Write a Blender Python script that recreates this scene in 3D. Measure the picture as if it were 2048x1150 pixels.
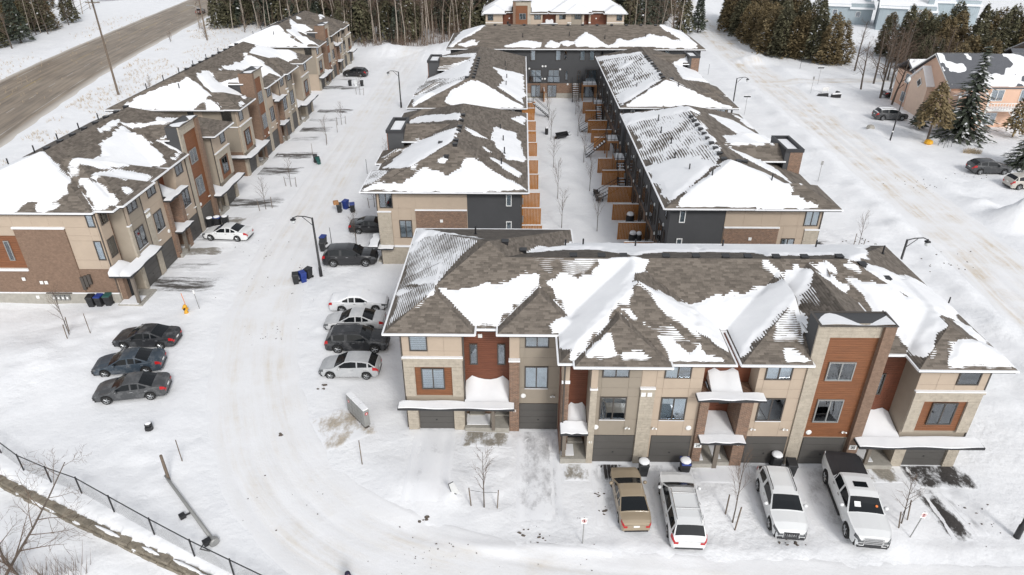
import bpy, math, random
import numpy as np
from mathutils import Vector, Matrix

for o in list(bpy.data.objects): bpy.data.objects.remove(o, do_unlink=True)
R = math.radians
sc = bpy.context.scene
COL = sc.collection
random.seed(7); NR = np.random.RandomState(7)

# ---------------------------------------------------------------- camera, sky, sun, exposure
cam_d = bpy.data.cameras.new('camera'); cam = bpy.data.objects.new('camera', cam_d); COL.objects.link(cam)
cam_d.sensor_width = 36.0; cam_d.lens = 36.0 * 1365 / 2048
cam_d.clip_start = 0.5; cam_d.clip_end = 2000
cam.location = (0, 0, 30)
cam.rotation_euler = (R(90 - 29.6), 0, R(0.77))
sc.camera = cam

SUN_EL, SUN_AZ = 37.0, 157.0     # azimuth clockwise from +Y: light comes from behind the camera, over its right shoulder
wd = bpy.data.worlds.new('World'); sc.world = wd; wd.use_nodes = True
nt = wd.node_tree; nt.nodes.clear()
sky = nt.nodes.new('ShaderNodeTexSky'); sky.sky_type = 'NISHITA'; sky.sun_disc = False
sky.sun_elevation = R(SUN_EL); sky.sun_rotation = R(SUN_AZ); sky.dust_density = 1.2; sky.air_density = 1.0
hs = nt.nodes.new('ShaderNodeHueSaturation'); hs.inputs['Saturation'].default_value = 0.2
bg = nt.nodes.new('ShaderNodeBackground'); bg.inputs['Strength'].default_value = 0.15
wo = nt.nodes.new('ShaderNodeOutputWorld')
nt.links.new(sky.outputs[0], hs.inputs['Color']); nt.links.new(hs.outputs[0], bg.inputs['Color']); nt.links.new(bg.outputs[0], wo.inputs[0])
sun_d = bpy.data.lights.new('sun', 'SUN'); sun_d.energy = 1.3; sun_d.angle = R(12); sun_d.color = (1.0, 0.975, 0.94)
sun = bpy.data.objects.new('sun', sun_d); COL.objects.link(sun)
sun.rotation_euler = (R(90 - SUN_EL), 0, R(180 - SUN_AZ))
sc.view_settings.view_transform = 'Standard'; sc.view_settings.look = 'None'
sc.view_settings.exposure = 0.34; sc.view_settings.gamma = 1.0; sc.view_settings.use_curve_mapping = False

# ---------------------------------------------------------------- helpers
class MB:
    def __init__(s): s.v = []; s.f = []; s.m = []
    def add(s, vs, fs, m=0):
        n = len(s.v); s.v += [tuple(p) for p in vs]
        for f in fs: s.f.append(tuple(i + n for i in f)); s.m.append(m)
        return s
    def box(s, x0, x1, y0, y1, z0, z1, m=0):
        return s.add([(x0,y0,z0),(x1,y0,z0),(x1,y1,z0),(x0,y1,z0),(x0,y0,z1),(x1,y0,z1),(x1,y1,z1),(x0,y1,z1)],
              [(0,3,2,1),(4,5,6,7),(0,1,5,4),(1,2,6,5),(2,3,7,6),(3,0,4,7)], m)
    def tube(s, pts, rad, n=6, m=0, cap=True):
        pts = [Vector(p) for p in pts]
        if not isinstance(rad, (list, tuple)): rad = [rad] * len(pts)
        base = len(s.v); up = None
        for i, p in enumerate(pts):
            d = (pts[min(i+1, len(pts)-1)] - pts[max(i-1, 0)])
            if d.length < 1e-9: d = Vector((0,0,1))
            d.normalize()
            a = Vector((0,0,1)) if abs(d.z) < .95 else Vector((1,0,0))
            u = d.cross(a).normalized(); w = d.cross(u)
            for k in range(n):
                t = 2*math.pi*k/n
                s.v.append(tuple(p + (u*math.cos(t) + w*math.sin(t))*rad[i]))
        for i in range(len(pts)-1):
            for k in range(n):
                a = base+i*n+k; b = base+i*n+(k+1) % n
                s.f.append((a, b, b+n, a+n)); s.m.append(m)
        if cap:
            s.f.append(tuple(base+k for k in range(n))); s.m.append(m)
            s.f.append(tuple(base+(len(pts)-1)*n+n-1-k for k in range(n))); s.m.append(m)
        return s
    def lathe(s, prof, n=12, c=(0,0,0), m=0, axis='z'):
        base = len(s.v)
        for r, z in prof:
            for k in range(n):
                t = 2*math.pi*k/n; a, b = r*math.cos(t), r*math.sin(t)
                s.v.append((c[0]+a, c[1]+b, c[2]+z) if axis == 'z' else (c[0]+a, c[1]+z, c[2]+b))
        for i in range(len(prof)-1):
            for k in range(n):
                a = base+i*n+k; b = base+i*n+(k+1) % n
                s.f.append((a, b, b+n, a+n)); s.m.append(m)
        s.f.append(tuple(base+n-1-k for k in range(n))); s.m.append(m)
        s.f.append(tuple(base+(len(prof)-1)*n+k for k in range(n))); s.m.append(m)
        return s
    def grid(s, P, m=0):      # P[i][j] points
        n = len(s.v); a, b = len(P), len(P[0])
        for r in P: s.v += [tuple(p) for p in r]
        for i in range(a-1):
            for j in range(b-1):
                s.f.append((n+i*b+j, n+i*b+j+1, n+(i+1)*b+j+1, n+(i+1)*b+j)); s.m.append(m)
        return s
    def mesh(s, name, mats, smooth=False):
        me = bpy.data.meshes.new(name); me.from_pydata(s.v, [], s.f)
        for mt in (mats if isinstance(mats, (list, tuple)) else [mats]): me.materials.append(mt)
        if any(s.m): me.polygons.foreach_set('material_index', s.m)
        if smooth: me.polygons.foreach_set('use_smooth', [True]*len(s.f))
        me.update(); return me

def npmesh(name, V, F, mats, smooth=False, midx=None):
    """V (n,3), F (m,k) arrays -> mesh, fast"""
    me = bpy.data.meshes.new(name); V = np.asarray(V, np.float32); F = np.asarray(F, np.int32); k = F.shape[1]
    me.vertices.add(len(V)); me.vertices.foreach_set('co', V.ravel())
    me.loops.add(F.size); me.loops.foreach_set('vertex_index', F.ravel())
    me.polygons.add(len(F)); me.polygons.foreach_set('loop_start', np.arange(0, F.size, k, dtype=np.int32))
    me.polygons.foreach_set('loop_total', np.full(len(F), k, np.int32))
    for mt in (mats if isinstance(mats, (list, tuple)) else [mats]): me.materials.append(mt)
    if midx is not None: me.polygons.foreach_set('material_index', np.asarray(midx, np.int32))
    if smooth: me.polygons.foreach_set('use_smooth', np.ones(len(F), bool))
    me.update(calc_edges=True); me.validate(); return me

def ob(name, me, parent=None, loc=(0,0,0), rot=0, label=None, cat=None, group=None, kind=None):
    o = bpy.data.objects.new(name, me); COL.objects.link(o)
    o.location = loc
    o.rotation_euler = rot if isinstance(rot, (tuple, list)) else (0, 0, rot)
    if parent is not None: o.parent = parent
    if label: o['label'] = label
    if cat: o['category'] = cat
    if group: o['group'] = group
    if kind: o['kind'] = kind
    return o
def empty(name, loc, rot=0, label=None, cat=None, group=None):
    o = ob(name, None, None, loc, rot, label, cat, group); o.empty_display_size = .3; return o
def copy_tree(o, parent=None):
    c = o.copy(); COL.objects.link(c); c.parent = parent
    for ch in o.children: copy_tree(ch, c)
    return c

_bc = {}
def boxmesh(w, d, h, mat, tag=''):
    key = (round(w,3), round(d,3), round(h,3), mat.name, tag)
    if key not in _bc:
        _bc[key] = MB().box(-w/2, w/2, -d/2, d/2, -h/2, h/2).mesh('box_' + mat.name, mat)
    return _bc[key]

# value noise (numpy)
_perm = NR.rand(256, 256)
def vnoise(x, y, s=1.0, seed=0):
    x = np.asarray(x, float)/s + seed*17.3; y = np.asarray(y, float)/s + seed*9.7
    xi = np.floor(x).astype(int); yi = np.floor(y).astype(int); fx = x-xi; fy = y-yi
    fx = fx*fx*(3-2*fx); fy = fy*fy*(3-2*fy)
    g = lambda a, b: _perm[a % 256, b % 256]
    return (g(xi,yi)*(1-fx)+g(xi+1,yi)*fx)*(1-fy) + (g(xi,yi+1)*(1-fx)+g(xi+1,yi+1)*fx)*fy
def fbm(x, y, s, o=3, seed=0):
    r = 0; a = 1; t = 0
    for i in range(o): r = r + a*vnoise(x, y, s/2**i, seed+i); t += a; a *= .5
    return r/t
def sstep(a, b, x):
    t = np.clip((np.asarray(x, float)-a)/(b-a), 0, 1); return t*t*(3-2*t)

# ---------------------------------------------------------------- materials
def mat(name, col, rough=.8, var=.0, vs=2.0, bump=0., bs=20., metal=0., spec=.5, stretch=None, coat=0.):
    m = bpy.data.materials.new(name); m.use_nodes = True; n = m.node_tree; p = n.nodes['Principled BSDF']
    p.inputs['Base Color'].default_value = (*col, 1); p.inputs['Roughness'].default_value = rough
    p.inputs['Metallic'].default_value = metal; p.inputs['Specular IOR Level'].default_value = spec
    if coat: p.inputs['Coat Weight'].default_value = coat; p.inputs['Coat Roughness'].default_value = .08
    if var or bump:
        geo = n.nodes.new('ShaderNodeNewGeometry'); src = geo.outputs['Position']
        if stretch:
            mp = n.nodes.new('ShaderNodeMapping'); mp.inputs['Scale'].default_value = stretch
            n.links.new(src, mp.inputs[0]); src = mp.outputs[0]
    if var:
        t = n.nodes.new('ShaderNodeTexNoise'); t.inputs['Scale'].default_value = vs; t.inputs['Detail'].default_value = 5; t.inputs['Roughness'].default_value = .65
        n.links.new(src, t.inputs['Vector'])
        r = n.nodes.new('ShaderNodeMapRange'); r.inputs[1].default_value = .25; r.inputs[2].default_value = .75
        r.inputs[3].default_value = 1-var; r.inputs[4].default_value = 1+var
        n.links.new(t.outputs[0], r.inputs[0])
        mx = n.nodes.new('ShaderNodeVectorMath'); mx.operation = 'SCALE'; mx.inputs[0].default_value = col
        n.links.new(r.outputs[0], mx.inputs['Scale']); n.links.new(mx.outputs[0], p.inputs['Base Color'])
    if bump:
        t2 = n.nodes.new('ShaderNodeTexNoise'); t2.inputs['Scale'].default_value = bs; t2.inputs['Detail'].default_value = 4
        n.links.new(src, t2.inputs['Vector'])
        b = n.nodes.new('ShaderNodeBump'); b.inputs['Strength'].default_value = bump; b.inputs['Distance'].default_value = .05
        n.links.new(t2.outputs[0], b.inputs['Height']); n.links.new(b.outputs[0], p.inputs['Normal'])
    return m

class NG:   # small node-graph helper
    def __init__(s, m): s.n = m.node_tree; s.p = s.n.nodes['Principled BSDF']
    def new(s, t, **kw):
        nd = s.n.nodes.new(t)
        for k, v in kw.items(): setattr(nd, k, v)
        return nd
    def link(s, a, b): s.n.links.new(a, b)
    def noise(s, vec, scale, detail=4, rough=.6):
        t = s.new('ShaderNodeTexNoise'); t.inputs['Scale'].default_value = scale; t.inputs['Detail'].default_value = detail; t.inputs['Roughness'].default_value = rough
        if vec is not None: s.link(vec, t.inputs['Vector'])
        return t.outputs[0]
    def rng(s, v, a, b, c=0., d=1.):
        r = s.new('ShaderNodeMapRange'); r.inputs[1].default_value = a; r.inputs[2].default_value = b; r.inputs[3].default_value = c; r.inputs[4].default_value = d
        s.link(v, r.inputs[0]); return r.outputs[0]
    def math(s, op, a, b):
        r = s.new('ShaderNodeMath', operation=op)
        for i, q in enumerate((a, b)):
            if isinstance(q, (int, float)): r.inputs[i].default_value = q
            else: s.link(q, r.inputs[i])
        return r.outputs[0]
    def mix(s, f, a, b):
        r = s.new('ShaderNodeMix', data_type='RGBA')
        if isinstance(f, (int, float)): r.inputs[0].default_value = f
        else: s.link(f, r.inputs[0])
        for i, q in ((6, a), (7, b)):
            if isinstance(q, tuple): r.inputs[i].default_value = (*q, 1)
            else: s.link(q, r.inputs[i])
        return r.outputs[2]
    def pos(s): return s.new('ShaderNodeNewGeometry').outputs['Position']
    def attr(s, name): return s.new('ShaderNodeAttribute', attribute_name=name)
    def bump(s, h, st, dist=.05):
        b = s.new('ShaderNodeBump'); b.inputs['Strength'].default_value = st; b.inputs['Distance'].default_value = dist
        s.link(h, b.inputs['Height']); s.link(b.outputs[0], s.p.inputs['Normal'])

SNOW_C = (.86, .868, .885)
M = {}
def mk_snow(name, st):
    m = mat(name, SNOW_C, .62, spec=.25); g = NG(m); P = g.pos()
    a = g.noise(P, .45, 4, .6); b = g.noise(P, 1.9, 4, .6); c = g.noise(P, 7.5, 3, .6)
    c1 = g.mix(g.rng(g.math('ADD', a, g.math('MULTIPLY', b, .35)), .45, .9), (.885, .89, .90), (.815, .823, .84)); g.link(c1, g.p.inputs['Base Color'])
    pt = g.rng(g.noise(P, .12, 2), .42, .62)
    h = g.math('ADD', g.math('MULTIPLY', a, 1.0), g.math('ADD', g.math('MULTIPLY', g.math('MULTIPLY', b, g.rng(pt, 0, 1, .25, 1.)), .75), g.math('MULTIPLY', c, .10))); g.bump(h, st, .16)
    return m
M['snow'] = mk_snow('snow', .75)
M['snow_roof'] = mk_snow('snow_roof', .25)
# shingles: brown-grey asphalt
def mk_shingle(name, c):
    m = mat(name, c, .92, spec=.2); g = NG(m); P = g.pos()
    a = g.noise(P, .9, 3); b = g.noise(P, 9., 3, .7); at = g.attr('tint').outputs['Fac']
    f = g.math('ADD', g.math('MULTIPLY', at, .62), g.math('ADD', g.math('MULTIPLY', a, .25), g.math('MULTIPLY', b, .55)))
    dk = tuple(q*.62 for q in c); lt = tuple(min(1, q*1.5) for q in c)
    g.link(g.mix(g.rng(f, .2, 1.1), dk, lt), g.p.inputs['Base Color']); g.bump(b, .4, .02)
    return m
M['shingle'] = mk_shingle('shingle_brown', (.138, .119, .101))
M['shingle_blue'] = mk_shingle('shingle_slate', (.15, .155, .17))
M['beige'] = mat('panel_beige', (.44, .355, .275), .8, .05, 1.2)
M['taupe'] = mat('panel_taupe', (.285, .245, .195), .8, .05, 1.2)
M['greige'] = mat('wall_greige', (.345, .295, .235), .85, .06, 1.5)
M['stone'] = mat('stone_block', (.42, .37, .30), .9, .17, 3.2, .5, 30.)
M['charcoal'] = mat('siding_charcoal', (.062, .063, .066), .75, .1, .5)
M['garage'] = mat('garage_door', (.085, .08, .074), .6, .06, 1.0)
M['bronze'] = mat('dark_bronze', (.07, .06, .052), .5)
M['black'] = mat('black_metal', (.018, .018, .02), .45)
M['blacktrim'] = mat('black_trim', (.03, .03, .033), .55)
M['white'] = mat('white_trim', (.8, .8, .78), .5)
M['post'] = mat('porch_post', (.16, .135, .11), .7)
M['concrete'] = mat('concrete', (.36, .34, .30), .9, .18, 3., .3, 25.)
M['dark'] = mat('interior_dark', (.018, .02, .022), .8)
M['curtain'] = mat('curtain_grey', (.33, .35, .36), .9, .25, 2.5, stretch=(3, 3, .2))
M['blindw'] = mat('blind_white', (.78, .8, .8), .7)
def mk_rust(name, c):
    m = mat(name, c, .6, .22, 1.3, .12, 40., stretch=(.7, .7, 6)); return m
M['rust'] = mk_rust('cladding_rust', (.155, .05, .024))
M['rust2'] = mk_rust('cladding_rust_orange', (.20, .078, .032))
def mk_brick(name, c1, c2, mort, bw=.21, bh=.075):
    m = mat(name, c1, .9); g = NG(m)
    tc = g.new('ShaderNodeTexCoord'); sx = g.new('ShaderNodeSeparateXYZ'); g.link(tc.outputs['Object'], sx.inputs[0])
    u = g.math('ADD', sx.outputs[0], sx.outputs[1]); cb = g.new('ShaderNodeCombineXYZ'); g.link(u, cb.inputs[0]); g.link(sx.outputs[2], cb.inputs[1])
    b = g.new('ShaderNodeTexBrick'); b.inputs['Scale'].default_value = 1.0; b.inputs['Brick Width'].default_value = bw; b.inputs['Row Height'].default_value = bh
    b.inputs['Mortar Size'].default_value = .008; b.inputs['Color1'].default_value = (*c1, 1); b.inputs['Color2'].default_value = (*c2, 1); b.inputs['Mortar'].default_value = (*mort, 1); b.inputs['Bias'].default_value = 0
    g.link(cb.outputs[0], b.inputs['Vector'])
    nz = g.noise(g.pos(), 6., 3); sc_ = g.new('ShaderNodeVectorMath', operation='SCALE'); g.link(b.outputs[0], sc_.inputs[0]); g.link(g.rng(nz, .25, .75, .82, 1.2), sc_.inputs['Scale'])
    g.link(sc_.outputs[0], g.p.inputs['Base Color']); g.bump(g.math('SUBTRACT', 1., b.outputs['Fac']), .5, .01); return m
M['brick'] = mk_brick('brick_brown', (.24, .135, .085), (.14, .08, .055), (.30, .25, .2))
M['brick_t'] = mk_brick('brick_tan', (.215, .140, .098), (.18, .115, .08), (.22, .155, .112))
# window glass: part clear, part mirror
def mk_glass(name, tint, mixf):
    m = bpy.data.materials.new(name); m.use_nodes = True; n = m.node_tree; n.nodes.clear()
    out = n.nodes.new('ShaderNodeOutputMaterial'); mx = n.nodes.new('ShaderNodeMixShader'); tr = n.nodes.new('ShaderNodeBsdfTransparent'); gl = n.nodes.new('ShaderNodeBsdfGlossy')
    tr.inputs[0].default_value = (*tint, 1); gl.inputs['Roughness'].default_value = .03; gl.inputs[0].default_value = (.9, .95, 1, 1)
    fr = n.nodes.new('ShaderNodeFresnel'); fr.inputs[0].default_value = 1.5; ad = n.nodes.new('ShaderNodeMath'); ad.operation = 'ADD'; ad.inputs[1].default_value = mixf
    n.links.new(fr.outputs[0], ad.inputs[0]); n.links.new(ad.outputs[0], mx.inputs[0]); n.links.new(tr.outputs[0], mx.inputs[1]); n.links.new(gl.outputs[0], mx.inputs[2]); n.links.new(mx.outputs[0], out.inputs[0])
    return m
M['glass'] = mk_glass('window_glass', (.84, .87, .89), .15)
M['carglass'] = mat('car_glass', (.012, .014, .016), .08, spec=.3)
M['cedar'] = mat('cedar_board', (.39, .17, .048), .7, .28, 5., stretch=(3, 3, .4))
M['deck'] = mat('deck_wood', (.40, .20, .085), .75, .2, 3.)
M['bark'] = mat('bark_grey', (.10, .08, .065), .9, .2, 6.)
M['bark_pale'] = mat('bark_birch', (.36, .31, .26), .9, .25, 3., stretch=(1, 1, 3))
M['twig'] = mat('twig_brown', (.13, .09, .065), .9)
M['conif'] = mat('needles_dark', (.115, .108, .062), .85, .55, .4)
M['conif2'] = mat('needles_olive', (.20, .152, .078), .85, .55, .4)
M['conif3'] = mat('needles_green', (.062, .074, .052), .85, .45, .6)
M['tyre'] = mat('tyre', (.02, .02, .02), .9)
M['rim'] = mat('rim_alloy', (.42, .43, .44), .35, metal=.7)
M['binblk'] = mat('bin_black', (.022, .023, .025), .5)
M['binblue'] = mat('bin_blue', (.015, .04, .22), .5)
M['bingreen'] = mat('bin_green', (.02, .09, .08), .5)
M['galv'] = mat('galvanised', (.30, .30, .29), .5, .1, 3., metal=.3)
M['wood_pole'] = mat('weathered_wood', (.16, .125, .095), .9, .2, 3.)
M['red'] = mat('red_lens', (.45, .012, .015), .3)
M['lamp'] = mat('lamp_lens', (.6, .62, .62), .2)
M['chrome'] = mat('chrome', (.6, .6, .6), .2, metal=.9)
M['yellow'] = mat('yellow_paint', (.70, .36, .02), .5)
M['orange'] = mat('orange_mark', (.7, .18, .03), .6)
M['peach'] = mat('stucco_peach', (.68, .455, .34), .9, .06, 1.5)
M['peach2'] = mat('stucco_peach_pale', (.70, .53, .42), .9, .06, 1.5)
M['bluegrey'] = mat('siding_bluegrey', (.36, .42, .45), .8, .1, 1.5, stretch=(4, 4, .2))
M['drygrass'] = mat('dry_grass', (.44, .35, .235), .9, .3, 4.)
M['navy'] = mat('navy_coat', (.018, .014, .038), .8, .2, 8.)
M['skin'] = mat('skin', (.45, .27, .2), .6)

M['wallstone'] = mat('wall_stone', (.23, .20, .155), .9, .5, 2.2, .7, 14.)
# ---------------------------------------------------------------- ground, roads
LANE = [(-24.6,210),(-24.4,150),(-24.2,120),(-23.9,100),(-23.4,80),(-22.8,62),(-21.8,50),(-20.2,43),(-18.2,37),(-14.9,30.5),(-9.6,25.4),(-2,22.4),(8,21.2),(25,20.8),(45,20.6)]
STREET = [(60,330),(55,250),(50.5,205),(47.6,158),(46.9,118),(46.0,86),(45,63),(44,51),(43.4,40),(43,22),(43,-20)]
HWY = [(-55,-60),(-68,20),(-77,70),(-86,110),(-93,145),(-99,190),(-106.3,252),(-117,330),(-135,450)]
SIDE = [(47.2,131),(56,133),(70,134.5),(82,140),(95,150)]
WALLX = [-60,-44,-30.4,-22.8,-15.8,-4,6]; WALLY = [41,35.4,29.3,25.9,22.9,17.6,13]
def spline(pts, step=1.0):
    P = [np.array(p, float) for p in pts]; P = [2*P[0]-P[1]] + P + [2*P[-1]-P[-2]]; out = []
    for i in range(1, len(P)-2):
        n = max(2, int(np.linalg.norm(P[i+1]-P[i])/step))
        for t in np.linspace(0, 1, n, endpoint=False):
            a, b, c, d = P[i-1], P[i], P[i+1], P[i+2]
            out.append(.5*((2*b)+(-a+c)*t+(2*a-5*b+4*c-d)*t*t+(-a+3*b-3*c+d)*t**3))
    out.append(P[-2]); return np.array(out)
SP = {k: spline(v, 3.0) for k, v in dict(lane=LANE, street=STREET, hwy=HWY, side=SIDE).items()}
def pdist(x, y, poly):
    d = np.full(np.shape(x), 1e9)
    for a, b in zip(poly[:-1], poly[1:]):
        vx, vy = b-a; L2 = vx*vx+vy*vy
        t = np.clip(((x-a[0])*vx+(y-a[1])*vy)/L2, 0, 1)
        d = np.minimum(d, np.hypot(x-a[0]-t*vx, y-a[1]-t*vy))
    return d
def pile(x, y, cx, cy, r, hgt, sd=0):
    d = np.hypot(x-cx, y-cy)/r
    return hgt*np.clip(1-d, 0, 1)**1.3*(.75+.5*fbm(x, y, 1.2, 2, sd+5))
def H(x, y):
    x = np.asarray(x, float); y = np.asarray(y, float)
    h = (fbm(x, y, 9, 3, 1)-.5)*.5 + (fbm(x, y, 2.2, 2, 4)-.5)*.16
    dl = pdist(x, y, SP['lane']); ds = pdist(x, y, SP['street']); dh = pdist(x, y, SP['hwy']); dd = pdist(x, y, SP['side'])
    flat = np.minimum.reduce([sstep(3.2, 5.5, dl), sstep(3.9, 6, ds), sstep(10.5, 14, dh), sstep(2.5, 5, dd)])
    h = h*flat
    h += .11*np.exp(-((dl-4.8)/1.1)**2)*(-.1+1.4*vnoise(x, y, 3.1, 8))*(dl > 2)
    h += .34*np.exp(-((ds-5.3)/1.0)**2)*(.2+1.3*vnoise(x, y, 2.4, 9))
    h += .28*np.exp(-((dd-3.8)/.9)**2)*(.2+1.2*vnoise(x, y, 2.0, 3))*(ds > 6)
    h += .45*np.exp(-((dh-12)/1.3)**2)*(.3+vnoise(x, y, 4, 6))
    # quieter ground in the parking strips, driveways and the courtyard
    quiet = np.exp(-np.maximum(0, np.abs(y-27.5)-4)**2/6)*sstep(-9, -5, x)*sstep(32, 28, x)
    h = h*(1-.75*quiet)
    h += pile(x, y, 53.2, 67.6, 3.6, 3.0) + pile(x, y, 56.5, 66.5, 3.5, 2.2, 2) + pile(x, y, 51.8, 72, 2.5, .9, 5) + pile(x, y, 49, 151, 4.5, 1.6) + pile(x, y, 54.5, 142, 4, 1.3, 3) + pile(x, y, -14, 160, 14, 2.6, 4) + pile(x, y, -30, 161, 8, 1.8, 6)
    h += pile(x, y, -36, 42, 8, .7, 7) + pile(x, y, -6, 29.3, 4, .35, 8) + pile(x, y, 19.5, 26.5, 3.5, .45, 9) + pile(x, y, 11.2, 28.6, 2.6, .3, 2)
    # tyre ruts up the front driveways, trodden patches, ploughed ridges
    for xc in (-5.4, 1.2, 5.7, 9.1, 14.8, 18.4, 24.4):
        m_ = sstep(23, 25, y)*sstep(31.4, 30.6 if xc > 3 else 33, y) if xc > 3 else sstep(24, 26.5, y)*sstep(34.2, 33, y)
        for s_ in (-.78, .78): h -= .085*m_*np.exp(-((x-xc-s_-.15*(vnoise(y, y*0, 2.3, 5)-.5))/.26)**2)*(.4+vnoise(x, y, .9, 12))
    tr_ = sstep(.52, .66, fbm(x, y, 7, 2, 31)); near = sstep(75, 60, y)
    h += tr_*near*(vnoise(x, y, .85, 33)-.5)*.19*sstep(2.6, 4.4, dl)
    h += (ds < 12)*sstep(4.2, 5.5, ds)*sstep(12, 7, ds)*(fbm(x, y, 1.6, 2, 41)-.45)*.5
    h += .20*np.exp(-((y-24.9+.35*vnoise(x, x*0, 3, 2))/.45)**2)*vnoise(x, y, 1.4, 51)*sstep(-6, -3, x)*sstep(30, 26, x)
    yw = np.interp(x, WALLX, WALLY); d = y-yw
    h = h - .95*sstep(.25, -.2, d)*sstep(4, -2, x)
    return h
def axis(segs):
    out = []
    for a, b, s in segs: out += list(np.arange(a, b, s))
    out.append(segs[-1][1]); return np.array(out)
gx = axis([(-420,-120,12),(-120,-42,2.0),(-42,-36,.7),(-36,30,.36),(30,66,.8),(66,110,2.4),(110,420,12)])
gy = axis([(-60,14,6),(14,50,.36),(50,80,.55),(80,135,1.1),(135,200,2.5),(200,620,14)])
X, Y = np.meshgrid(gx, gy); Z = H(X, Y)
Z0 = Z.copy()
def hz(x, y):
    i = min(max(int(np.searchsorted(gx, x))-1, 0), len(gx)-2); j = min(max(int(np.searchsorted(gy, y))-1, 0), len(gy)-2)
    u = (x-gx[i])/(gx[i+1]-gx[i]); v = (y-gy[j])/(gy[j+1]-gy[j])
    return float((Z0[j,i]*(1-u)+Z0[j,i+1]*u)*(1-v)+(Z0[j+1,i]*(1-u)+Z0[j+1,i+1]*u)*v)
DL = pdist(X, Y, SP['lane']); DS = pdist(X, Y, SP['street']); DHW = pdist(X, Y, SP['hwy']); DSD = pdist(X, Y, SP['side'])
Z -= .12*sstep(2.9, 2.0, DL) + .12*sstep(3.5, 2.7, DS) + .15*sstep(9.0, 8.2, DHW) + .10*sstep(2.2, 1.6, DSD)
nx, ny = len(gx), len(gy)
idx = np.arange(nx*ny).reshape(ny, nx)
F = np.stack([idx[:-1,:-1], idx[:-1,1:], idx[1:,1:], idx[1:,:-1]], -1).reshape(-1, 4)
ob('ground', npmesh('ground', np.stack([X, Y, Z], -1).reshape(-1, 3), F, M['snow'], True), kind='structure')

def set_attr(me, name, vals):
    a = me.attributes.new(name, 'FLOAT', 'POINT'); a.data.foreach_set('value', np.asarray(vals, np.float32).ravel())
def ribbon(name, pts, hw, m, nu=17, step=1.0, edge=.84, lift=.012, rut=0.):
    S = spline(pts, step); T = np.gradient(S, axis=0); T /= np.linalg.norm(T, axis=1)[:, None]; N = np.stack([T[:,1], -T[:,0]], 1)
    u = np.linspace(-1, 1, nu); Lc = np.concatenate([[0], np.cumsum(np.linalg.norm(np.diff(S, axis=0), axis=1))])
    PX = S[:,0][:,None] + N[:,0][:,None]*u[None]*hw; PY = S[:,1][:,None] + N[:,1][:,None]*u[None]*hw
    PZ = H(PX, PY) + lift - .13*sstep(edge, 1.0, np.abs(u))[None] + (fbm(PX, PY, 1.6, 3, 77)-.5)*.10*sstep(.55, .85, np.abs(u))[None]
    if rut:
        for c_, w_ in ((-.52, .07), (-.12, .06), (.2, .07), (.58, .06)): PZ = PZ - rut*np.exp(-((u[None]-c_-.1*(vnoise(Lc, Lc*0, 14, 3)-.5)[:,None])/w_)**2)*np.clip(2.2*vnoise(Lc, Lc*0+c_*9, 11, 4)-.5, 0, 1)[:,None]
    ix = np.arange(PX.size).reshape(PX.shape)
    F = np.stack([ix[:-1,:-1], ix[:-1,1:], ix[1:,1:], ix[1:,:-1]], -1).reshape(-1, 4)
    me = npmesh(name, np.stack([PX, PY, PZ], -1).reshape(-1, 3), F, m, True)
    set_attr(me, 'u', np.broadcast_to(u[None], PX.shape)); set_attr(me, 'v', np.broadcast_to(Lc[:,None], PX.shape))
    return ob(name, me, kind='structure')
def mk_road(name, amt, c_s):
    m = mat(name, SNOW_C, .6, spec=.25); g = NG(m); P = g.pos()
    u = g.attr('u').outputs['Fac']; v = g.attr('v').outputs['Fac']
    cb = g.new('ShaderNodeCombineXYZ'); g.link(g.math('MULTIPLY', u, 5.5), cb.inputs[0]); g.link(g.math('MULTIPLY', v, .09), cb.inputs[1])
    st = g.noise(cb.outputs[0], 1.6, 5, .6); n1 = g.noise(P, .35, 4); n2 = g.noise(P, 3.5, 5, .7)
    au = g.math('ABSOLUTE', u, 0); band = g.rng(g.math('ABSOLUTE', g.math('SUBTRACT', au, .42), 0), .36, .05, 0., 1.); n3 = g.noise(P, .16, 3)
    f = g.math('MULTIPLY', g.math('ADD', g.rng(st, .42, .75, .1, .8), g.rng(n2, .5, .8, 0., .3)), g.math('MULTIPLY', g.rng(n1, .36, .66, .1, 1.), g.math('MULTIPLY', g.rng(n3, .35, .6, .3, 1.15), g.rng(band, 0, 1, .45, 1.))))
    f = g.math('MULTIPLY', f, g.math('MULTIPLY', g.rng(au, .98, .5), amt))
    c = g.mix(g.rng(n1, .3, .7), (.865, .868, .878), (.835, .84, .852))
    g.link(g.mix(f, c, c_s), g.p.inputs['Base Color'])
    g.bump(g.math('ADD', g.math('MULTIPLY', st, .22), g.math('ADD', g.math('MULTIPLY', n1, .8), g.math('MULTIPLY', n2, .4))), .6, .09); return m
M['lane'] = mk_road('packed_snow_lane', 1.0, (.67, .59, .47))
M['street'] = mk_road('packed_snow_street', 2.0, (.63, .53, .40))
ribbon('packed_snow_lane', LANE, 3.6, M['lane'], 45, .7, rut=.045)
ribbon('packed_snow_street', STREET, 4.4, M['street'], 45, 1.0, rut=.10)
ribbon('packed_snow_side_road', SIDE, 2.7, M['street'], 13, 1.2)
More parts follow.
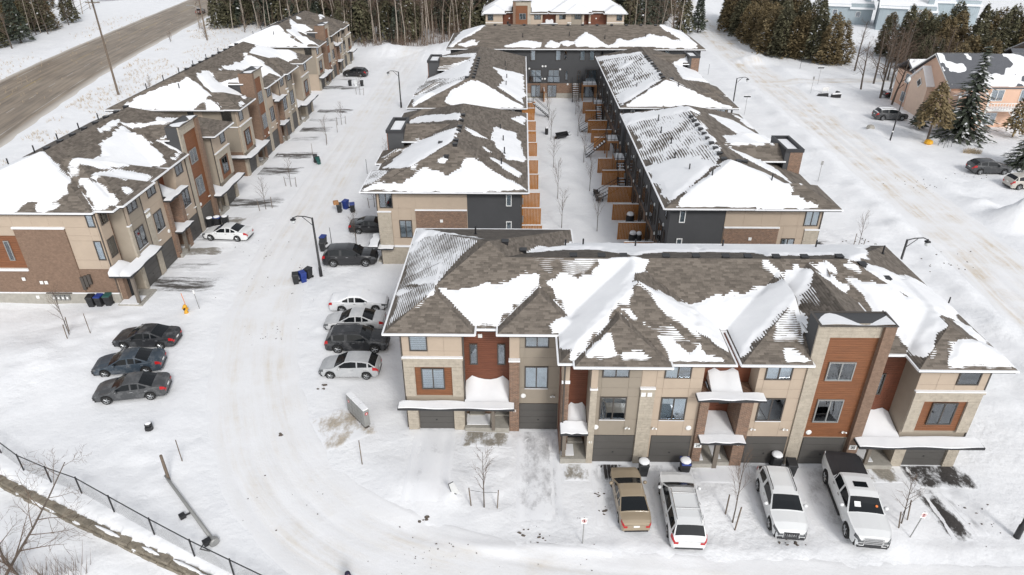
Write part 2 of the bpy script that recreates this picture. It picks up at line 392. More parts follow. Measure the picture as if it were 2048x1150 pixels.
# highway: wet brown asphalt with worn lanes, sand and faint paint
hm = mat('highway_asphalt', (.14, .11, .085), .55, spec=.35); g = NG(hm); P = g.pos()
u = g.attr('u').outputs['Fac']; v = g.attr('v').outputs['Fac']; cb = g.new('ShaderNodeCombineXYZ'); g.link(g.math('MULTIPLY', u, 9), cb.inputs[0]); g.link(g.math('MULTIPLY', v, .05), cb.inputs[1])
st = g.noise(cb.outputs[0], 1.3, 6, .65); n1 = g.noise(P, .12, 5)
c = g.mix(g.rng(st, .33, .66), (.12, .094, .070), (.31, .245, .18)); c = g.mix(g.rng(n1, .4, .75, 0., .45), c, (.36, .30, .23))
au = g.math('ABSOLUTE', u, 0); c = g.mix(g.rng(au, .8, .97), c, (.60, .555, .50))
ln = g.math('LESS_THAN', g.math('ABSOLUTE', g.math('SUBTRACT', u, -.2), 0), .008); c = g.mix(g.math('MULTIPLY', ln, g.rng(n1, .42, .6)), c, (.42, .29, .06))
ln = g.math('LESS_THAN', g.math('ABSOLUTE', g.math('SUBTRACT', au, .72), 0), .007); c = g.mix(g.math('MULTIPLY', ln, g.rng(n1, .4, .62)), c, (.55, .53, .5))
ln = g.math('LESS_THAN', g.math('ABSOLUTE', g.math('SUBTRACT', u, .27), 0), .007); ds_ = g.math('LESS_THAN', g.math('FRACT', g.math('MULTIPLY', v, 1/9.), 0), .35); c = g.mix(g.math('MULTIPLY', g.math('MULTIPLY', ln, ds_), .6), c, (.55, .53, .5))
g.link(c, g.p.inputs['Base Color'])
ribbon('highway', HWY, 9.2, hm, 31, 3.0, .93, .05)

# driveway aprons: asphalt or paving showing through trodden snow
def mk_drive(name, thr, asp, soft=.16, strch=(1.0, .55, 1)):
    m = mat(name, asp, .75, spec=.3); g = NG(m); P = g.pos(); e = g.attr('e').outputs['Fac']
    mp = g.new('ShaderNodeMapping'); mp.inputs['Scale'].default_value = strch; g.link(P, mp.inputs[0])
    n1 = g.noise(mp.outputs[0], 1.1, 6, .68); n2 = g.noise(P, 7., 4, .7)
    f = g.math('ADD', g.math('ADD', n1, g.math('MULTIPLY', n2, .25)), g.math('MULTIPLY', g.math('SUBTRACT', e, .5), .22))
    f = g.math('MULTIPLY', g.rng(f, thr, thr+soft), g.rng(e, .02, .35))
    c = g.mix(g.rng(n2, .3, .7), tuple(q*.7 for q in asp), tuple(q*1.3 for q in asp))
    g.link(g.mix(f, (.85, .858, .875), c), g.p.inputs['Base Color']); g.bump(n1, .5, .06); return m
M['dr_light'] = mk_drive('driveway_dusted', .78, (.34, .335, .34), .4)
M['dr_mid'] = mk_drive('driveway_trodden', .63, (.17, .165, .165), .4)
M['lr_dark'] = mk_drive('driveway_bare_left', .56, (.10, .092, .085), .22, (.35, 1.5, 1)); M['lr_mid'] = mk_drive('driveway_trodden_left', .66, (.14, .135, .13), .3, (.35, 1.5, 1)); M['lr_pave'] = mk_drive('paving_left', .55, (.28, .26, .23), .16, (.5, 1.2, 1))
M['dr_dark'] = mk_drive('driveway_bare', .54, (.06, .055, .052), .16)
M['dr_pave'] = mk_drive('paving_exposed', .60, (.30, .275, .235), .14)
M['dr_sand'] = mk_drive('sand_exposed', .58, (.44, .385, .315), .2)
def patch(name, cor, m, n=14, lift=.014, open_side=None):
    c = [np.array(q, float) for q in cor]; U, V = np.meshgrid(np.linspace(0, 1, n), np.linspace(0, 1, n))
    PX = (c[0][0]*(1-U)+c[1][0]*U)*(1-V)+(c[3][0]*(1-U)+c[2][0]*U)*V; PY = (c[0][1]*(1-U)+c[1][1]*U)*(1-V)+(c[3][1]*(1-U)+c[2][1]*U)*V
    e = np.minimum.reduce([q_ for k_, q_ in (('U0', U), ('U1', 1-U), ('V0', V), ('V1', 1-V)) if k_ != open_side])*2; e = np.clip(e*1.6, 0, 1)
    PZ = H(PX, PY)+lift - .06*(e < .02)
    ix = np.arange(n*n).reshape(n, n); F = np.stack([ix[:-1,:-1], ix[:-1,1:], ix[1:,1:], ix[1:,:-1]], -1).reshape(-1, 4)
    me = npmesh(name, np.stack([PX, PY, PZ], -1).reshape(-1, 3), F, m, True); set_attr(me, 'e', e)
    return ob(name, me, kind='structure')
def rpatch(name, x0, x1, y0, y1, m, n=14, open_side=None): return patch(name, [(x0,y0),(x1,y0),(x1,y1),(x0,y1)], m, n, open_side=open_side)
# ---------------------------------------------------------------- roofs
def cmpt(x0, x1, y0, y1, z0, sL=99, sR=99, sF=99, sB=99, clip=None): return dict(x0=x0, x1=x1, y0=y0, y1=y1, z0=z0, s=(sL, sR, sF, sB), clip=clip)
def planes(c):
    a, b, f, k = c['s']; o = []
    if a < 90: o.append(('L', a, -a*c['x0'], a, 0))
    if b < 90: o.append(('R', b, b*c['x1'], -b, 0))
    if f < 90: o.append(('F', f, -f*c['y0'], 0, f))
    if k < 90: o.append(('B', k, k*c['y1'], 0, -k))
    return o                                     # (side, slope, const, ax, ay): height above z0
def rect_of(c):
    r = [c['x0'], c['x1'], c['y0'], c['y1']]
    if c['clip']: q = c['clip']; r = [max(r[0], q[0]), min(r[1], q[1]), max(r[2], q[2]), min(r[3], q[3])]
    return r
def chz(c, x, y):
    x = np.asarray(x, float); y = np.asarray(y, float); z = np.full(np.shape(x), 1e9)
    for _, s, k, ax, ay in planes(c): z = np.minimum(z, k+ax*x+ay*y)
    r = rect_of(c); ok = (x >= r[0]-1e-6) & (x <= r[1]+1e-6) & (y >= r[2]-1e-6) & (y <= r[3]+1e-6)
    return np.where(ok, c['z0']+z, -1e3)
def env(cs, x, y): return np.max([chz(c, x, y) for c in cs], axis=0)
def clip_half(p, a, b, c):
    out = []
    for i in range(len(p)):
        P, Q = p[i], p[(i+1) % len(p)]; dp = a*P[0]+b*P[1]+c; dq = a*Q[0]+b*Q[1]+c
        if dp >= 0: out.append(P)
        if (dp > 0 > dq) or (dp < 0 < dq): t = dp/(dp-dq); out.append((P[0]+(Q[0]-P[0])*t, P[1]+(Q[1]-P[1])*t))
    return out
def faces_of(c):
    r = rect_of(c); pl = planes(c)
    for i, (side, s, k, ax, ay) in enumerate(pl):
        p = [(r[0],r[2]),(r[1],r[2]),(r[1],r[3]),(r[0],r[3])]
        for j, (_, s2, k2, ax2, ay2) in enumerate(pl):
            if j != i and len(p) > 2: p = clip_half(p, ax2-ax, ay2-ay, k2-k)
        if len(p) > 2: yield side, s, k, ax, ay, p
def chord(p, side, t):
    ax = 0 if side in 'LR' else 1; sv = []
    for i in range(len(p)):
        a, b = p[i], p[(i+1) % len(p)]
        if (a[ax]-t)*(b[ax]-t) <= 0 and abs(a[ax]-b[ax]) > 1e-9:
            q = (t-a[ax])/(b[ax]-a[ax]); sv.append(a[1-ax]+(b[1-ax]-a[1-ax])*q)
    return (min(sv), max(sv)) if len(sv) > 1 else None
def roof_mesh(cs, tabw, expo, m):
    V = []; F = []; T = []; rnd = random.Random(3); deck = MB()
    for ci, c in enumerate(cs):
        oth = [q for q in cs if q is not c]
        for side, s, k, ax, ay, p in faces_of(c):
            zf = lambda x, y: c['z0']+k+ax*x+ay*y
            deck.add([(x, y, zf(x, y)-.012) for x, y in p], [tuple(range(len(p)))])
            A = 0 if side in 'LR' else 1; ts = [q[A] for q in p]; lo, hi = min(ts), max(ts); e = expo*math.cos(math.atan(s))
            up = side in 'LF'; n = int(math.ceil((hi-lo)/e))
            for r_ in range(n):
                t0 = lo+r_*e if up else hi-r_*e; t1 = min(t0+e, hi) if up else max(t0-e, lo)
                c0 = chord(p, side, t0+(1e-4 if up else -1e-4)); c1 = chord(p, side, t1-(1e-4 if up else -1e-4))
                if not c0: continue
                if not c1: c1 = ((c0[0]+c0[1])/2,)*2
                u = min(c0[0], c1[0])-rnd.random()*tabw; U1 = max(c0[1], c1[1])
                while u < U1:
                    w = tabw*rnd.choice((.75, 1, 1, 1.25)); a0, b0 = max(u, c0[0]), min(u+w, c0[1]); a1, b1 = max(u, c1[0]), min(u+w, c1[1]); u += w
                    if b0-a0 < .01 and b1-a1 < .01: continue
                    if b0 < a0: a0 = b0 = min(max((a0+b0)/2, c0[0]), c0[1])
                    if b1 < a1: a1 = b1 = min(max((a1+b1)/2, c1[0]), c1[1])
                    q = [(t0, a0), (t0, b0), (t1, b1), (t1, a1)]
                    xy = [(i, j) if A == 0 else (j, i) for i, j in q]
                    cx = sum(i for i, j in xy)/4; cy = sum(j for i, j in xy)/4
                    if oth and env(oth, cx, cy) > zf(cx, cy)+.05: continue
                    th = rnd.uniform(.013, .019); b = len(V)
                    V += [(xy[0][0], xy[0][1], zf(*xy[0])+th), (xy[1][0], xy[1][1], zf(*xy[1])+th), (xy[2][0], xy[2][1], zf(*xy[2])+.002), (xy[3][0], xy[3][1], zf(*xy[3])+.002),
                          (xy[0][0], xy[0][1], zf(*xy[0])-.01), (xy[1][0], xy[1][1], zf(*xy[1])-.01)]
                    F += [(b, b+1, b+2, b+3), (b+4, b+5, b+1, b)]; T += [rnd.random()]*6
    me = npmesh('shingles', V, F, m); set_attr(me, 'tint', T)
    dm = deck.mesh('roof_deck', m); return me, dm
def sdf_poly(x, y, P):
    d = np.full(x.shape, 1e9); ins = np.zeros(x.shape, bool); n = len(P)
    for i in range(n):
        a = P[i]; b = P[(i+1) % n]; vx, vy = b[0]-a[0], b[1]-a[1]; L2 = vx*vx+vy*vy+1e-12
        t = np.clip(((x-a[0])*vx+(y-a[1])*vy)/L2, 0, 1); d = np.minimum(d, np.hypot(x-a[0]-t*vx, y-a[1]-t*vy))
        cnd = ((a[1] > y) != (b[1] > y)) & (x < (b[0]-a[0])*(y-a[1])/(b[1]-a[1]+1e-12)+a[0]); ins ^= cnd
    return np.where(ins, d, -d)
def snow_mesh(cs, patches, dust, step, thick, seed, rag=.5):
    r = [rect_of(c) for c in cs]; x0 = min(q[0] for q in r); x1 = max(q[1] for q in r); y0 = min(q[2] for q in r); y1 = max(q[3] for q in r)
    gx = np.linspace(x0, x1, max(2, int((x1-x0)/step))); gy = np.linspace(y0, y1, max(2, int((y1-y0)/step))); X, Y = np.meshgrid(gx, gy)
    Z = env(cs, X, Y); de = np.max([np.minimum.reduce([X-q[0], q[1]-X, Y-q[2], q[3]-Y]) for q in r], axis=0)
    m = np.full(X.shape, -9.)
    for P in patches: m = np.maximum(m, sdf_poly(X, Y, P))
    m = m + (fbm(X, Y, 1.1, 4, seed)-.5)*rag*1.5 + (vnoise(X, Y, .33, seed+3)-.5)*rag*.6 + .05
    off = np.clip(m*.30, -.07, thick*(.55+.9*fbm(X, Y, 2.5, 2, seed+2))*(.25+.75*sstep(-.02, .22, de)))
    off = np.maximum(off, np.where((m > -.3) & (m < .25), .010+.075*m+(fbm(X, Y, .7, 2, seed+14)-.5)*.034, -.07))
    for P, lev in dust:
        d = sdf_poly(X, Y, P)+(fbm(X, Y, 1.4, 3, seed+9)-.5)*1.2
        off = np.maximum(off, np.where(d > 0, np.minimum(lev+.002+(fbm(X, Y, 1.3, 4, seed+6)-.5)*.024, d*.05), -.07))
    ok = Z > -100; S = Z+off
    ix = np.arange(X.size).reshape(X.shape); q = np.stack([ix[:-1,:-1], ix[:-1,1:], ix[1:,1:], ix[1:,:-1]], -1).reshape(-1, 4)
    okf = ok.ravel(); of = off.ravel(); zf = Z.ravel()
    good = okf[q].all(1) & (of[q].max(1) > -.02) & ((zf[q].max(1)-zf[q].min(1)) < max(.45, step*2.2))
    q = q[good]
    if not len(q): return [], False
    V = np.stack([X, Y, S], -1).reshape(-1, 3); nx_ = X.shape[1]-1
    cells = {}
    for k_, f_ in enumerate(np.where(good)[0]): cells[int(f_)] = k_
    seen = set(); out = []; small = []
    for c0 in cells:
        if c0 in seen: continue
        stack = [c0]; seen.add(c0); comp = []
        while stack:
            c = stack.pop(); comp.append(cells[c]); cx = c % nx_
            for n_, okk in ((c-1, cx > 0), (c+1, cx < nx_-1), (c-nx_, True), (c+nx_, True)):
                if okk and n_ in cells and n_ not in seen: seen.add(n_); stack.append(n_)
        (out if len(comp) > 60 else small).append(comp)
    res = []
    for comp in out+([sum(small, [])] if small else []):
        qq = q[comp]; used, inv = np.unique(qq, return_inverse=True); res.append(npmesh('roof_snow', V[used], inv.reshape(-1, 4), M['snow_roof'], True))
    return res, bool(small)
def build_roof(root, cs, patches, dust, tabw=.4, expo=.15, step=.2, thick=.14, seed=1, mt='shingle', rag=.5, vents=(), stacks=()):
    sh, dk = roof_mesh(cs, tabw, expo, M[mt])
    rf = ob('roof', dk, root); ob('shingles', sh, rf, kind='stuff')
    sm, sp_ = snow_mesh(cs, patches, dust, step, thick, seed, rag)
    for i_, m_ in enumerate(sm): ob('snow_specks' if sp_ and i_ == len(sm)-1 else 'roof_snow', m_, rf, kind='stuff' if sp_ and i_ == len(sm)-1 else None)
    fa = MB(); gs = MB()
    for i, c in enumerate(cs):
        r = rect_of(c); z = c['z0']-.004-.003*i; d = .015*i % .06
        if c.get('nofascia'): continue
        fa.box(r[0]+.01+d*.3, r[1]-.01-d*.3, r[2]+.01+d*.3, r[3]-.02, z-.20, z-.02)
        has = [q[0] for q in planes(c)]
        if 'F' in has and not (c['clip'] and c['clip'][2] > c['y0']): gs.box(r[0]-.08, r[1]+.08, r[2]-.10-d*.2, r[2]+.05, z-.075, z+.03)
        if 'L' in has: gs.box(r[0]-.10-d*.2, r[0]+.04, r[2]-.02, r[3], z-.08, z+.026)
        if 'R' in has: gs.box(r[1]-.04, r[1]+.10+d*.2, r[2]-.02, r[3], z-.08, z+.026)
        if 'B' in has: gs.box(r[0]-.06, r[1]+.06, r[3]-.05, r[3]+.10, z-.07, z+.032)
    ob('fascia', fa.mesh('fascia', M['blacktrim']), rf); ob('gutter', gs.mesh('gutter', M['snow_roof']), rf)
    for x, y in vents:
        z = float(env(cs, x, y)); ob('roof_vent', vent_mesh, rf, (x, y, z+.02))
    for x, y in stacks:
        z = float(env(cs, x, y)); ob('vent_pipe', stack_mesh, rf, (x, y, z-.1))
    return rf
vent_mesh = MB().box(-.2,.2,-.2,.2,-.1,.14).box(-.24,.24,-.24,.24,.14,.19).mesh('roof_vent', M['black'])
stack_mesh = MB().tube([(0,0,0),(0,0,.75)], .06, 8).tube([(0,0,.1),(0,0,.16)], .13, 8).mesh('vent_pipe', M['black'])

# ---------------------------------------------------------------- facade frames
class Fr:
    """a wall plane: x to the right seen from outside, y into the building; mirrored layouts flip x about w"""
    def __init__(s, root, ox=0, oy=0, ang=0, flip=None): s.root = root; s.o = (ox, oy); s.a = R(ang); s.fl = flip
    def pt(s, x, y):
        c, n = math.cos(s.a), math.sin(s.a); return s.o[0]+c*x-n*y, s.o[1]+n*x+c*y
    def rng(s, x0, x1): return (s.fl-x1, s.fl-x0) if s.fl is not None else (x0, x1)
    def box(s, name, m, x0, x1, y0, y1, z0, z1, parent=None, kind=None, label=None):
        x0, x1 = s.rng(x0, x1); px, py = s.pt((x0+x1)/2, (y0+y1)/2); loc = [px, py, (z0+z1)/2]
        if parent is not None: loc = [loc[i]-W0(parent)[i] for i in range(3)]
        o = ob(name, boxmesh(x1-x0, y1-y0, z1-z0, M[m]), parent or s.root, loc, s.a, kind=kind, label=label)
        o['_w'] = [px, py, (z0+z1)/2]; return o
    def put(s, name, me, x, y, z, parent=None, kind=None):
        px, py = s.pt(x if s.fl is None else s.fl-x, y); o = ob(name, me, parent or s.root, (px, py, z), s.a, kind=kind); o['_w'] = [px, py, z]; return o
    # -- pieces
    def window(s, x0, x1, z0, z1, y=0., n=2, back='curtain', frame='bronze'):
        a, b = s.rng(x0, x1); w, h = b-a, z1-z0; me = win_mesh(w, h, n, frame); px, py = s.pt((a+b)/2, y)
        o = ob('window', me, s.root, (px, py, z0), s.a)
        pw = (w-.14-(n-1)*.07)/n
        for i in range(n):
            ob('pane', boxmesh(pw, .012, h-.14, M['glass'], 'p'), o, (-w/2+.07+pw/2+i*(pw+.07), -.02, h/2))
        if back == 'blind':
            for i in range(n): ob('blind', blind_mesh(pw, h-.14), o, (-w/2+.07+pw/2+i*(pw+.07), .0, .07))
        elif back in ('curtain', 'white', 'dark'):
            ob('curtain' if back != 'dark' else 'backing', boxmesh(w-.1, .01, h-.1, M[{'curtain': 'curtain', 'white': 'blindw', 'dark': 'dark'}[back]], 'c'), o, (0, .012, h/2))
        elif back == 'half':
            ob('curtain', boxmesh(pw, .01, h-.1, M['blindw'], 'c'), o, (-w/2+.07+pw/2, .012, h/2)); ob('backing', boxmesh(w-pw-.16, .01, h-.1, M['dark'], 'c'), o, (pw/2+.04, .012, h/2))
        return o
    def garage(s, x0, x1, h=2.08, y=-.012):
        a, b = s.rng(x0, x1); w = b-a; px, py = s.pt((a+b)/2, y); o = ob('garage_door', boxmesh(w, .02, h, M['blacktrim']), s.root, (px, py, h/2), s.a)
        for i in range(4): ob('section', boxmesh(w-.03, .03, h/4-.016, M['garage']), o, (0, -.022, -h/2+h/8+i*h/4))
        ob('handle', boxmesh(.09, .03, .06, M['black']), o, (0, -.05, -.25)); return o
    def panels(s, m, xs, zs, y, holes=(), t=.03):
        for i in range(len(xs)-1):
            for j in range(len(zs)-1):
                cx, cz = (xs[i]+xs[i+1])/2, (zs[j]+zs[j+1])/2
                if any(a < cx < b and c < cz < d for a, b, c, d in holes): continue
                if xs[i+1]-xs[i] < .05 or zs[j+1]-zs[j] < .05: continue
                s.box('panel', m, xs[i]+.007, xs[i+1]-.007, y-t, y-.001, zs[j]+.007, zs[j+1]-.007)
    def boards(s, m, x0, x1, y, z0, z1, step=.155):
        a, b = s.rng(x0, x1); mb = MB(); z = z0
        while z < z1-.02:
            h = min(step, z1-z)-.012; mb.box(a, b, y-.03, y, z, z+h); z += step
        px, py = s.pt(0, 0); return ob('cladding_boards', mb.mesh('cladding', M[m]), s.root, (px, py, 0), s.a, kind='stuff')
    def stones(s, x0, x1, y0, y1, z0, z1, m='stone', bw=.62, bh=.205, solid=False):
        core = s.box('stone_facing', 'stone', x0+.015, x1-.015, y0+.015, y1, z0, z1-.01)
        if solid:
            mb = MB(); a, b = s.rng(x0, x1); z = z0; k = 0
            while z < z1-.03:
                x = a-(bw/2 if k % 2 else 0)
                while x < b-.02: mb.box(max(a, x)+.004, min(b, x+bw)-.004, y0, y1-.02, z+.004, min(z+bh, z1)-.004); x += bw
                z += bh; k += 1
            px, py = s.pt(0, 0); ob('stone_blocks', mb.mesh('stones', M[m]), s.root, (px, py, 0), s.a, kind='stuff'); return
        z = z0; k = 0; cw = core['_w']
        while z < z1-.03:
            x = x0-(bw/2 if k % 2 else 0); zt = min(z+bh, z1)
            while x < x1-.02:
                a, b = max(x0, x)+.005, min(x1, x+bw)-.005; x += bw
                if b-a < .03: continue
                fa, fb = s.rng(a, b); px, py = s.pt((fa+fb)/2, (y0+y1)/2-.01)
                c_, n_ = math.cos(-s.a), math.sin(-s.a); dx, dy = px-cw[0], py-cw[1]
                ob('stone_block', boxmesh(round(b-a, 2), y1-y0, zt-z-.009, M[m], 's'), core, (c_*dx-n_*dy, n_*dx+c_*dy, (z+zt)/2-cw[2]))
            z += bh; k += 1
    def canopy(s, x0, x1, y0, y1, z, drift=.9, sag=.25, name='canopy'):
        o = s.box(name, 'blacktrim', x0, x1, y0, y1, z-.15, z)
        a, b = s.rng(x0, x1); w, d = b-a, y1-y0; nx_, ny_ = max(6, int(w/.35)), 9; P = []; rd = random.Random(int(abs(x0*100)+z*7))
        ph = rd.random()*6
        for j in range(ny_):
            v = j/(ny_-1); row = []
            for i in range(nx_):
                u = i/(nx_-1); e = min(u, 1-u)*w
                zz = .045+drift*v**1.25*(1+sag*((2*u-1)**2*1.6-.6))+.02*math.sin(u*9+ph)
                if e < .02: zz *= .45
                row.append((-w/2+.03+u*(w-.06), -d/2+.04+(d-.05)*v+.05*(1-v)*math.sin(u*13+ph), zz))
            P.append(row)
        mb = MB().grid(P); f0 = [(x, y-.02, 0) for x, y, z_ in P[0]]; mb.grid([f0, P[0]])
        mb.grid([[(r[0][0]-.01, r[0][1], 0) for r in P], [r[0] for r in P]]); mb.grid([[r[-1] for r in P], [(r[-1][0]+.01, r[-1][1], 0) for r in P]])
        ob('snow_drift', mb.mesh('snow_drift', M['snow_roof'], True), o, (0, 0, .073)); return o
def W0(o): return o['_w']
_wm = {}
def win_mesh(w, h, n, frame):
    k = (round(w,2), round(h,2), n, frame)
    if k not in _wm:
        mb = MB(); f = .07; mb.box(-w/2, -w/2+f, -.06, .02, 0, h); mb.box(w/2-f, w/2, -.06, .02, 0, h); mb.box(-w/2+f, w/2-f, -.06, .02, 0, f); mb.box(-w/2+f, w/2-f, -.06, .02, h-f, h)
        pw = (w-2*f-(n-1)*f)/n
        for i in range(n-1): x = -w/2+f+pw+i*(pw+f); mb.box(x, x+f, -.055, .018, f, h-f)
        _wm[k] = mb.mesh('window_frame', M[frame])
    return _wm[k]
_bm = {}
def blind_mesh(w, h):
    k = (round(w,2), round(h,2))
    if k not in _bm:
        mb = MB(); z = .02; s = .135
        while z < h-.03: mb.box(-w/2, w/2, .006, .012, z, min(z+s*.62, h)); z += s
        mb.box(-w/2, w/2, .018, .022, 0, h, 1); _bm[k] = mb.mesh('blind', [M['blindw'], M['curtain']])
    return _bm[k]
oval = MB().lathe([(.0,.0),(.17,.0),(.17,-.05),(.12,-.09),(0.01,-.09)], 12, axis='y').mesh('vent_cover', M['white'])
spot = MB().box(-.06,.06,-.05,0,-.05,.05).tube([(-.05,-.05,0),(-.11,-.22,.1)], .05, 8).tube([(.05,-.05,0),(.11,-.22,.1)], .05, 8).mesh('flood_light', M['white'])
square = MB().box(-.13,.13,-.06,0,-.13,.13).mesh('vent_cover', M['white'])
bell = MB().box(-.05,.05,-.06,0,-.1,.1).mesh('porch_lamp', M['black'])
def text_mesh(txt, size, m, depth=.012):
    cu = bpy.data.curves.new('t', 'FONT'); cu.body = txt; cu.size = size; cu.extrude = depth; cu.align_x = 'CENTER'; cu.resolution_u = 2
    o = bpy.data.objects.new('t', cu); COL.objects.link(o); dg = bpy.context.evaluated_depsgraph_get()
    me = bpy.data.meshes.new_from_object(o.evaluated_get(dg)); bpy.data.objects.remove(o, do_unlink=True); bpy.data.curves.remove(cu)
    me.materials.clear(); me.materials.append(m); return me
_tm = {}
def number(fr, txt, x, y, z, plate=True, size=.26):
    k = (txt, plate)
    if k not in _tm: _tm[k] = text_mesh(txt, size, M['black'] if plate else M['white'])
    xx = x if fr.fl is None else fr.fl-x; px, py = fr.pt(xx, y)
    if plate:
        p = ob('number_plate', boxmesh(.44, .03, .34, M['stone' if plate == 'stone' else 'white']), fr.root, (px, py, z), fr.a)
        ob('numerals', _tm[k], p, (0, -.03, -.09), (R(90), 0, 0))
    else: ob('numerals', _tm[k], fr.root, (px, py, z), (R(90), 0, fr.a))

# -- facade bays.  x in bay coordinates, yo = how far the wall plane stands back
def bay_unit(f, x0, x1, m, wx, yo=0., tops=(6.42, 7.56), back=('curtain', 'dark'), garage=None, pil=None, solid=False, D=13.9, zt=7.62):
    f.box('wall', 'greige' if m == 'taupe' else m, x0, x1, yo+.001, D, 0, zt)
    hs_ = [(wx[0], wx[1], 3.35, 5.02), (wx[0], wx[1], tops[0], tops[1])]
    f.panels(m, [x0, wx[0], wx[1], x1], [2.14, 3.35, 5.02, 5.66, tops[0], tops[1], zt], yo, hs_)
    f.window(wx[0], wx[1], 3.35, 5.02, yo-.03, 2, back[0]); f.window(wx[0], wx[1], tops[0], tops[1], yo-.03, 2, back[1])
    f.box('window_sill', 'snow_roof', wx[0], wx[1], yo-.11, yo-.03, 3.31, 3.345)
    if garage: f.garage(garage[0], garage[1], 2.1, yo-.012)
def bay_endbump(f, x0, x1, yo=-.05, D=13.9, win='right', back=('blind', 'curtain'), solid=False, zt=7.62):
    w = x1-x0; pw = .68
    f.box('wall', 'greige', x0, x1, yo+.001, D, 0, zt)
    for a, b in ((x0, x0+pw), (x1-pw, x1)): f.stones(a, b, yo-.16, yo, 0, 2.1, solid=solid)
    f.garage(x0+pw+.03, x1-pw-.03, 2.0, yo-.012)
    f.stones(x0, x0+pw, yo-.16, yo, 2.72, 5.0, solid=solid); f.stones(x1-pw, x1, yo-.16, yo, 2.72, 5.0, solid=solid); f.stones(x0, x1, yo-.16, yo, 5.0, 5.56, solid=solid)
    f.boards('rust2', x0+pw, x1-pw, yo-.02, 2.75, 4.98)
    c = (x0+x1)/2+(.04 if win == 'right' else -.04); f.window(c-.72, c+.72, 3.27, 4.88, yo-.09, 2, back[0])
    f.box('ledge', 'stone', x0-.06, x1+.06, yo-.24, yo, 5.57, 5.68); f.box('ledge_snow', 'snow_roof', x0-.05, x1+.05, yo-.23, yo-.035, 5.683, 5.75)
    wx = (x1-1.72, x1-.46) if win == 'right' else (x0+.46, x0+1.56)
    f.panels('beige', sorted([x0, wx[0], wx[1], x1] + ([x0+1.1] if win == 'right' else [x1-1.1])), [5.69, 6.12, 7.45, zt], yo, [(wx[0], wx[1], 6.12, 7.45)])
    f.window(wx[0], wx[1], 6.12, 7.45, yo-.03, 1 if win == 'right' else 1, back[1])
def bay_tower(f, x0, yo=0., D=1.15, zt=10.15, solid=False):
    xa, xb, xc, xd = x0, x0+.76, x0+3.46, x0+4.06
    f.box('wall', 'greige', xa, xd, yo+.001, 13.9, 0, 7.62); f.box('tower', 'charcoal', xa, xd, yo+.002, yo+D, 7.6, zt)
    f.stones(xa, xb, yo-.14, yo, 0, zt-.86, solid=True); f.stones(xa, xc, yo-.14, yo, zt-.86, zt, solid=True)
    f.boards('rust2', xb, xc, yo-.02, 2.15, zt-.87)
    f.box('brick_pilaster', 'brick_t', xc, xd, yo-.36, yo+.0, 0, zt-.01); f.box('brick_return', 'brick_t', xd, xd+.02, yo-.36, yo+1.4, 0, zt-.012)
    f.window(xb+.3, xb+1.8, 3.32, 5.0, yo-.09, 2, 'curtain', 'galv'); f.window(xb+.35, xb+1.85, 6.36, 7.64, yo-.09, 2, 'curtain', 'galv')
    f.garage(xb+.1, xc-.1, 2.06, yo-.03)
    for a, b, c, d in ((xa-.06, xd+.06, yo-.40, yo-.29), (xa-.06, xa+.06, yo-.29, yo+D), (xd-.06, xd+.06, yo-.29, yo+D), (xa+.06, xd-.06, yo+D-.1, yo+D+.001)):
        f.box('parapet', 'bronze', a, b, c, d, zt, zt+.05)
    a, b = f.rng(xa, xd); mb = MB(); P = []
    for j in range(8):
        row = []
        for i in range(14):
            u, v = i/13, j/7; row.append((a+.08+u*(b-a-.16), yo-.27+v*(D+.15), zt-.06+.13*(.3+.9*abs(math.sin(u*4.2+.6)))*(1-v)+.06*math.sin(u*7)*v))
        P.append(row)
    px, py = f.pt(0, 0); ob('tower_snow', MB().grid(P).mesh('tower_snow', M['snow_roof'], True), f.root, (px, py, 0), f.a)
def porch_floor(f, x0, x1, y0, y1, h=.32, steps=2):
    f.box('porch_slab', 'concrete', x0, x1, y0, y1, -.15, h)
    f.box('porch_snow', 'snow_roof', x0+.05, x0+(x1-x0)*.55, y0+.3, y1-.1, h-.02, h+.035)
def door(f, x0, x1, y, z=.45, h=2.05):
    o = f.box('door', 'dark', x0, x1, y-.06, y, z, z+h); c = o['_w']
    ob('door_panel', boxmesh((x1-x0)-.2, .02, h-.3, M['blacktrim']), o, (0, -.04, 0)); ob('door_handle', boxmesh(.04, .06, .2, M['chrome']), o, ((x1-x0)/2-.1, -.07, -.05))
    f.box('doorstep', 'concrete', x0-.08, x1+.08, y-.42, y-.062, z-.18, z-.02); return o
def bay_recess(f, x0, x1, yo=1.5, D=13.9, wins=((.95, 1.4, 4.2, 5.75),), zt=7.62, cz=None, doors=((.95, 1.8),), post=.65, floor=True):
    f.box('wall', 'rust', x0, x1, yo+.001, D, 0, zt); f.boards('rust', x0+.005, x1-.005, yo-.001, 2.3, zt-.01)
    for a, b, c, d in wins: f.window(x0+a, x0+b, c, d, yo-.05, 1, 'dark')
    for a, b in doors: door(f, x0+a, x0+b, yo-.04)
    f.box('brick_panel', 'brick', x0+.02, x0+max(.15, doors[0][0]-.12), yo-.05, yo, 0, 2.29)
    f.put('vent_cover', square, x0+(x1-x0)*.36, yo-.04, 6.4)
    if floor: porch_floor(f, x0+.02, x1-.02, yo-2.0, yo-.3)
    if post is not None: f.box('porch_post', 'post', x0+post, x0+post+.2, yo-1.9, yo-1.7, .31, 2.05)

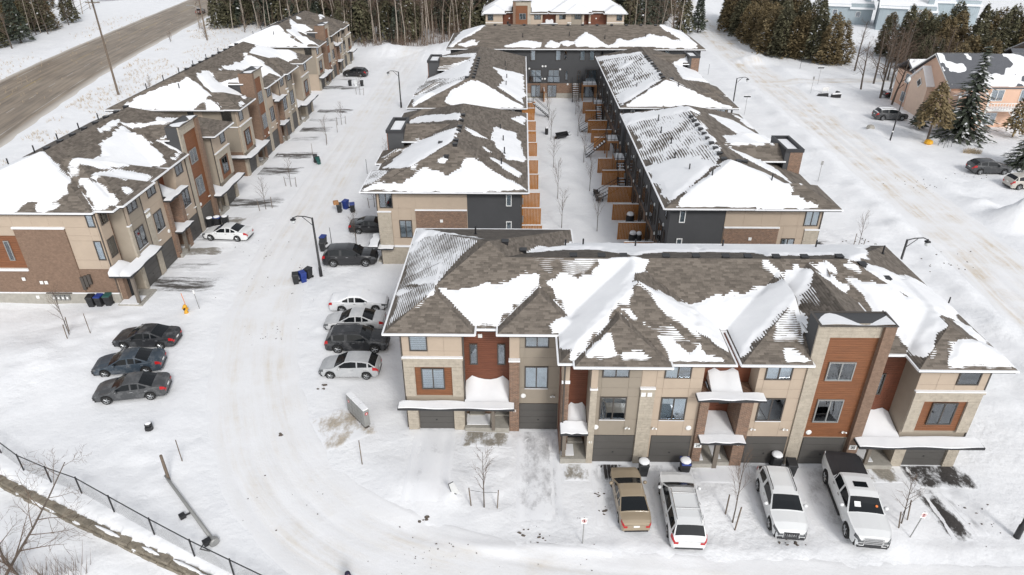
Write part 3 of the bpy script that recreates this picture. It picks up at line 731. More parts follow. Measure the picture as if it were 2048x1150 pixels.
def std_front(f, entry=True, solid=False, yo=0., nums=('41','39','37','35','33'), corner=False):
    """five-unit terrace front, 24 m long (bays left to right)"""
    if entry:
        f.box('wall', 'rust', 0, 1.6, 1.7, 13.9, 0, 7.62); f.boards('rust', .0, 1.6, 1.699, 2.3, 7.6)
        f.box('brick_pilaster', 'brick', .0, .42, .55, 1.66, 0, 5.6); f.box('wall', 'beige', .0, .42, .55, 1.66, 5.6, 7.6); f.box('pilaster_cap', 'snow_roof', -.03, .45, .5, .548, 5.5, 5.72)
        f.canopy(-.05, 1.62, -.35, .5, 2.45, .25, .1); f.canopy(.43, 1.6, .5, 1.66, 2.452, .75, .3); door(f, .62, 1.42, 1.66); porch_floor(f, .02, 1.58, -.2, 1.2); f.box('porch_post', 'post', .12, .34, -.05, .17, .31, 2.2)
        f.box('brick_panel', 'brick', .02, .58, 1.6, 1.69, 0, 2.28)
    if corner:
        f.box('wall', 'beige', -.35, 1.0, .95, 13.9, 0, 7.62); f.box('wall', 'rust', 1.0, 1.6, 1.3, 13.9, 0, 7.62); f.boards('rust', 1.0, 1.6, 1.299, 2.6, 7.6)
        f.panels('beige', [-.35, -.15, .85, 1.0], [2.9, 3.75, 5.25, 6.45, 7.6], .95, [(-.15, .85, 3.75, 5.25), (-.15, .85, 6.45, 7.7)])
        f.window(-.15, .85, 3.75, 5.25, .92, 1, 'blind'); f.window(-.15, .85, 6.45, 7.58, .92, 1, 'blind')
        f.canopy(-1.35, 4.4, -.95, -.04, 2.75, .25, .1); f.canopy(-1.36, 1.02, -.04, .9, 2.752, .5, .3); f.box('porch_post', 'post', -1.0, -.76, -.8, -.56, 0, 2.53); porch_floor(f, -1.2, 1.5, -1.0, 1.0, .2)
        f.box('brick_panel', 'brick_t', -.36, 1.0, .5, .949, 0, 2.5); door(f, .2, 1.0, .5, .22)
    bay_unit(f, 1.6, 4.45, 'taupe', (2.2, 3.74), -.04 if corner else 0., back=('dark', 'curtain'), garage=(1.98, 4.42), solid=solid)
    f.stones(1.58, 1.97, -.2, 0, 0, 5.6, solid=solid); f.box('pilaster_cap', 'snow_roof', 1.55, 2.0, -.23, 0, 5.61, 5.7); f.panels('beige', [1.58, 1.97], [5.72, 7.6], -.16)
    f.box('wall', 'beige', 4.45, 5.3, .003, 13.9, 0, 7.62); f.stones(4.45, 5.29, -.16, 0, 0, 5.66, solid=solid); f.box('pilaster_cap', 'snow_roof', 4.42, 5.3, -.2, 0, 5.67, 5.75); f.panels('beige', [4.46, 5.3], [5.8, 7.6], -.0)
    f.put('vent_cover', square, 4.62, -.16, 5.32); f.put('vent_cover', square, 4.98, -.16, 5.32)
    bay_unit(f, 5.3, 7.95, 'beige', (5.72, 7.22), 0, (6.4, 7.36), ('white', 'half'), (5.42, 7.83), solid=solid)
    # shared porch between two units
    f.box('wall', 'rust', 7.95, 11.0, 1.75, 13.9, 0, 7.62); f.boards('rust', 8.5, 10.3, 1.749, 2.4, 7.6)
    f.box('brick_pier', 'brick', 7.95, 8.46, -.3, 1.74, 0, 5.28); f.box('brick_pier', 'brick', 10.3, 10.99, -.3, 1.74, 0, 5.28)
    f.window(8.5, 8.95, 3.2, 5.1, 1.70, 1, 'dark'); f.window(9.72, 10.28, 3.2, 5.1, 1.70, 1, 'dark')
    f.canopy(7.55, 11.42, -.95, -.31, 5.55, .06, .0); f.canopy(8.47, 10.29, -.31, 1.1, 5.552, .75, .6); f.box('wall', 'rust', 7.96, 10.99, 1.1, 1.745, 5.3, 7.6)
    f.canopy(8.1, 10.78, -1.0, -.31, 2.42, .05, .0); f.canopy(8.47, 10.29, -.31, 1.7, 2.422, .2, .3); door(f, 8.52, 9.12, 1.72); door(f, 9.66, 10.26, 1.72); f.box('brick_panel', 'brick', 9.16, 9.6, 1.66, 1.745, 0, 2.38)
    porch_floor(f, 8.0, 9.3, -.5, 1.3); porch_floor(f, 9.32, 10.28, -.3, 1.3, .26); f.box('porch_post', 'post', 9.2, 9.46, -.55, -.29, .0, 2.18)
    bay_unit(f, 11.0, 13.64, 'beige', (11.38, 12.88), 0, (6.34, 7.32), ('half', 'white'), (11.1, 13.55), solid=solid)
    bay_tower(f, 13.64, 0., solid=solid)
    bay_recess(f, 17.72, 20.05, 1.5)
    f.canopy(17.3, 24.55, -1.15, -.37, 2.35, .08, .0); f.canopy(17.75, 20.02, -.37, 1.46, 2.352, .8, .4); f.canopy(20.02, 24.5, -.37, -.22, 2.346, .03, 0)
    bay_endbump(f, 20.05, 23.9, solid=solid)
    for x, z in ((2.05, 2.75), (7.55, 2.75), (14.7, 2.5)): f.put('vent_cover', oval, x, -.035, z)
    for x, z in ((3.9, 2.72), (5.5, 2.72), (11.3, 2.72), (13.2, 2.72), (16.7, 2.55)): f.put('flood_light', spot, x, -.04, z)
    if nums:
        for (x, y, p), t in zip(((1.78, -.225, 0), (8.2, -.32, 1), (10.64, -.305, 0), (17.4, -.365, 1), (20.4, -.225, 'stone')), nums): number(f, t, x, y, 1.62, p)
def downpipe(f, x, y, z0=.1, z1=7.5): f.box('downpipe', 'bronze', x-.04, x+.04, y-.09, y-.01, z0, z1)
# ---------------------------------------------------------------- roof layouts (local coordinates of each block)
ROOF = {}
ROOF['A'] = [
    cmpt(-40, 27.05, 2.9, 14.6, 7.70, 99, .40, .55, .35, (-2, 27.05, 2.9, 14.6)),
    cmpt(10, 27.04, .6, 14.58, 7.695, 99, .402, .365, .352, (19.2, 27.04, .6, 14.58)),
    cmpt(-8.05, 3.9, 2.92, 17.1, 7.70, .52, .52, .55, .362),
    cmpt(-8.03, -2.68, 2.2, 8.5, 7.79, .53, .55, .55, 99),
    cmpt(-1.3, 3.65, 2.2, 8.5, 7.80, .55, .55, .55, 99),
    cmpt(2.2, 11.95, -.5, 7.3, 7.70, .5, .5, .5, 99),
    cmpt(3.05, 8.36, -.9, 5.0, 7.77, .55, .55, .55, 99),
    cmpt(12.3, 20.4, -.5, 7.3, 7.71, .52, .52, .52, 99, (12.3, 16.2, -.5, 7.3)),
    cmpt(16.1, 20.25, .95, 7.4, 9.0, .52, .52, 99, 99),
    cmpt(21.84, 27.12, -.85, 7.0, 7.72, .45, .45, .45, 99)]
def std_roof(mirror=None, L=24.0, back=15.0, zr=2.9, yr=7.0, sl=.5, sr=.5, y0=1.0, extra=()):
    c = [cmpt(-.75, L+.7, y0, back, 7.70, sl, sr, zr/(yr-y0), zr/(back-yr)),
         cmpt(-.3, 9.45, -.45, yr, 7.70, .5, .5, .5, 99), cmpt(.55, 5.86, -.85, 5.0, 7.77, .55, .55, .55, 99),
         cmpt(9.8, 17.9, -.45, yr, 7.71, .52, .52, .52, 99, (9.8, 13.7, -.45, yr)), cmpt(13.6, 17.75, .95, yr, 9.0, .52, .52, 99, 99),
         cmpt(19.34, 24.62, -.85, 6.5, 7.72, .48, .48, .48, 99)] + list(extra)
    if mirror is not None:
        o = []
        for i, q in enumerate(c):
            if i == 0: o.append(q); continue
            sL, sR, sF, sB = q['s']; o.append(cmpt(mirror-q['x1'], mirror-q['x0'], q['y0'], q['y1'], q['z0'], sR, sL, sF, sB, (mirror-q['clip'][1], mirror-q['clip'][0], q['clip'][2], q['clip'][3]) if q['clip'] else None))
        c = o
    return c
ROOF['B'] = std_roof(None, 24.0, 15.1, 3.0, 7.0, .58, .5)
ROOF['C'] = std_roof(24.0, 30.2, 15.1, 3.0, 7.2, .58, .5, extra=(cmpt(-6.9, -1.6, -.85, 6.5, 7.725, .48, .48, .48, 99),))
ROOF['D'] = std_roof(24.0, 27.0, 15.1, 3.0, 7.2, .6, .5)
ROOF['J'] = std_roof(24.0, 31.5, 15.1, 2.7, 7.2, .55, .55, extra=(cmpt(-8.1, -2.8, -.85, 6.5, 7.725, .48, .48, .48, 99),))
def mid_roof(L, W, bumps, tower, zr=2.7, yr=None, sl=.48, sr=.48):
    yr = yr or W/2
    c = [cmpt(-.7, L+.7, -.6, W+.7, 7.6, sl, sr, zr/(yr+.6), zr/(W+.7-yr))]
    for i, (a, b) in enumerate(bumps): c.append(cmpt(a, b, -1.15, yr-1.2, 7.605+.004*i, .45, .45, .45, 99))
    if tower: c.append(cmpt(tower[0], tower[1], 1.05, yr-.5, 8.9, .5, .5, 99, 99))
    return c
# E: local x = 81.3 - Y, y = X + 13 ;  F: x = 115.5 - Y ; G: x = Y - 53.6, y = 25.6 - X ; H: x = Y - 85.3
ROOF['E'] = mid_roof(24.3, 13.0, [(19.6, 25.0), (13.6, 17.6), (-.6, 5)], (10, 14.6), 2.75, 6.6, .45, .50)
ROOF['F'] = mid_roof(30.6, 13.0, [(26, 31.3), (20, 25)], (10.5, 15.5), 2.75, 6.6, .45, .55)
ROOF['G'] = mid_roof(27.6, 12.9, [(-.75, 4.8), (14, 19)], (7.6, 11.8), 2.6, 7.3, .6, .45)
ROOF['H'] = mid_roof(30.6, 12.9, [(-.75, 4.8), (5.5, 10.5)], (19, 23), 2.6, 7.3, .6, .45)
# I: local x = 30.2 - X, y = 134 - Y (faces away)
ROOF['I'] = [cmpt(-.7, 42.9, -.7, 14.7, 8.2, .42, .42, .36, .36), cmpt(.5, 5.8, -1.1, 6, 8.21, .45, .45, .45, 99), cmpt(36, 41.5, -1.1, 6, 8.22, .45, .45, .45, 99)]
PLACE = dict(A=(0, 31.3, 0), B=(-33.0, 50.25, 90), C=(-34.0, 80.4, 90), D=(-36.3, 124.3, 90), E=(-13.0, 81.3, -90), F=(-13.0, 115.5, -90), G=(25.6, 53.6, 90), H=(25.8, 85.3, 90), I=(30.2, 134, 180), J=(-8.3, 165, 0))
ZS = dict(B=1.09, C=1.10)      # the left row stands a little taller
SNOW = {}
SNOW['A'] = ([[(-4.9,5.4),(-4.2,5.2),(-3.2,5.2),(-2.1,5.4),(-1.2,5.7),(0.0,6.1),(0.5,6.4),(1.1,6.3),(1.1,5.7),(-1.4,3.3),(-1.5,3.4),(-2.6,3.3),(-3.7,4.3)],[(1.2,6.3),(1.8,6.0),(3.6,6.1),(4.6,6.5),(5.0,7.3),(6.8,7.7),(8.1,7.2),(6.9,5.2),(6.5,3.7),(5.5,2.6),(3.2,0.0),(3.0,-0.1),(2.9,0.4),(2.0,1.0),(2.0,2.5),(1.8,2.7),(3.2,3.5)],[(3.7,-0.3),(5.0,0.7),(5.2,-0.2),(7.6,-0.3),(7.6,-0.4)],[(5.8,2.7),(6.4,2.6),(7.3,1.8),(7.3,1.5),(8.6,0.8),(9.4,0.2),(10.1,0.6),(10.0,-0.5),(8.5,-0.2),(8.4,0.2),(7.8,1.0)],[(9.6,0.4),(10.2,0.2),(11.1,-0.4),(10.6,-0.5),(9.4,-0.5)],[(6.8,4.7),(8.0,4.2),(9.5,4.2),(11.0,4.6),(10.2,1.0),(8.1,3.1)],[(10.3,4.2),(10.5,4.6),(12.1,5.0),(13.7,5.3),(15.4,5.6),(16.2,5.6),(17.1,7.0),(17.5,7.1),(18.1,6.3),(17.9,5.8),(17.5,5.1),(16.1,3.4),(15.9,3.0),(14.4,2.0),(12.4,0.2),(12.3,1.2),(11.9,0.7),(9.7,1.6)],[(15.5,7.1),(16.5,6.3),(16.1,6.1)],[(18.6,7.1),(19.4,7.0),(19.6,6.4),(19.0,6.8)],[(20.5,7.0),(21.0,6.9),(21.2,6.5),(20.6,6.7)],[(18.1,6.2),(19.3,6.1),(20.1,5.1),(19.7,5.1)],[(16.2,2.9),(16.3,1.5),(16.7,1.0),(16.0,1.0)],[(14.9,0.2),(15.7,0.0),(16.1,-0.3),(14.9,-0.4)],[(20.2,5.9),(21.7,5.6),(22.8,5.2),(24.4,3.4),(24.4,1.9),(23.7,1.3),(22.5,0.1),(22.1,0.5),(21.9,1.4),(21.4,3.0),(20.9,3.7)],[(21.8,7.9),(23.8,8.6),(24.7,8.3),(26.2,9.3),(27.3,7.9),(27.5,5.3),(25.9,3.3),(24.4,3.4),(22.6,5.7),(21.8,6.4)],[(25.6,2.9),(26.7,3.5),(27.3,1.9),(26.1,1.3)],[(24.2,0.9),(26.0,1.1),(27.2,1.2),(27.3,-0.1),(27.5,-0.7),(23.9,-0.6),(23.6,-0.5)],[(0.3,9.4),(3.8,14.6),(13.4,14.6),(12.3,10.5),(10.1,10.4),(7.5,8.6),(5.6,11.2),(2.9,11.4)],[(12.5,14.0),(25.6,14.6),(22.9,9.4),(20.8,7.4),(21.0,9.4),(16.0,8.7),(16.0,10.3),(12.4,10.5)],[(-8.1,17.4),(-2.6,10.4),(-3.1,11.0),(-7.1,14.8),(-7.9,13.1),(-8.1,13.4)],[(-7.9,7.9),(-5.6,6.7),(-5.2,5.7)],[(-8.2,6.6),(-6.8,6.2),(-8.1,7.4)],[(-5.6,4.4),(-5.3,5.3),(-5.4,4.6)]],
  [([(-8.1,17.4),(-2.5,10.0),(-5.2,5.5),(-8.0,7.7)],0.009),([(-8.1,8.1),(-5.2,5.4),(-6.2,3.9),(-8.0,2.7)],0.008),([(14.5,2.3),(16.1,2.8),(15.9,0.9),(14.4,0.9)],0.008),([(15.6,3.3),(16.1,3.0),(12.4,-0.1),(12.4,0.2)],0.01),([(16.7,4.3),(17.9,4.9),(17.3,2.7),(16.7,2.6)],0.008),([(21.5,2.4),(22.0,0.9),(21.2,0.8),(21.0,1.8)],0.009),([(22.2,0.4),(22.5,0.1),(24.3,1.2),(24.4,0.9),(22.7,-0.5)],0.007),([(7.3,1.6),(8.6,0.9),(10.1,0.6),(8.7,1.9)],0.007),([(0.5,7.3),(4.9,7.4),(3.4,6.1),(1.8,6.1)],0.003)])
SNOW['B'] = ([[(1.4,9.3),(3.2,6.4),(3.6,5.6),(2.2,3.9),(1.1,3.6),(0.3,4.3),(-0.4,8.5)],[(12.4,17.4),(3.2,5.3),(2.3,4.0),(0.8,3.5),(0.5,6.1),(-0.7,7.5),(-0.7,8.4)],[(0.5,5.9),(-0.1,3.8),(-0.7,4.2),(-0.5,5.4)],[(3.7,4.7),(3.5,4.1),(2.3,2.3),(1.8,0.5),(1.1,-0.3),(-0.1,0.3),(0.7,1.2)],[(2.2,2.9),(1.6,1.8),(1.0,-0.4),(-0.3,0.7),(0.4,1.5)],[(3.7,4.6),(7.7,4.3),(10.3,5.1),(14.3,5.6),(14.7,5.7),(13.3,3.7),(12.9,2.6),(10.3,0.1),(9.9,0.5),(5.1,2.6)],[(2.7,2.6),(6.0,1.9),(7.3,-0.4),(4.1,0.8)],[(13.4,2.1),(14.7,1.0),(17.4,1.0),(16.8,1.0),(10.7,-0.4),(11.6,0.1),(13.3,-0.0)],[(15.5,3.3),(19.5,4.5),(21.4,3.4),(15.4,1.4)],[(15.2,6.1),(15.5,3.5),(15.4,3.6),(14.7,5.8)],[(2.9,0.2),(3.6,-0.2),(2.1,-0.5)],[(11.7,6.4),(15.7,6.4),(15.6,6.2),(11.5,6.1)],[(1.0,11.9),(2.5,9.7),(1.3,9.2),(-0.4,11.3)]],
  [])
SNOW['C'] = ([[(-0.3,13.4),(1.9,9.7),(3.4,6.4),(3.2,5.5),(1.5,2.9),(-0.6,4.7),(-0.7,9.0)],[(5.7,6.2),(8.1,5.8),(6.3,4.1),(7.4,1.0),(1.8,2.4),(3.4,4.6)],[(10.4,5.4),(18.8,4.7),(18.7,2.8),(16.7,-0.2),(15.0,1.8),(15.3,3.6)],[(19.2,5.0),(40.3,7.5),(26.5,0.0),(25.7,2.7)],[(6.3,3.1),(8.0,1.0),(8.4,1.0),(6.8,1.0)],[(0.7,3.4),(0.3,2.2),(-0.7,1.5),(-0.7,3.0)],[(2.1,-0.2),(8.5,1.0),(9.6,1.0),(-0.5,-0.8)]],
  [])
SNOW['D'] = ([[(-0.6,15.4),(7.4,13.3),(4.4,8.5),(3.8,7.0),(2.3,5.5),(0.4,3.6),(-0.6,0.7)],[(3.2,5.7),(6.1,5.0),(1.1,1.0),(0.2,-0.7),(-0.1,1.4)],[(11.0,7.0),(7.9,3.3),(6.9,2.1),(5.6,5.2)],[(41.5,10.7),(38.8,7.5),(34.9,5.7),(18.3,3.4)],[(14.9,7.1),(15.4,6.0),(13.2,6.3)]],
  [])
SNOW['E'] = ([[(24.7,-1.1),(24.2,-0.1),(24.2,2.7),(22.4,4.4),(22.7,5.6),(23.5,6.3),(21.4,8.1),(21.5,9.0),(23.0,11.1),(24.6,13.6),(25.0,9.7),(24.9,4.6),(24.8,1.2)],[(19.3,0.1),(14.6,2.0),(14.6,6.2),(14.4,6.7),(18.9,6.6),(22.5,2.8)],[(4.5,-0.0),(3.5,1.6),(9.6,6.6),(11.8,6.7)],[(9.2,10.3),(9.0,12.4),(17.2,13.4),(18.2,11.8),(14.1,10.0)],[(13.4,7.2),(14.5,9.8),(14.9,8.3)],[(19.7,10.2),(20.3,13.3),(22.0,12.7)],[(4.2,11.7),(1.4,13.3),(4.5,13.3)],[(22.0,5.3),(21.2,5.8),(21.2,6.3),(21.8,6.0)],[(17.2,9.3),(18.0,10.0),(18.4,9.8)]],
  [([(16.0,-1.4),(14.2,2.7),(15.8,1.3),(17.5,-0.4)],0.009),([(23.4,-1.2),(19.1,-1.1),(22.4,1.3),(23.9,-0.2)],0.01),([(13.4,4.0),(14.7,6.6),(18.7,6.8),(20.3,3.8)],0.012)])
SNOW['F'] = ([[(30.2,3.5),(28.5,4.4),(27.2,6.5),(26.9,7.4),(28.5,9.7),(31.0,13.4),(31.3,7.2),(31.0,4.6)],[(16.2,9.1),(13.3,13.3),(30.0,13.3),(26.2,10.0),(21.3,10.9)],[(26.2,-1.1),(25.1,4.1),(26.7,5.6),(29.6,1.4),(31.0,-0.3)],[(16.1,-1.5),(14.9,5.7),(10.2,6.2),(25.3,6.0),(18.8,1.6)],[(1.0,0.2),(10.2,6.3),(13.4,5.9)]],
  [([(28.1,-1.9),(15.6,-1.3),(13.0,5.6),(26.4,6.0),(25.0,-0.1)],0.009)])
SNOW['G'] = ([[(0.2,12.3),(4.1,7.7),(4.1,6.6),(3.4,4.2),(1.7,2.3),(0.6,3.0),(-0.3,0.5),(-0.7,0.8),(-0.7,12.7)],[(8.7,6.1),(8.1,4.4),(6.9,2.4),(2.0,1.6),(4.5,2.6),(6.2,4.7)],[(21.8,4.9),(23.1,1.7),(20.3,0.1),(17.6,-1.2),(9.5,1.7),(9.5,6.1),(12.4,5.6),(16.4,3.0)],[(26.8,0.5),(25.5,-0.8),(21.4,-1.2),(22.1,-0.0)],[(27.8,13.5),(21.1,6.3),(19.6,6.4),(22.5,11.1),(23.5,13.5)],[(9.4,13.6),(9.0,11.4),(7.3,9.1),(4.2,8.7),(0.1,13.0)],[(17.3,7.4),(10.3,7.1),(6.3,7.6),(8.0,8.1),(13.0,7.8)]],
  [([(27.7,13.5),(20.5,6.5),(4.9,7.7),(-0.4,13.3)],0.009)])
SNOW['H'] = ([[(5.3,13.4),(6.2,9.9),(4.2,8.0),(0.0,13.3)],[(-0.5,13.1),(1.6,10.3),(3.2,7.6),(3.0,6.2),(1.2,3.4),(-0.5,-0.0)],[(20.3,8.0),(6.0,7.4),(6.9,8.2),(14.6,8.3)],[(30.3,13.4),(22.0,7.7),(21.3,8.0),(27.0,13.3)],[(21.3,10.6),(18.4,8.8),(17.4,11.4)],[(8.2,4.1),(12.8,-0.5),(22.2,-0.8),(19.1,3.1),(17.5,3.4)],[(1.4,5.2),(0.1,2.4),(-0.4,0.3),(-0.1,3.5)],[(4.9,7.3),(3.5,6.2),(-0.1,1.3),(0.9,3.3)]],
  [([(29.5,13.4),(22.0,7.7),(4.2,7.7),(-0.0,13.4)],0.009)])
SNOW['I'] = ([[(33.7,14.0),(32.0,13.2),(29.4,12.0),(26.8,12.7),(26.7,14.1)],[(26.6,14.0),(25.2,12.2),(23.8,13.2),(24.2,14.0)],[(23.6,12.7),(22.4,11.9),(21.4,12.7),(22.4,14.0)],[(21.1,12.4),(19.1,9.3),(16.6,12.4),(15.3,14.0),(20.8,14.0)],[(15.6,13.8),(13.4,11.6),(11.5,12.1),(8.1,10.0),(7.4,10.3),(1.9,12.6),(0.7,14.2)],[(42.6,13.6),(41.5,2.4),(38.2,-14.0),(36.5,7.4),(41.9,13.9)],[(41.0,13.3),(38.2,12.0),(37.9,13.3),(39.5,14.2)],[(6.0,7.4),(-0.1,-11.4),(0.5,13.3),(1.8,13.6)],[(38.7,13.4),(37.3,12.2),(37.8,12.7)]],
  [])
SNOW['J'] = ([[(-2,-2),(33,-2),(33,9),(-2,9)]],
  [])
# ---------------------------------------------------------------- townhouse blocks
GT = 'blocks of the townhouse development'
def block(key, label):
    x, y, a = PLACE[key]; o = empty('townhouse_block', (x, y, 0), R(a), label, 'building', GT); o.scale = (1, 1, ZS.get(key, 1.0)); return o
def roofit(root, key, **kw):
    p, d = SNOW[key]; return build_roof(root, ROOF[key], p, d, **kw)

# ---- A, the nearest terrace
A = block('A', 'nearest townhouse terrace with seven grey garage doors facing the camera')
fA = Fr(A, 2.5, 0, 0); std_front(fA, True, False)
fL = Fr(A, 0, 0, 0)
bay_endbump(fL, -7.15, -3.5, 2.88, 16.4, 'left', ('blind', 'blind'))
bay_recess(fL, -3.5, -.62, 4.2, 16.4, ((.35, .85, 4.2, 5.8), (2.1, 2.6, 4.2, 5.8)), doors=((.3, 1.15), (2.0, 2.8)), post=1.75, floor=False)
fL.box('brick_panel', 'brick', -2.3, -1.55, 4.1, 4.195, 0, 2.25); porch_floor(fL, -3.48, -.64, 2.55, 4.0)
fL.canopy(-7.62, -.3, 1.95, 2.58, 2.35, .06, .0); fL.canopy(-3.48, -.64, 2.58, 4.15, 2.352, .85, .45); fL.canopy(-7.5, -3.5, 2.58, 2.7, 2.346, .03, 0)
fL.box('wall', 'beige', -.62, 0, 2.9, 16.4, 0, 7.62); fL.box('brick_pilaster', 'brick', -.62, .0, 2.62, 2.899, 0, 5.5); fL.box('pilaster_cap', 'snow_roof', -.66, .04, 2.58, 2.9, 5.51, 5.6); fL.panels('beige', [-.6, 0], [5.62, 7.6], 2.9)
bay_unit(fL, 0, 2.6, 'taupe', (.33, 1.78), 2.9, (6.42, 7.6), ('white', 'curtain'), (.0, 2.45), D=16.4)
fL.put('vent_cover', oval, .25, 2.86, 2.75); fL.put('flood_light', spot, 2.1, 2.86, 2.72)
number(fL, '45', -3.83, 2.70, 1.62, False); number(fL, '43', -.31, 2.60, 1.62, False)
for x, y in ((-7.2, 2.9), (-3.42, 2.9), (2.56, 2.9), (2.62, .5), (26.45, 0)): downpipe(fL, x, y)
fL.box('wall', 'charcoal', -7.1, 2.6, 16.4, 16.45, 0, 7.6); fL.box('wall', 'charcoal', 2.6, 26.4, 13.9, 13.95, 0, 7.6)
fL.box('wall', 'charcoal', 16.2, 20.15, 1.05, 6.0, 7.5, 8.82)
roofit(A, 'A', tabw=.34, expo=.15, step=.13, thick=.16, seed=1, vents=[(3.4,7.7),(5.2,7.7),(6.6,7.7),(9.3,7.7),(11.2,7.7),(13.1,7.7),(14.5,7.7),(16.3,7.7),(18.1,7.7),(20.4,7.9),(21.6,7.2),(22.8,6.2),(-1.0,9.4),(.2,9.4)], stacks=[(3.2,12.3),(8.2,12.6),(14.4,12.6),(21,12.6),(-3.2,13),(25.5,12),(4.5,12.8)])

fw = Fr(A, -7.15, 16.4, -90); fw.panels('beige', [0, 1.9, 3.8, 5.7, 7.6, 9.5, 11.3, 12.4, 13.5], [2.3, 3.5, 5.1, 5.7, 6.4, 7.5, 7.62], 0, [(11.3, 12.4, 3.5, 5.1), (11.3, 12.4, 6.4, 7.5), (3.8, 7.6, 0, 5.7)]); fw.window(11.3, 12.4, 3.5, 5.1, -.03, 2, 'blind'); fw.window(11.3, 12.4, 6.4, 7.5, -.03, 2, 'blind'); fw.box('brick_panel', 'brick', 3.82, 7.58, -.1, -.001, 0, 5.6); fw.box('ledge', 'snow_roof', 3.8, 7.6, -.16, -.002, 5.61, 5.7); fw.stones(0, 3.8, -.08, -.001, 0, 2.28, solid=True); fw.stones(7.6, 13.3, -.08, -.001, 0, 2.28, solid=True)
# ---- left row
def left_block(key, label, flip, L, ext=None, nums=None, solid=True):
    r = block(key, label); f = Fr(r, 0, 0, 0, 24.0 if flip else None)
    std_front(f, bool(flip), solid, nums=nums, corner=not flip)
    if ext:
        e0 = Fr(r, 0, 0, 0)
        bay_recess(e0, 24.0, L-3.85, 1.5, post=None, wins=((.4, .85, 4.2, 5.75),), doors=((.5, 1.3),)); bay_endbump(e0, L-3.85, L, solid=True); e0.canopy(23.9, L+.5, -1.15, -.23, 2.35, .2); e0.canopy(24.0, L-3.9, -.23, 1.46, 2.345, .8)
    fl = Fr(r, 0, 0, 0); fl.box('wall', 'greige', -.02 if not flip else 0, L, 13.9, 14.0, 0, 7.6)
    fl.box('wall', 'charcoal', (13.75 if not flip else 6.35), (17.65 if not flip else 10.25), 1.05, 5.8, 7.5, 8.82)
    for x in ((4.4, 8.0, 13.6, 20.0) if not flip else (3.9, 10.3, 16.0, 19.5)): downpipe(fl, x, -.02)
    return r
B = left_block('B', 'near left townhouse terrace with brick and rust end wall', False, 24.0)
fe = Fr(B, -.36, 14.0, -90)       # end wall, x = world X + 47
fe.box('wall', 'beige', 0, 13.05, 0, .3, 0, 7.62)
fe.panels('beige', [0, 1.5, 3.0, 4.6, 6.0, 7.6, 9.0, 10.15, 12.12, 12.75, 13.04], [5.72, 6.42, 7.6], 0, [(12.12, 12.75, 6.42, 7.7)])
fe.panels('beige', [10.15, 12.12, 12.75, 13.04], [2.9, 3.69, 5.3, 5.72], 0, [(12.12, 12.75, 3.69, 5.3)])
fe.window(12.12, 12.75, 6.42, 7.58, -.03, 1, 'blind'); fe.window(12.12, 12.75, 3.69, 5.3, -.03, 1, 'white')
fe.box('brick_panel', 'brick_t', 5.95, 10.13, -.14, -.001, .85, 6.3); fe.box('ledge', 'snow_roof', 5.9, 10.18, -.22, -.001, 6.31, 6.45)
fe.boards('rust2', 0, 5.94, -.01, 3.0, 5.7); fe.window(4.72, 5.16, 3.65, 5.3, -.08, 1, 'dark', 'galv')
fe.box('brick_panel', 'brick_t', 0, 5.94, -.12, -.001, .85, 2.78); fe.box('ledge', 'snow_roof', 0, 5.97, -.24, -.002, 2.79, 2.93)
fe.box('brick_panel', 'brick_t', 10.13, 13.0, -.10, -.001, .85, 2.88)
fe.box('foundation', 'concrete', -.1, 13.0, -.22, -.003, -.2, .82); fe.box('ledge', 'snow_roof', 0, 13.0, -.24, -.145, .83, .9)
for i in range(4):
    o = fe.box('gas_meter', 'galv', 7.3+i*.38, 7.58+i*.38, -.46, -.23, .35, .75); ob('meter_dial', boxmesh(.16, .02, .16, M['white']), o, (0, -.12, 0))
fe.box('gas_pipe', 'bronze', 6.8, 9.0, -.32, -.25, .86, .93)
for i in range(3): fe.box('utility_box', 'bronze', 10.1+i*.32, 10.36+i*.32, -.3, -.11, 1.2+.25*i, 2.3+.1*i)
for x, z in ((5.3, 2.1), (6.7, 1.8), (7.1, 1.8), (5.9, .5)): fe.put('vent_cover', square, x, -.2, z)
downpipe(fe, 12.95, -.02, .1, 7.5)
roofit(B, 'B', tabw=.4, expo=.16, step=.16, thick=.15, seed=2, vents=[(5.5+i*1.9, 7.3) for i in range(8)], stacks=[(6+i*3.6, 11.5) for i in range(5)]+[(2.5, 10)])
Cb = left_block('C', 'middle left townhouse terrace with orange tower near its front corner', True, 30.2, ext=True)
fe = Fr(Cb, 0, 14.0, -90); fe.box('wall', 'beige', 0, 14.0, 0, .2, 0, 7.6); fe.panels('taupe', [0, 2.8, 5.6, 8.2, 10.0, 12.0, 13.95], [2.9, 5.6, 7.5], 0, [(8.2, 10.0, 5.6, 7.6)]); fe.box('wall', 'charcoal', 8.25, 9.0, -.03, .0, 5.6, 7.5)
fe.window(.6, 1.9, 6.6, 7.4, -.06, 2, 'dark'); fe.window(12.3, 13.5, 6.3, 7.45, -.06, 1, 'dark'); fe.box('ledge', 'snow_roof', 10.0, 14.05, -.1, -.031, 5.62, 5.72); fe.canopy(11.9, 14.6, -.7, -.035, 2.35, .1); fe.box('brick_panel', 'brick_t', 0, 13.98, -.02, -.001, 0, 2.85)
roofit(Cb, 'C', tabw=.5, expo=.16, step=.2, thick=.15, seed=3, vents=[(6+i*2.1, 7.5) for i in range(9)], stacks=[(3+i*4.5, 11.5) for i in range(6)]+[(2.0, 7.0)])
Db = left_block('D', 'farthest left townhouse terrace beside the bare woods', True, 27.0, ext=True)
fe = Fr(Db, 0, 14.0, -90); fe.box('wall', 'beige', 0, 14.0, 0, .2, 0, 7.6); fe.panels('taupe', [0, 3, 6, 9, 12, 13.95], [2.9, 5.6, 7.5], 0); fe.window(12.2, 13.4, 6.2, 7.4, -.06, 1, 'dark')
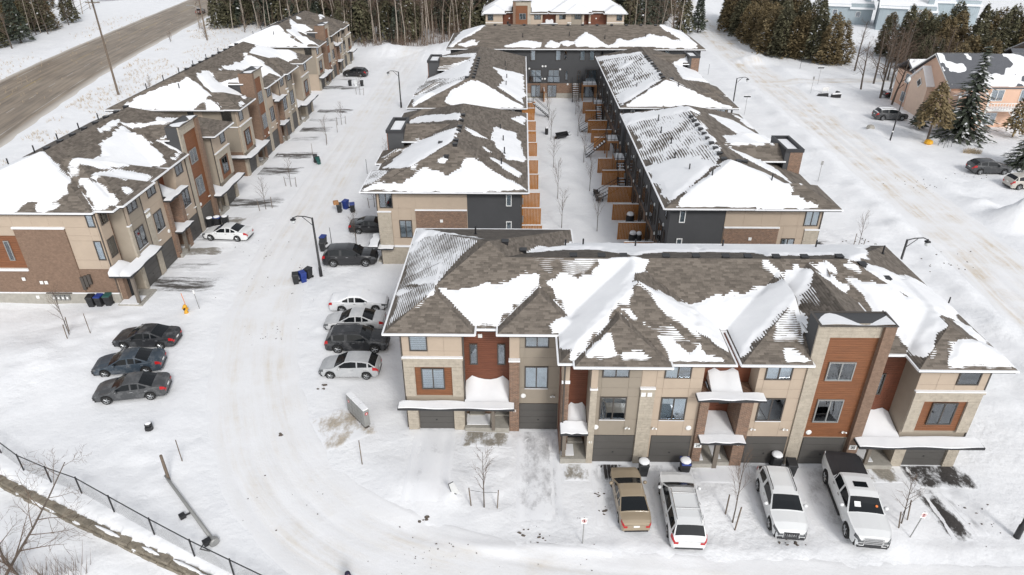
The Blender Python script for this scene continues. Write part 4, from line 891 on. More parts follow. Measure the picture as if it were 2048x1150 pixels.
roofit(Db, 'D', tabw=.7, expo=.17, step=.26, thick=.15, seed=4, vents=[(6+i*2.2, 7.5) for i in range(7)], stacks=[(3+i*4.5, 11.5) for i in range(5)]+[(1.8, 7.4)])

# ---- middle blocks: backs onto the courtyard
def mid_block(key, label, L, W, near_left, tower, brick_tower=False):
    r = block(key, label); f = Fr(r, 0, 0, 0)
    f.box('wall', 'charcoal', 0, L, .02, W, 0, 7.45)
    n = max(4, int(L/4.6)); u = L/n
    for i in range(n):
        a = i*u; mt = 'beige' if i % 2 else 'taupe'
        if tower and a-1 < (tower[0]+tower[1])/2 < a+u-1: mt = 'rust2'
        f.panels(mt, [a+.05, a+.9, a+2.5, a+u-.05], [2.15, 3.3, 5.0, 5.7, 6.2, 7.3, 7.44], .02, [(a+.9, a+2.5, 3.3, 5.0), (a+.9, a+2.5, 6.2, 7.3)])
        f.window(a+.9, a+2.5, 3.3, 5.0, -.02, 2, 'curtain'); f.window(a+.9, a+2.5, 6.2, 7.3, -.02, 2, 'dark'); f.garage(a+.4, a+2.85, 2.08, .0); door(f, a+u-1.2, a+u-.4, .0, .3)
        if i % 2 == 0: f.canopy(a+u-1.6, a+u+1.3, -.9, .01, 2.5, .2)
    if tower:
        a, b = tower; f.box('tower', 'charcoal', a, b, -.35, 1.2, 7.3, 9.75); f.box('tower_face', 'brick' if brick_tower else 'rust2', a, b, -.42, -.351, 2.2, 9.74)
        if brick_tower:
            f.box('tower_side', 'brick', a-.03, a-.001, -.42, .75, 7.4, 9.74)
        for q in ((a-.06, b+.06, -.5, -.25), (a-.06, a+.16, -.25, 1.2), (b-.16, b+.06, -.25, 1.2), (a+.16, b-.16, 1.0, 1.22)): f.box('parapet', 'blacktrim', *q, 9.75, 10.05)
        f.box('tower_snow', 'snow_roof', a+.5, b-.35, -.2, .95, 9.70, 9.82)
    # near end wall
    e = Fr(r, 0, W, -90) if near_left else Fr(r, L, 0, 90)
    fx = (lambda a, b: (W-b, W-a)) if near_left else (lambda a, b: (a, b))
    e.box('wall', 'beige', *fx(.02, 8.2), -.02, .0, 0, 7.44)
    def pn(m, xs, zs, holes=(), y=-.02): e.panels(m, sorted(W-q for q in xs) if near_left else xs, zs, y, [(*fx(a, b), c, d) for a, b, c, d in holes])
    pn('beige', [.02, .3, 1.5, 2.0, 3.55, 5.1, 6.6, 8.2], [5.72, 5.82, 7.32, 7.44], [(.3, 1.5, 5.8, 7.35)])
    pn('beige', [.02, 1.3, 1.95, 3.1, 3.5], [2.2, 2.88, 4.63, 5.72], [(1.95, 3.1, 2.88, 4.63), (.02, 1.3, 0, 5.4)])
    e.window(*fx(.3, 1.5), 5.82, 7.32, -.05, 2, 'white' if near_left else 'dark'); e.window(*fx(1.95, 3.1), 2.88, 4.63, -.05, 2, 'blind')
    a, b = fx(.05, 1.28); e.stones(a, b, -.12, -.02, 2.1, 5.42, solid=True); e.box('ledge', 'snow_roof', a-.03, b+.03, -.18, -.02, 5.43, 5.53)
    a, b = fx(3.5, 8.15); e.box('brick_panel', 'brick', a, b, -.11, -.021, .4, 5.6); e.box('ledge', 'snow_roof', a-.03, b+.03, -.2, -.022, 5.61, 5.71); e.put('vent_cover', square, (a+b)/2, -.12, 4.6)
    a, b = fx(-.6, 1.3); e.canopy(a, b, -.75, -.13, 2.05, .08); a, b = fx(.05, 3.48); e.stones(a, b, -.10, -.02, 0, 1.95, solid=True); e.box('ledge', 'snow_roof', *fx(1.32, 3.48), -.2, -.021, 1.96, 2.1)
    e.window(*fx(W-1.3, W-.8), 6.05, 7.2, -.04, 1, 'white' if not near_left else 'blind', 'white'); e.window(*fx(W-1.3, W-.8), 3.1, 4.56, -.04, 1, 'white', 'white')
    x = fx(.06, .06)[0]; downpipe(e, x, -.02)
    # back wall
    bk = Fr(r, L, W, 180)
    bk.box('brick_panel', 'brick_t', .02, L-.02, -.06, -.001, 0, 2.35)
    for i in range(n):
        a = i*u
        bk.window(a+.6, a+1.35, 5.9, 7.25, -.03, 1, 'white'); bk.window(a+2.9, a+3.65, 5.9, 7.25, -.03, 1, 'white')
        bk.window(a+.7, a+2.4, 2.75, 4.75, -.03, 2, 'curtain'); bk.window(a+3.1, a+3.6, 3.3, 4.7, -.03, 1, 'dark'); bk.window(a+.8, a+2.3, .1, 2.1, -.1, 2, 'dark')
        bk.put('vent_cover', oval, a+2.75, -.02, 5.0); bk.put('vent_cover', oval, a+4.0, -.02, 2.6); bk.put('porch_lamp', bell, a+2.6, -.02, 4.4); downpipe(bk, a+.15, -.02)
        bk.box('meter_box', 'galv', a+3.0, a+3.4, -.3, -.07, .9, 1.5); bk.box('conduit', 'bronze', a+3.9, a+3.98, -.14, -.065, .2, 2.9)
    return r
E_ = mid_block('E', 'courtyard block left of the courtyard, nearer, beige and charcoal end wall', 24.3, 13.0, False, (10.0, 14.6))
roofit(E_, 'E', tabw=.5, expo=.2, step=.18, thick=.16, seed=5, vents=[(21.2,6.2),(19.8,6.9),(18.7,6.9),(18.4,5.4),(15.5,6.9),(14.2,6.9),(12,6.9),(10,6.9)], stacks=[(17,11.4),(13.5,11.2),(20.5,11.2),(10,10.8)])
F_ = mid_block('F', 'courtyard block left of the courtyard, farther, behind the lamp post', 30.6, 13.0, False, (10.5, 15.0))
roofit(F_, 'F', tabw=.6, expo=.24, step=.22, thick=.16, seed=6, vents=[(26.5-i*1.7,6.9) for i in range(8)]+[(26.2,6)], stacks=[(24,11),(20,11),(16,10.8),(12,10.6)])
G_ = mid_block('G', 'courtyard block right of the courtyard, nearer, with small brick tower', 27.6, 12.9, True, (7.6, 11.8), True)
roofit(G_, 'G', tabw=.8, expo=.24, step=.17, thick=.16, seed=7, vents=[(4.6+i*1.5,7.7) for i in range(10)]+[(4.4,6.4),(4.9,5.7)], stacks=[(5,10.5),(9,11),(13,10.6),(17,10.9),(21,10.5),(2.2,9.2),(1.8,4.2)])
H_ = mid_block('H', 'courtyard block right of the courtyard, farther, striped snowy roof', 30.6, 12.9, True, (19, 23), True)
roofit(H_, 'H', tabw=.9, expo=.3, step=.22, thick=.16, seed=8, vents=[(4.6+i*1.7,7.6) for i in range(9)]+[(4.4,6.5)], stacks=[(5,10.8),(9.5,10.5),(14,10.9),(19,10.5),(2.4,6)])

# ---- rear block: charcoal back wall across the end of the courtyard
I_ = block('I', 'long charcoal townhouse block closing the far end of the courtyard')
f = Fr(I_, 0, 0, 0); f.box('wall', 'charcoal', 0, 42.2, .02, 14, 0, 8.05)
for i in range(9):
    a = i*4.69; f.panels('beige' if i % 2 else 'taupe', [a+.05, a+.9, a+2.5, a+4.64], [2.15, 3.3, 5.0, 5.7, 6.2, 7.3, 8.0], .02, [(a+.9, a+2.5, 3.3, 5.0), (a+.9, a+2.5, 6.2, 7.3)]); f.window(a+.9, a+2.5, 3.3, 5.0, -.02, 2, 'curtain'); f.window(a+.9, a+2.5, 6.2, 7.3, -.02, 2, 'dark'); f.garage(a+.4, a+2.85, 2.08, 0.); door(f, a+3.4, a+4.2, 0, .3)
bk = Fr(I_, 42.2, 14, 180)                 # x = world X + 12
for x in (2.0, 8.1, 13.5, 17.8, 21.9, 23.5, 27.7, 31.9, 36.1, 39.5): bk.window(x, x+.85, 6.25, 8.0, -.03, 1, 'white')
for x in (6.9, 19.2, 25.4, 34): bk.window(x, x+.5, 6.4, 7.9, -.03, 1, 'dark')
bk.box('brick_panel', 'brick', 12.4, 22.2, -.06, -.001, .8, 2.45); bk.box('foundation', 'concrete', 10, 26, -.1, -.062, -.2, .78)
for x in (13.5, 16.6, 23.0, 29, 34): bk.window(x, x+1.9, 2.65, 4.75, -.03, 2, 'white' if x < 15 else 'curtain')
for x in (13.7, 16.5, 23.0): bk.window(x, x+1.6, .12, 2.15, -.12, 2, 'half')
for x in (19.5, 21.6): bk.window(x, x+.5, 3.0, 4.6, -.03, 1, 'curtain')
for x, z in ((15.6, 5.3), (16.1, 5.3), (15.55, 3.2), (16.05, 3.2), (13.35, 4.9), (18.6, 4.8), (20.0, 2.3), (21.3, 2.3)): bk.put('vent_cover', oval, x, -.04, z)
for x in (13.35, 16.45):                  # juliet balconies
    o = bk.box('balcony_rail', 'black', x, x+2.2, -.16, -.12, 3.62, 3.68); c = o['_w']
    for dx in (-1.08, 0, 1.08): ob('rail_post', boxmesh(.05, .05, 1.05, M['black']), o, (dx, 0, -.5))
    ob('rail_bar', boxmesh(2.2, .04, .05, M['black']), o, (0, 0, -1.0))
    for dx in (-.54, .54): ob('glass_pane', boxmesh(1.0, .012, .92, M['glass']), o, (dx, 0, -.5))
roofit(I_, 'I', tabw=.7, expo=.17, step=.26, thick=.15, seed=9, vents=[(6.8+i*2.55, 7.3) for i in range(12)], stacks=[(9,11),(16,11.5),(22,10.5),(30,11)])
J_ = block('J', 'far townhouse terrace behind the rear block, rust tower, at the top edge')
fJ = Fr(J_, 0, 0, 0, 24.0); std_front(fJ, True, True, nums=None)
e0 = Fr(J_, 0, 0, 0); bay_recess(e0, 24.0, 27.65, 1.5, post=None, wins=(), doors=((.5, 1.3),)); bay_endbump(e0, 27.65, 31.5, solid=True)
e0.box('wall', 'charcoal', 0, 31.5, 13.9, 14, 0, 7.6); e0.box('wall', 'charcoal', 6.35, 10.25, 1.05, 5.8, 7.5, 8.82)
roofit(J_, 'J', tabw=.8, expo=.18, step=.3, thick=.2, seed=11, rag=2.2, vents=[(9+i*2.2, 7.4) for i in range(6)])

# driveways and porch paths in front of the terraces
for x0, x1, y0, y1, m in ((-6.9,-3.9,27.4,33.9,'dr_light'),(-.3,2.7,26.2,33.9,'dr_mid'),(-3.9,-.2,32.3,33.8,'dr_pave'),(2.6,4.3,29.6,31.0,'dr_pave'),(4.2,7.2,26.0,31.0,'dr_mid'),(7.6,10.6,25.6,31.0,'dr_mid'),(10.6,13.2,29.4,31.0,'dr_light'),
    (13.2,16.4,25.6,31.0,'dr_mid'),(16.6,20.0,25.0,31.0,'dr_mid'),(20.2,22.9,29.6,30.9,'dr_pave'),(22.9,27.3,29.2,31.1,'dr_dark'),(4.6,6.6,29.6,31.0,'dr_dark')):
    rpatch('driveway', x0, x1, y0, y1, M[m], open_side='V1')
patch('driveway', [(22.9,29.6),(24.2,29.4),(24.9,25.2),(23.2,25.4)], M['dr_dark']); patch('driveway', [(24.4,29.4),(25.1,29.2),(25.6,25.6),(24.9,25.6)], M['dr_mid'])
patch('mailbox_pad', [(-14.3,35.0),(-10.6,37.2),(-8.9,33.6),(-12.0,31.6)], M['dr_sand'], 18)
for y0, y1, x1, m in ((51.4,54.5,-26.6,'lr_dark'),(55.2,58.0,-28.0,'lr_mid'),(58.6,60.6,-29,'lr_pave'),(61.3,64.0,-28.0,'lr_mid'),(64.6,68,-29.3,'lr_pave'),(70.2,73.6,-26.6,'lr_dark'),(80.6,84.2,-27.5,'lr_dark'),(86.8,90,-27,'lr_dark'),(94,97.5,-28.5,'lr_mid'),(99,102,-28,'lr_dark'),(104,107,-28,'lr_mid'),(109,112,-27,'lr_dark'),(125,128,-29,'lr_dark'),(131,135,-31,'lr_mid'),(138,142,-28,'lr_mid')):
    rpatch('driveway', -33.1 if y0 < 120 else -36.2, x1, y0, y1, M[m], open_side='U0')
# ---------------------------------------------------------------- courtyard: cedar screens, decks, stairs
_fm = {}
def screen_mesh(w, h):
    k = (round(w,2), h)
    if k not in _fm:
        b = MB(); n = int(w/.155); s = w/n; rd = random.Random(5)
        for i in range(n): b.box(i*s+.010, (i+1)*s-.010, -.012-(.03 if i % 2 else 0), .012+(.03 if i % 2 else 0), .02, h-.02-rd.random()*.012)
        _fm[k] = (b.mesh('screen_boards', M['cedar']), MB().box(-.05,.05,-.05,.05,-.3,h+.02).mesh('post', M['cedar']), MB().box(-.06,w+.06,-.06,.06,h,h+.05).mesh('cap_rail', M['cedar']), MB().box(-.05,w+.05,-.055,.055,h+.053,h+.12).mesh('rail_snow', M['snow_roof']))
    return _fm[k]
def screen(x, y, w, h, label):
    z = hz(x+w/2, y); r = empty('privacy_screen', (x, y, z-.05), 0, label, 'fence', 'cedar privacy screens in the courtyard'); m = screen_mesh(w, h)
    ob('boards', m[0], r, kind='stuff'); ob('post', m[1], r); ob('post', m[1], r, (w, 0, 0)); ob('cap_rail', m[2], r); ob('cap_snow', m[3], r); return r
ORD = ['nearest', 'second nearest', 'third nearest', 'fourth nearest', 'fifth nearest', 'sixth nearest', 'seventh nearest', 'eighth nearest', 'ninth nearest', 'tenth nearest', 'eleventh nearest', 'twelfth nearest']
for i, (x, w, y) in enumerate([(9.9,2.7,58.6),(9.9,2.65,63.05),(9.9,2.65,67.85),(9.95,2.65,72.7),(9.85,2.6,78.25),(9.7,2.6,82.2),(10.0,2.1,90.8),(9.93,2.7,94.2),(9.9,2.65,99.2),(9.98,2.2,105.1),(9.96,2.2,110.1)]):
    screen(x, y, w, 1.85, 'cedar privacy screen along the right courtyard wall, %s to the camera' % ORD[i])
for i, (x, w, y) in enumerate([(.2,1.9,62.0),(.2,1.9,66.3),(.2,1.88,70.85),(.2,1.85,76.7),(.2,1.9,81.75),(.2,1.9,88.45),(.2,1.85,93.7),(.2,1.9,98.65),(.2,1.85,105.9),(.2,2.0,110)]):
    screen(x, y, w, 1.85, 'cedar privacy screen along the left courtyard wall, %s to the camera' % ORD[i])
s_ = screen(3.9, 117.2, 2.6, 1.85, 'cedar privacy screen set end-on between two far patio doors'); s_.rotation_euler[2] = R(90)
def deck(x0, y0, w, d, z, label, side=1, steps=True):
    r = empty('deck', (x0, y0, 0), 0, label, 'deck', 'raised decks on the courtyard')
    ob('platform', MB().box(0, w, 0, d, z-.25, z).mesh('platform', M['deck']), r); ob('deck_snow', MB().box(.06, w-.06, .06, d-.06, z+.003, z+.14).mesh('deck_snow', M['snow_roof']), r)
    for x in (.08, w-.08):
        for y in (.08, d-.08): ob('leg', MB().box(x-.07, x+.07, y-.07, y+.07, -.3, z-.251).mesh('leg', M['deck']), r)
    rl = MB(); rl.box(0, w, .0, .04, z+1.0, z+1.05); rl.box(0, w, .0, .04, z+.2, z+.24); rl.box(0, .04, .041, d, z+1.0, z+1.05); rl.box(w-.04, w, .041, d, z+1.0, z+1.05)
    for x in np.linspace(.02, w-.02, 4): rl.box(x-.025, x+.025, -.005, .045, z, z+1.0)
    for y in np.linspace(.2, d, 4): rl.box(-.002, .042, y-.025, y+.025, z, z+1.0)
    ob('railing', rl.mesh('railing', M['black']), r)
    return r
def stairs(x, y, w, z, dx, dy, label, rail=True):
    n = 9; r = empty('stairs', (x, y, 0), math.atan2(dx, -dy), label, 'stairs', 'black outdoor stairs in the courtyard')
    tm = MB().box(-w/2, w/2, -.12, .12, -.02, .02).mesh('tread', M['black']); sm = MB().box(-w/2+.05, w/2-.05, -.1, .1, .021, .075).mesh('tread_snow', M['snow_roof'])
    for i in range(n):
        t = ob('tread', tm, r, (0, -(i+.5)*.28, z-(i+1)*z/n)); ob('tread_snow', sm, t)
    L = n*.28; st = MB()
    for s in (-1, 1):
        st.tube([(s*w/2, 0, z-.1), (s*w/2, -L, .0)], .06, 4)
        if rail:
            st.tube([(s*w/2, 0, z+.85), (s*w/2, -L, .9)], .03, 5); st.tube([(s*w/2, -L, -.2), (s*w/2, -L, .95)], .03, 5); st.tube([(s*w/2, 0, z-.1), (s*w/2, 0, z+.9)], .03, 5)
    ob('frame', st.mesh('stair_frame', M['black']), r); return r
deck(10.4, 117.6, 2.4, 2.3, 2.7, 'raised timber deck against the charcoal rear block, snow on top'); stairs(9.3, 119.6, 1.1, 2.7, 0, -1, 'tall straight black stair leading up to the rear block')
deck(11.2, 106.0, 1.5, 2.2, 2.5, 'small snowy deck beside the far right block, farthest one'); stairs(12.0, 105.9, .9, 2.4, 0, -1, 'black stair beside the far right block, below the farthest deck')
deck(11.3, 87.4, 1.5, 2.4, 2.5, 'snowy deck with cedar base at the gap between right blocks'); stairs(11.2, 88.5, .9, 2.3, -1, 0, 'black stair running out sideways into the courtyard')
deck(11.4, 79.9, 1.3, 2.3, 2.5, 'snowy deck behind the nearer right block'); stairs(12.1, 79.7, .9, 2.4, 0, -1, 'black stair behind the nearer right block')
stairs(11.2, 73.6, .9, 1.6, -1, 0, 'low black stair ending in the courtyard snow by two chairs'); stairs(11.2, 99.9, .9, 1.6, -1, 0, 'low black stair beside a far cedar screen')
deck(.12, 107.0, 1.6, 2.0, 2.4, 'small snowy deck on the left side of the courtyard'); stairs(1.9, 108.0, .9, 2.2, 1, 0, 'black stair on the left side of the courtyard')
def grill(x, y, label, sx=1.):
    z = hz(x, y); r = empty('barbecue', (x, y, z), 0, label, 'barbecue', 'covered barbecues on the patios')
    ob('cover', MB().lathe([(.48*sx,0),(.5*sx,.5),(.44*sx,.95),(.3*sx,1.08)], 10).mesh('cover', M['black'], True), r); ob('snow_cap', MB().lathe([(.45*sx,.93),(.42*sx,1.08),(.3*sx,1.2),(.1*sx,1.24)], 10).mesh('snow_cap', M['snow_roof'], True), r)
grill(12.0, 57.9, 'black covered barbecue below the nearest right screen', 1.2); grill(11.3, 62.4, 'low covered barbecue left of a planter below the second right screen', .8); grill(11.9, 62.3, 'small snow-capped planter pot below the second right screen', .6); grill(11.7, 67.2, 'covered barbecue below the third right screen', .9); grill(.9, 61.0, 'covered barbecue by the left block corner', .8)
def chair(x, y, a, label):
    z = hz(x, y); r = empty('garden_chair', (x, y, z), a, label, 'chair', 'dark garden chairs in the snow')
    ob('seat', MB().box(-.3,.3,-.3,.3,.32,.38).mesh('seat', M['black']), r); ob('backrest', MB().add([(-.3,.28,.36),(.3,.28,.36),(.3,.55,1.0),(-.3,.55,1.0),(-.3,.33,.34),(.3,.33,.34),(.3,.6,.98),(-.3,.6,.98)], [(0,1,2,3),(7,6,5,4),(0,4,5,1),(3,2,6,7),(1,5,6,2),(0,3,7,4)]).mesh('backrest', M['black']), r)
    lm = MB().box(-.03,.03,-.03,.03,-.1,.32).mesh('leg', M['black'])
    for q in ((-.26,-.26),(.26,-.26),(-.26,.26),(.26,.26)): ob('leg', lm, r, (q[0], q[1], 0))
    am = MB().box(-.05,.05,-.32,.35,.56,.6).mesh('armrest', M['black']); ob('armrest', am, r, (-.33,0,0)); ob('armrest', am, r, (.33,0,0))
chair(8.85, 74.6, R(160), 'dark garden chair in the courtyard, the farther of two'); chair(9.0, 72.9, R(120), 'dark garden chair in the courtyard, the nearer of two')
# toppled black cart in the middle of the courtyard
z = hz(5.9, 96.2); r = empty('wheelbarrow', (5.9, 96.2, z+.3), (R(20), R(-8), R(10)), 'toppled black wheelbarrow lying in the courtyard snow', 'wheelbarrow')
ob('tray', MB().add([(-.6,-.35,0),(.5,-.35,0),(.5,.35,0),(-.6,.35,0),(-.9,-.5,.45),(.9,-.5,.4),(.9,.5,.4),(-.9,.5,.45)], [(0,3,2,1),(0,1,5,4),(1,2,6,5),(2,3,7,6),(3,0,4,7)]).mesh('tray', M['black']), r); ob('handles', MB().tube([(-.7,-.3,-.05),(1.3,-.35,.25)], .03, 5).tube([(-.7,.3,-.05),(1.3,.35,.25)], .03, 5).mesh('handles', M['black']), r); ob('wheel', MB().lathe([(.2,-.05),(.22,0),(.2,.05)], 12, (-.9,0,-.05), axis='y').mesh('wheel', M['tyre']), r)
grill(3.75, 98.3, 'small dark fire pit standing in the courtyard snow', .5)

# ---------------------------------------------------------------- peach house on the right
P_ = empty('peach_house', (63.8, 102.0, 0), 0, 'peach stucco house with slate roof at the right edge', 'house')
def pb(name, m, x0, x1, y0, y1, z0, z1): return ob(name, MB().box(x0, x1, y0, y1, z0, z1).mesh(name, M[m]), P_)
pb('wall', 'peach', 0, 40, 1.6, 12.4, -.3, 5.95); pb('wall', 'peach', .0, 4.6, -.9, 1.599, -.3, 5.3); pb('wall', 'peach', .0, 14, 12.4, 17.7, -.3, 5.3)
def gable(x0, x1, y0, yr, y1, z0, zr, m, ov=.5):
    mb = MB(); t = .16
    for (ya, za, yb, zb) in ((y0-ov, z0-ov*(zr-z0)/(yr-y0), yr, zr), (yr, zr, y1+ov, z0-ov*(zr-z0)/(y1-yr))):
        mb.add([(x0-ov,ya,za),(x1+ov,ya,za),(x1+ov,yb,zb),(x0-ov,yb,zb),(x0-ov,ya,za+t),(x1+ov,ya,za+t),(x1+ov,yb,zb+t),(x0-ov,yb,zb+t)], [(0,3,2,1),(4,5,6,7),(0,1,5,4),(1,2,6,5),(2,3,7,6),(3,0,4,7)])
    return mb.mesh('roof', m)
def tri_wall(x0, x1, y0, yr, y1, z0, zr, m): return MB().add([(x0,y0,z0),(x0,y1,z0),(x0,yr,zr),(x1,y0,z0),(x1,y1,z0),(x1,yr,zr)], [(0,2,1),(3,4,5),(0,3,5,2),(1,2,5,4)]).mesh('gable', m)
ob('gable_wall', tri_wall(0, .3, 1.6, 7.2, 12.4, 5.949, 9.3, M['peach']), P_)
rf = ob('roof', gable(0, 40, 1.6, 7.2, 12.6, 6.0, 9.4, M['shingle_blue']), P_)
wing = ob('roof', gable(.0, 14, 11.6, 14.8, 17.7, 5.3, 7.0, M['shingle_blue'], .45), P_)
# snow on the slate roof
def slope_snow(par, x0, x1, y0, y1, z0, z1, thr, seed, step=.35):
    gx = np.arange(x0, x1, step); gy = np.linspace(y0, y1, max(3, int(abs(y1-y0)/step))); X_, Y_ = np.meshgrid(gx, gy); Z_ = z0+(Y_-y0)/(y1-y0)*(z1-z0)
    m_ = fbm(X_, Y_, 3.6, 4, seed)-thr; off = np.clip(m_*1.2, -.1, .12)+.16
    ix = np.arange(X_.size).reshape(X_.shape); q = np.stack([ix[:-1,:-1], ix[:-1,1:], ix[1:,1:], ix[1:,:-1]], -1).reshape(-1, 4); q = q[off.ravel()[q].max(1) > .15]
    u_, inv = np.unique(q, return_inverse=True); ob('roof_snow', npmesh('roof_snow', np.stack([X_, Y_, Z_+off], -1).reshape(-1, 3)[u_], inv.reshape(-1, 4), M['snow_roof'], True), par)
slope_snow(rf, -.4, 40, 1.2, 7.2, 5.76, 9.4, .47, 21); slope_snow(rf, -.4, 40, 7.2, 13.0, 9.4, 5.8, .40, 22); slope_snow(wing, -.3, 14, 11.3, 14.8, 5.1, 7.0, .38, 23); slope_snow(wing, -.3, 14, 14.8, 18.0, 7.0, 5.1, .3, 24)
# white trim, bay with diamond window, windows
tr = MB()
for a, b in (((-.52,1.1,5.7),(-.52,7.2,9.4)), ((-.52,7.2,9.4),(-.52,13.1,5.7))): tr.add([(a[0],a[1],a[2]),(b[0],b[1],b[2]),(b[0],b[1],b[2]+.22),(a[0],a[1],a[2]+.22)], [(0,1,2,3)])
tr.box(-.03, -.001, 1.55, 1.75, 0, 6.3); tr.box(-.03, -.001, 12.3, 12.5, 0, 5.9); tr.box(-.03, -.001, 17.5, 17.7, 0, 5.2); ob('trim', tr.mesh('trim', M['white']), P_)
bay = pb('bay', 'peach2', -.9, -.002, 6.1, 11.2, -.3, 5.2); ob('bay_gable', tri_wall(-.9, -.002, 6.1, 8.3, 11.2, 5.199, 7.3, M['peach2']), bay); ob('bay_roof', gable(-.9, .6, 6.1, 8.3, 11.2, 5.2, 7.4, M['snow_roof'], .35), bay)
wf = Fr(P_, 0, 17.7, -90)      # west wall frame: x runs toward the camera
def pw(f, a, b, c, d, y=-.03): f.window(a, b, c, d, y, 1, 'curtain', 'white')
pw(wf, 3.2, 4.6, 3.6, 5.1); pw(wf, 3.2, 4.6, .6, 2.2); pw(wf, 13.2, 14.2, 3.4, 4.9); pw(wf, 13.2, 14.2, .6, 2.1)
dm = ob('diamond_window', MB().box(-.55,.55,-.06,0,-.55,.55).mesh('diamond_window', M['white']), P_, (-.93, 8.6, 4.9), (0, 0, R(-90))); dm.rotation_euler = (0, R(45), R(-90)); ob('pane', boxmesh(.85, .02, .85, M['carglass']), dm, (0, -.065, 0))
sf = Fr(P_, 0, -.9, 0); sf.window(.9, 3.2, .35, 1.25, -.02, 3, 'dark', 'white'); pb('trim', 'white', 4.4, 4.62, -.95, -.901, -.1, 5.6); pb('trim', 'white', -.02, .2, -.95, -.901, -.1, 5.6)
# balcony wing facing the camera
pb('wall', 'peach', 4.6, 40, 1.2, 1.598, -.3, 6.0)
bf = Fr(P_, 0, 1.2, 0)
for a in (5.9, 10.2, 15): bf.window(a, a+1.9, 3.9, 5.6, -.03, 2, 'curtain', 'white'); bf.window(a, a+1.9, .3, 2.2, -.03, 2, 'curtain', 'white')
bl = pb('balcony', 'white', 5.0, 24, -.4, 1.19, 2.75, 3.0); rl = MB(); rl.box(5.0, 24, -.42, -.34, 3.9, 4.0)
for x in np.arange(5.05, 24, .42): rl.box(x-.04, x+.04, -.41, -.35, 3.001, 3.9)
ob('balustrade', rl.mesh('balustrade', M['white']), P_); ob('balcony_snow', MB().box(5.1,23.9,-.3,1.15,3.003,3.12).mesh('balcony_snow', M['snow_roof']), bl)
for x in (9.0, 11.2, 15.4, 20): pb('porch_post', 'white', x, x+.18, -.35, -.17, -.2, 2.748)
for x in (9.1, 11.3, 15.5): ob('brace', MB().tube([(x,-.26,2.0),(x+.7,-.26,2.7)], .06, 5).tube([(x,-.26,2.0),(x-.7,-.26,2.7)], .06, 5).mesh('brace', M['white']), P_)
# neighbouring white roof behind
Q_ = empty('neighbour_house', (91, 122, 0), 0, 'snow-roofed peach neighbour house behind the peach house at right edge', 'house')
ob('wall', MB().box(0, 14, 0, 12, -.3, 5.6).mesh('wall', M['peach2']), Q_); ob('roof', gable(0, 14, 0, 6, 12, 5.6, 8.6, M['snow_roof']), Q_); ob('porch_roof', gable(-4, 2, 2, 5, 8, 5.0, 7.0, M['shingle_blue']), Q_); ob('porch_wall', MB().box(-4, -.01, 2.2, 7.8, -.3, 5.0).mesh('porch_wall', M['peach2']), Q_)
wq = Fr(Q_, 0, 0, 0); wq.window(2, 3.4, 3.4, 4.9, -.02, 2, 'dark', 'white'); wq.window(6, 7.4, 3.4, 4.9, -.02, 2, 'dark', 'white'); wq.window(2, 3.4, .6, 2.1, -.02, 2, 'dark', 'white')

# ---------------------------------------------------------------- blue-grey houses behind the cedars
def grey_house(x, y, a, w, d, label, h=5.2):
    r = empty('siding_house', (x, y, 0), R(a), label, 'house', 'blue-grey houses beyond the cedars')
    ob('wall', MB().box(0, w, 0, d, -.3, h).mesh('wall', M['bluegrey']), r)
    # mono-pitch roofs in two steps, as the stepped snow roofs in the photo
    def slab(x0, x1, y0, z0, y1, z1, t=.3): return MB().add([(x0,y0,z0),(x1,y0,z0),(x1,y1,z1),(x0,y1,z1),(x0,y0,z0+t),(x1,y0,z0+t),(x1,y1,z1+t),(x0,y1,z1+t)], [(0,3,2,1),(4,5,6,7),(0,1,5,4),(1,2,6,5),(2,3,7,6),(3,0,4,7)]).mesh('roof', M['snow_roof'])
    ob('roof', slab(-.4, w*.52, -.5, h-.6, d*.62, h+2.6), r); ob('roof', slab(w*.5, w+.4, -.5, h-1.2, d*.6, h+1.2), r); ob('roof', slab(-.4, w+.4, d*.6, h+2.0, d+.5, h-.4), r)
    ob('gable', MB().add([(0,0,h-.6),(0,d*.6,h+2.4),(0,d,h-.2),(w,0,h-1.2),(w,d*.6,h+1.2),(w,d,h-.2),(w*.5,0,h-.6),(w*.5,d*.6,h+2.5),(w*.5,d,h-.2)], [(0,1,2),(3,5,4),(6,7,8)]).mesh('gable', M['bluegrey']), r)
    st = MB()
    for x_ in np.arange(.3, w, .55): st.box(x_, x_+.06, -.035, -.001, -.2, h-.7)
    ob('battens', st.mesh('battens', M['bluegrey']), r, kind='stuff')
    f = Fr(r, 0, 0, 0); f.window(w*.15, w*.15+1.2, 2.4, 3.8, -.04, 1, 'dark', 'white'); f.window(w*.65, w*.65+1.2, 2.0, 3.4, -.04, 1, 'dark', 'white')
    ob('chimney', MB().box(w*.86, w*.86+1.3, d*.3, d*.3+1.1, 2, h+3.4).mesh('chimney', M['bluegrey']), r); ob('chimney_snow', MB().box(w*.86-.08, w*.86+1.38, d*.3-.08, d*.3+1.18, h+3.403, h+3.7).mesh('chimney_snow', M['snow_roof']), r)
grey_house(84, 203, -14, 12, 11, 'blue-grey house with snowy roof seen between the cedars, leftmost'); grey_house(94, 193, -22, 13, 12, 'blue-grey house with stepped snowy roof and chimney, middle of three', 6.0); grey_house(110, 200, -10, 13, 12, 'blue-grey house with tall chimneys at the top edge, rightmost', 6.4)
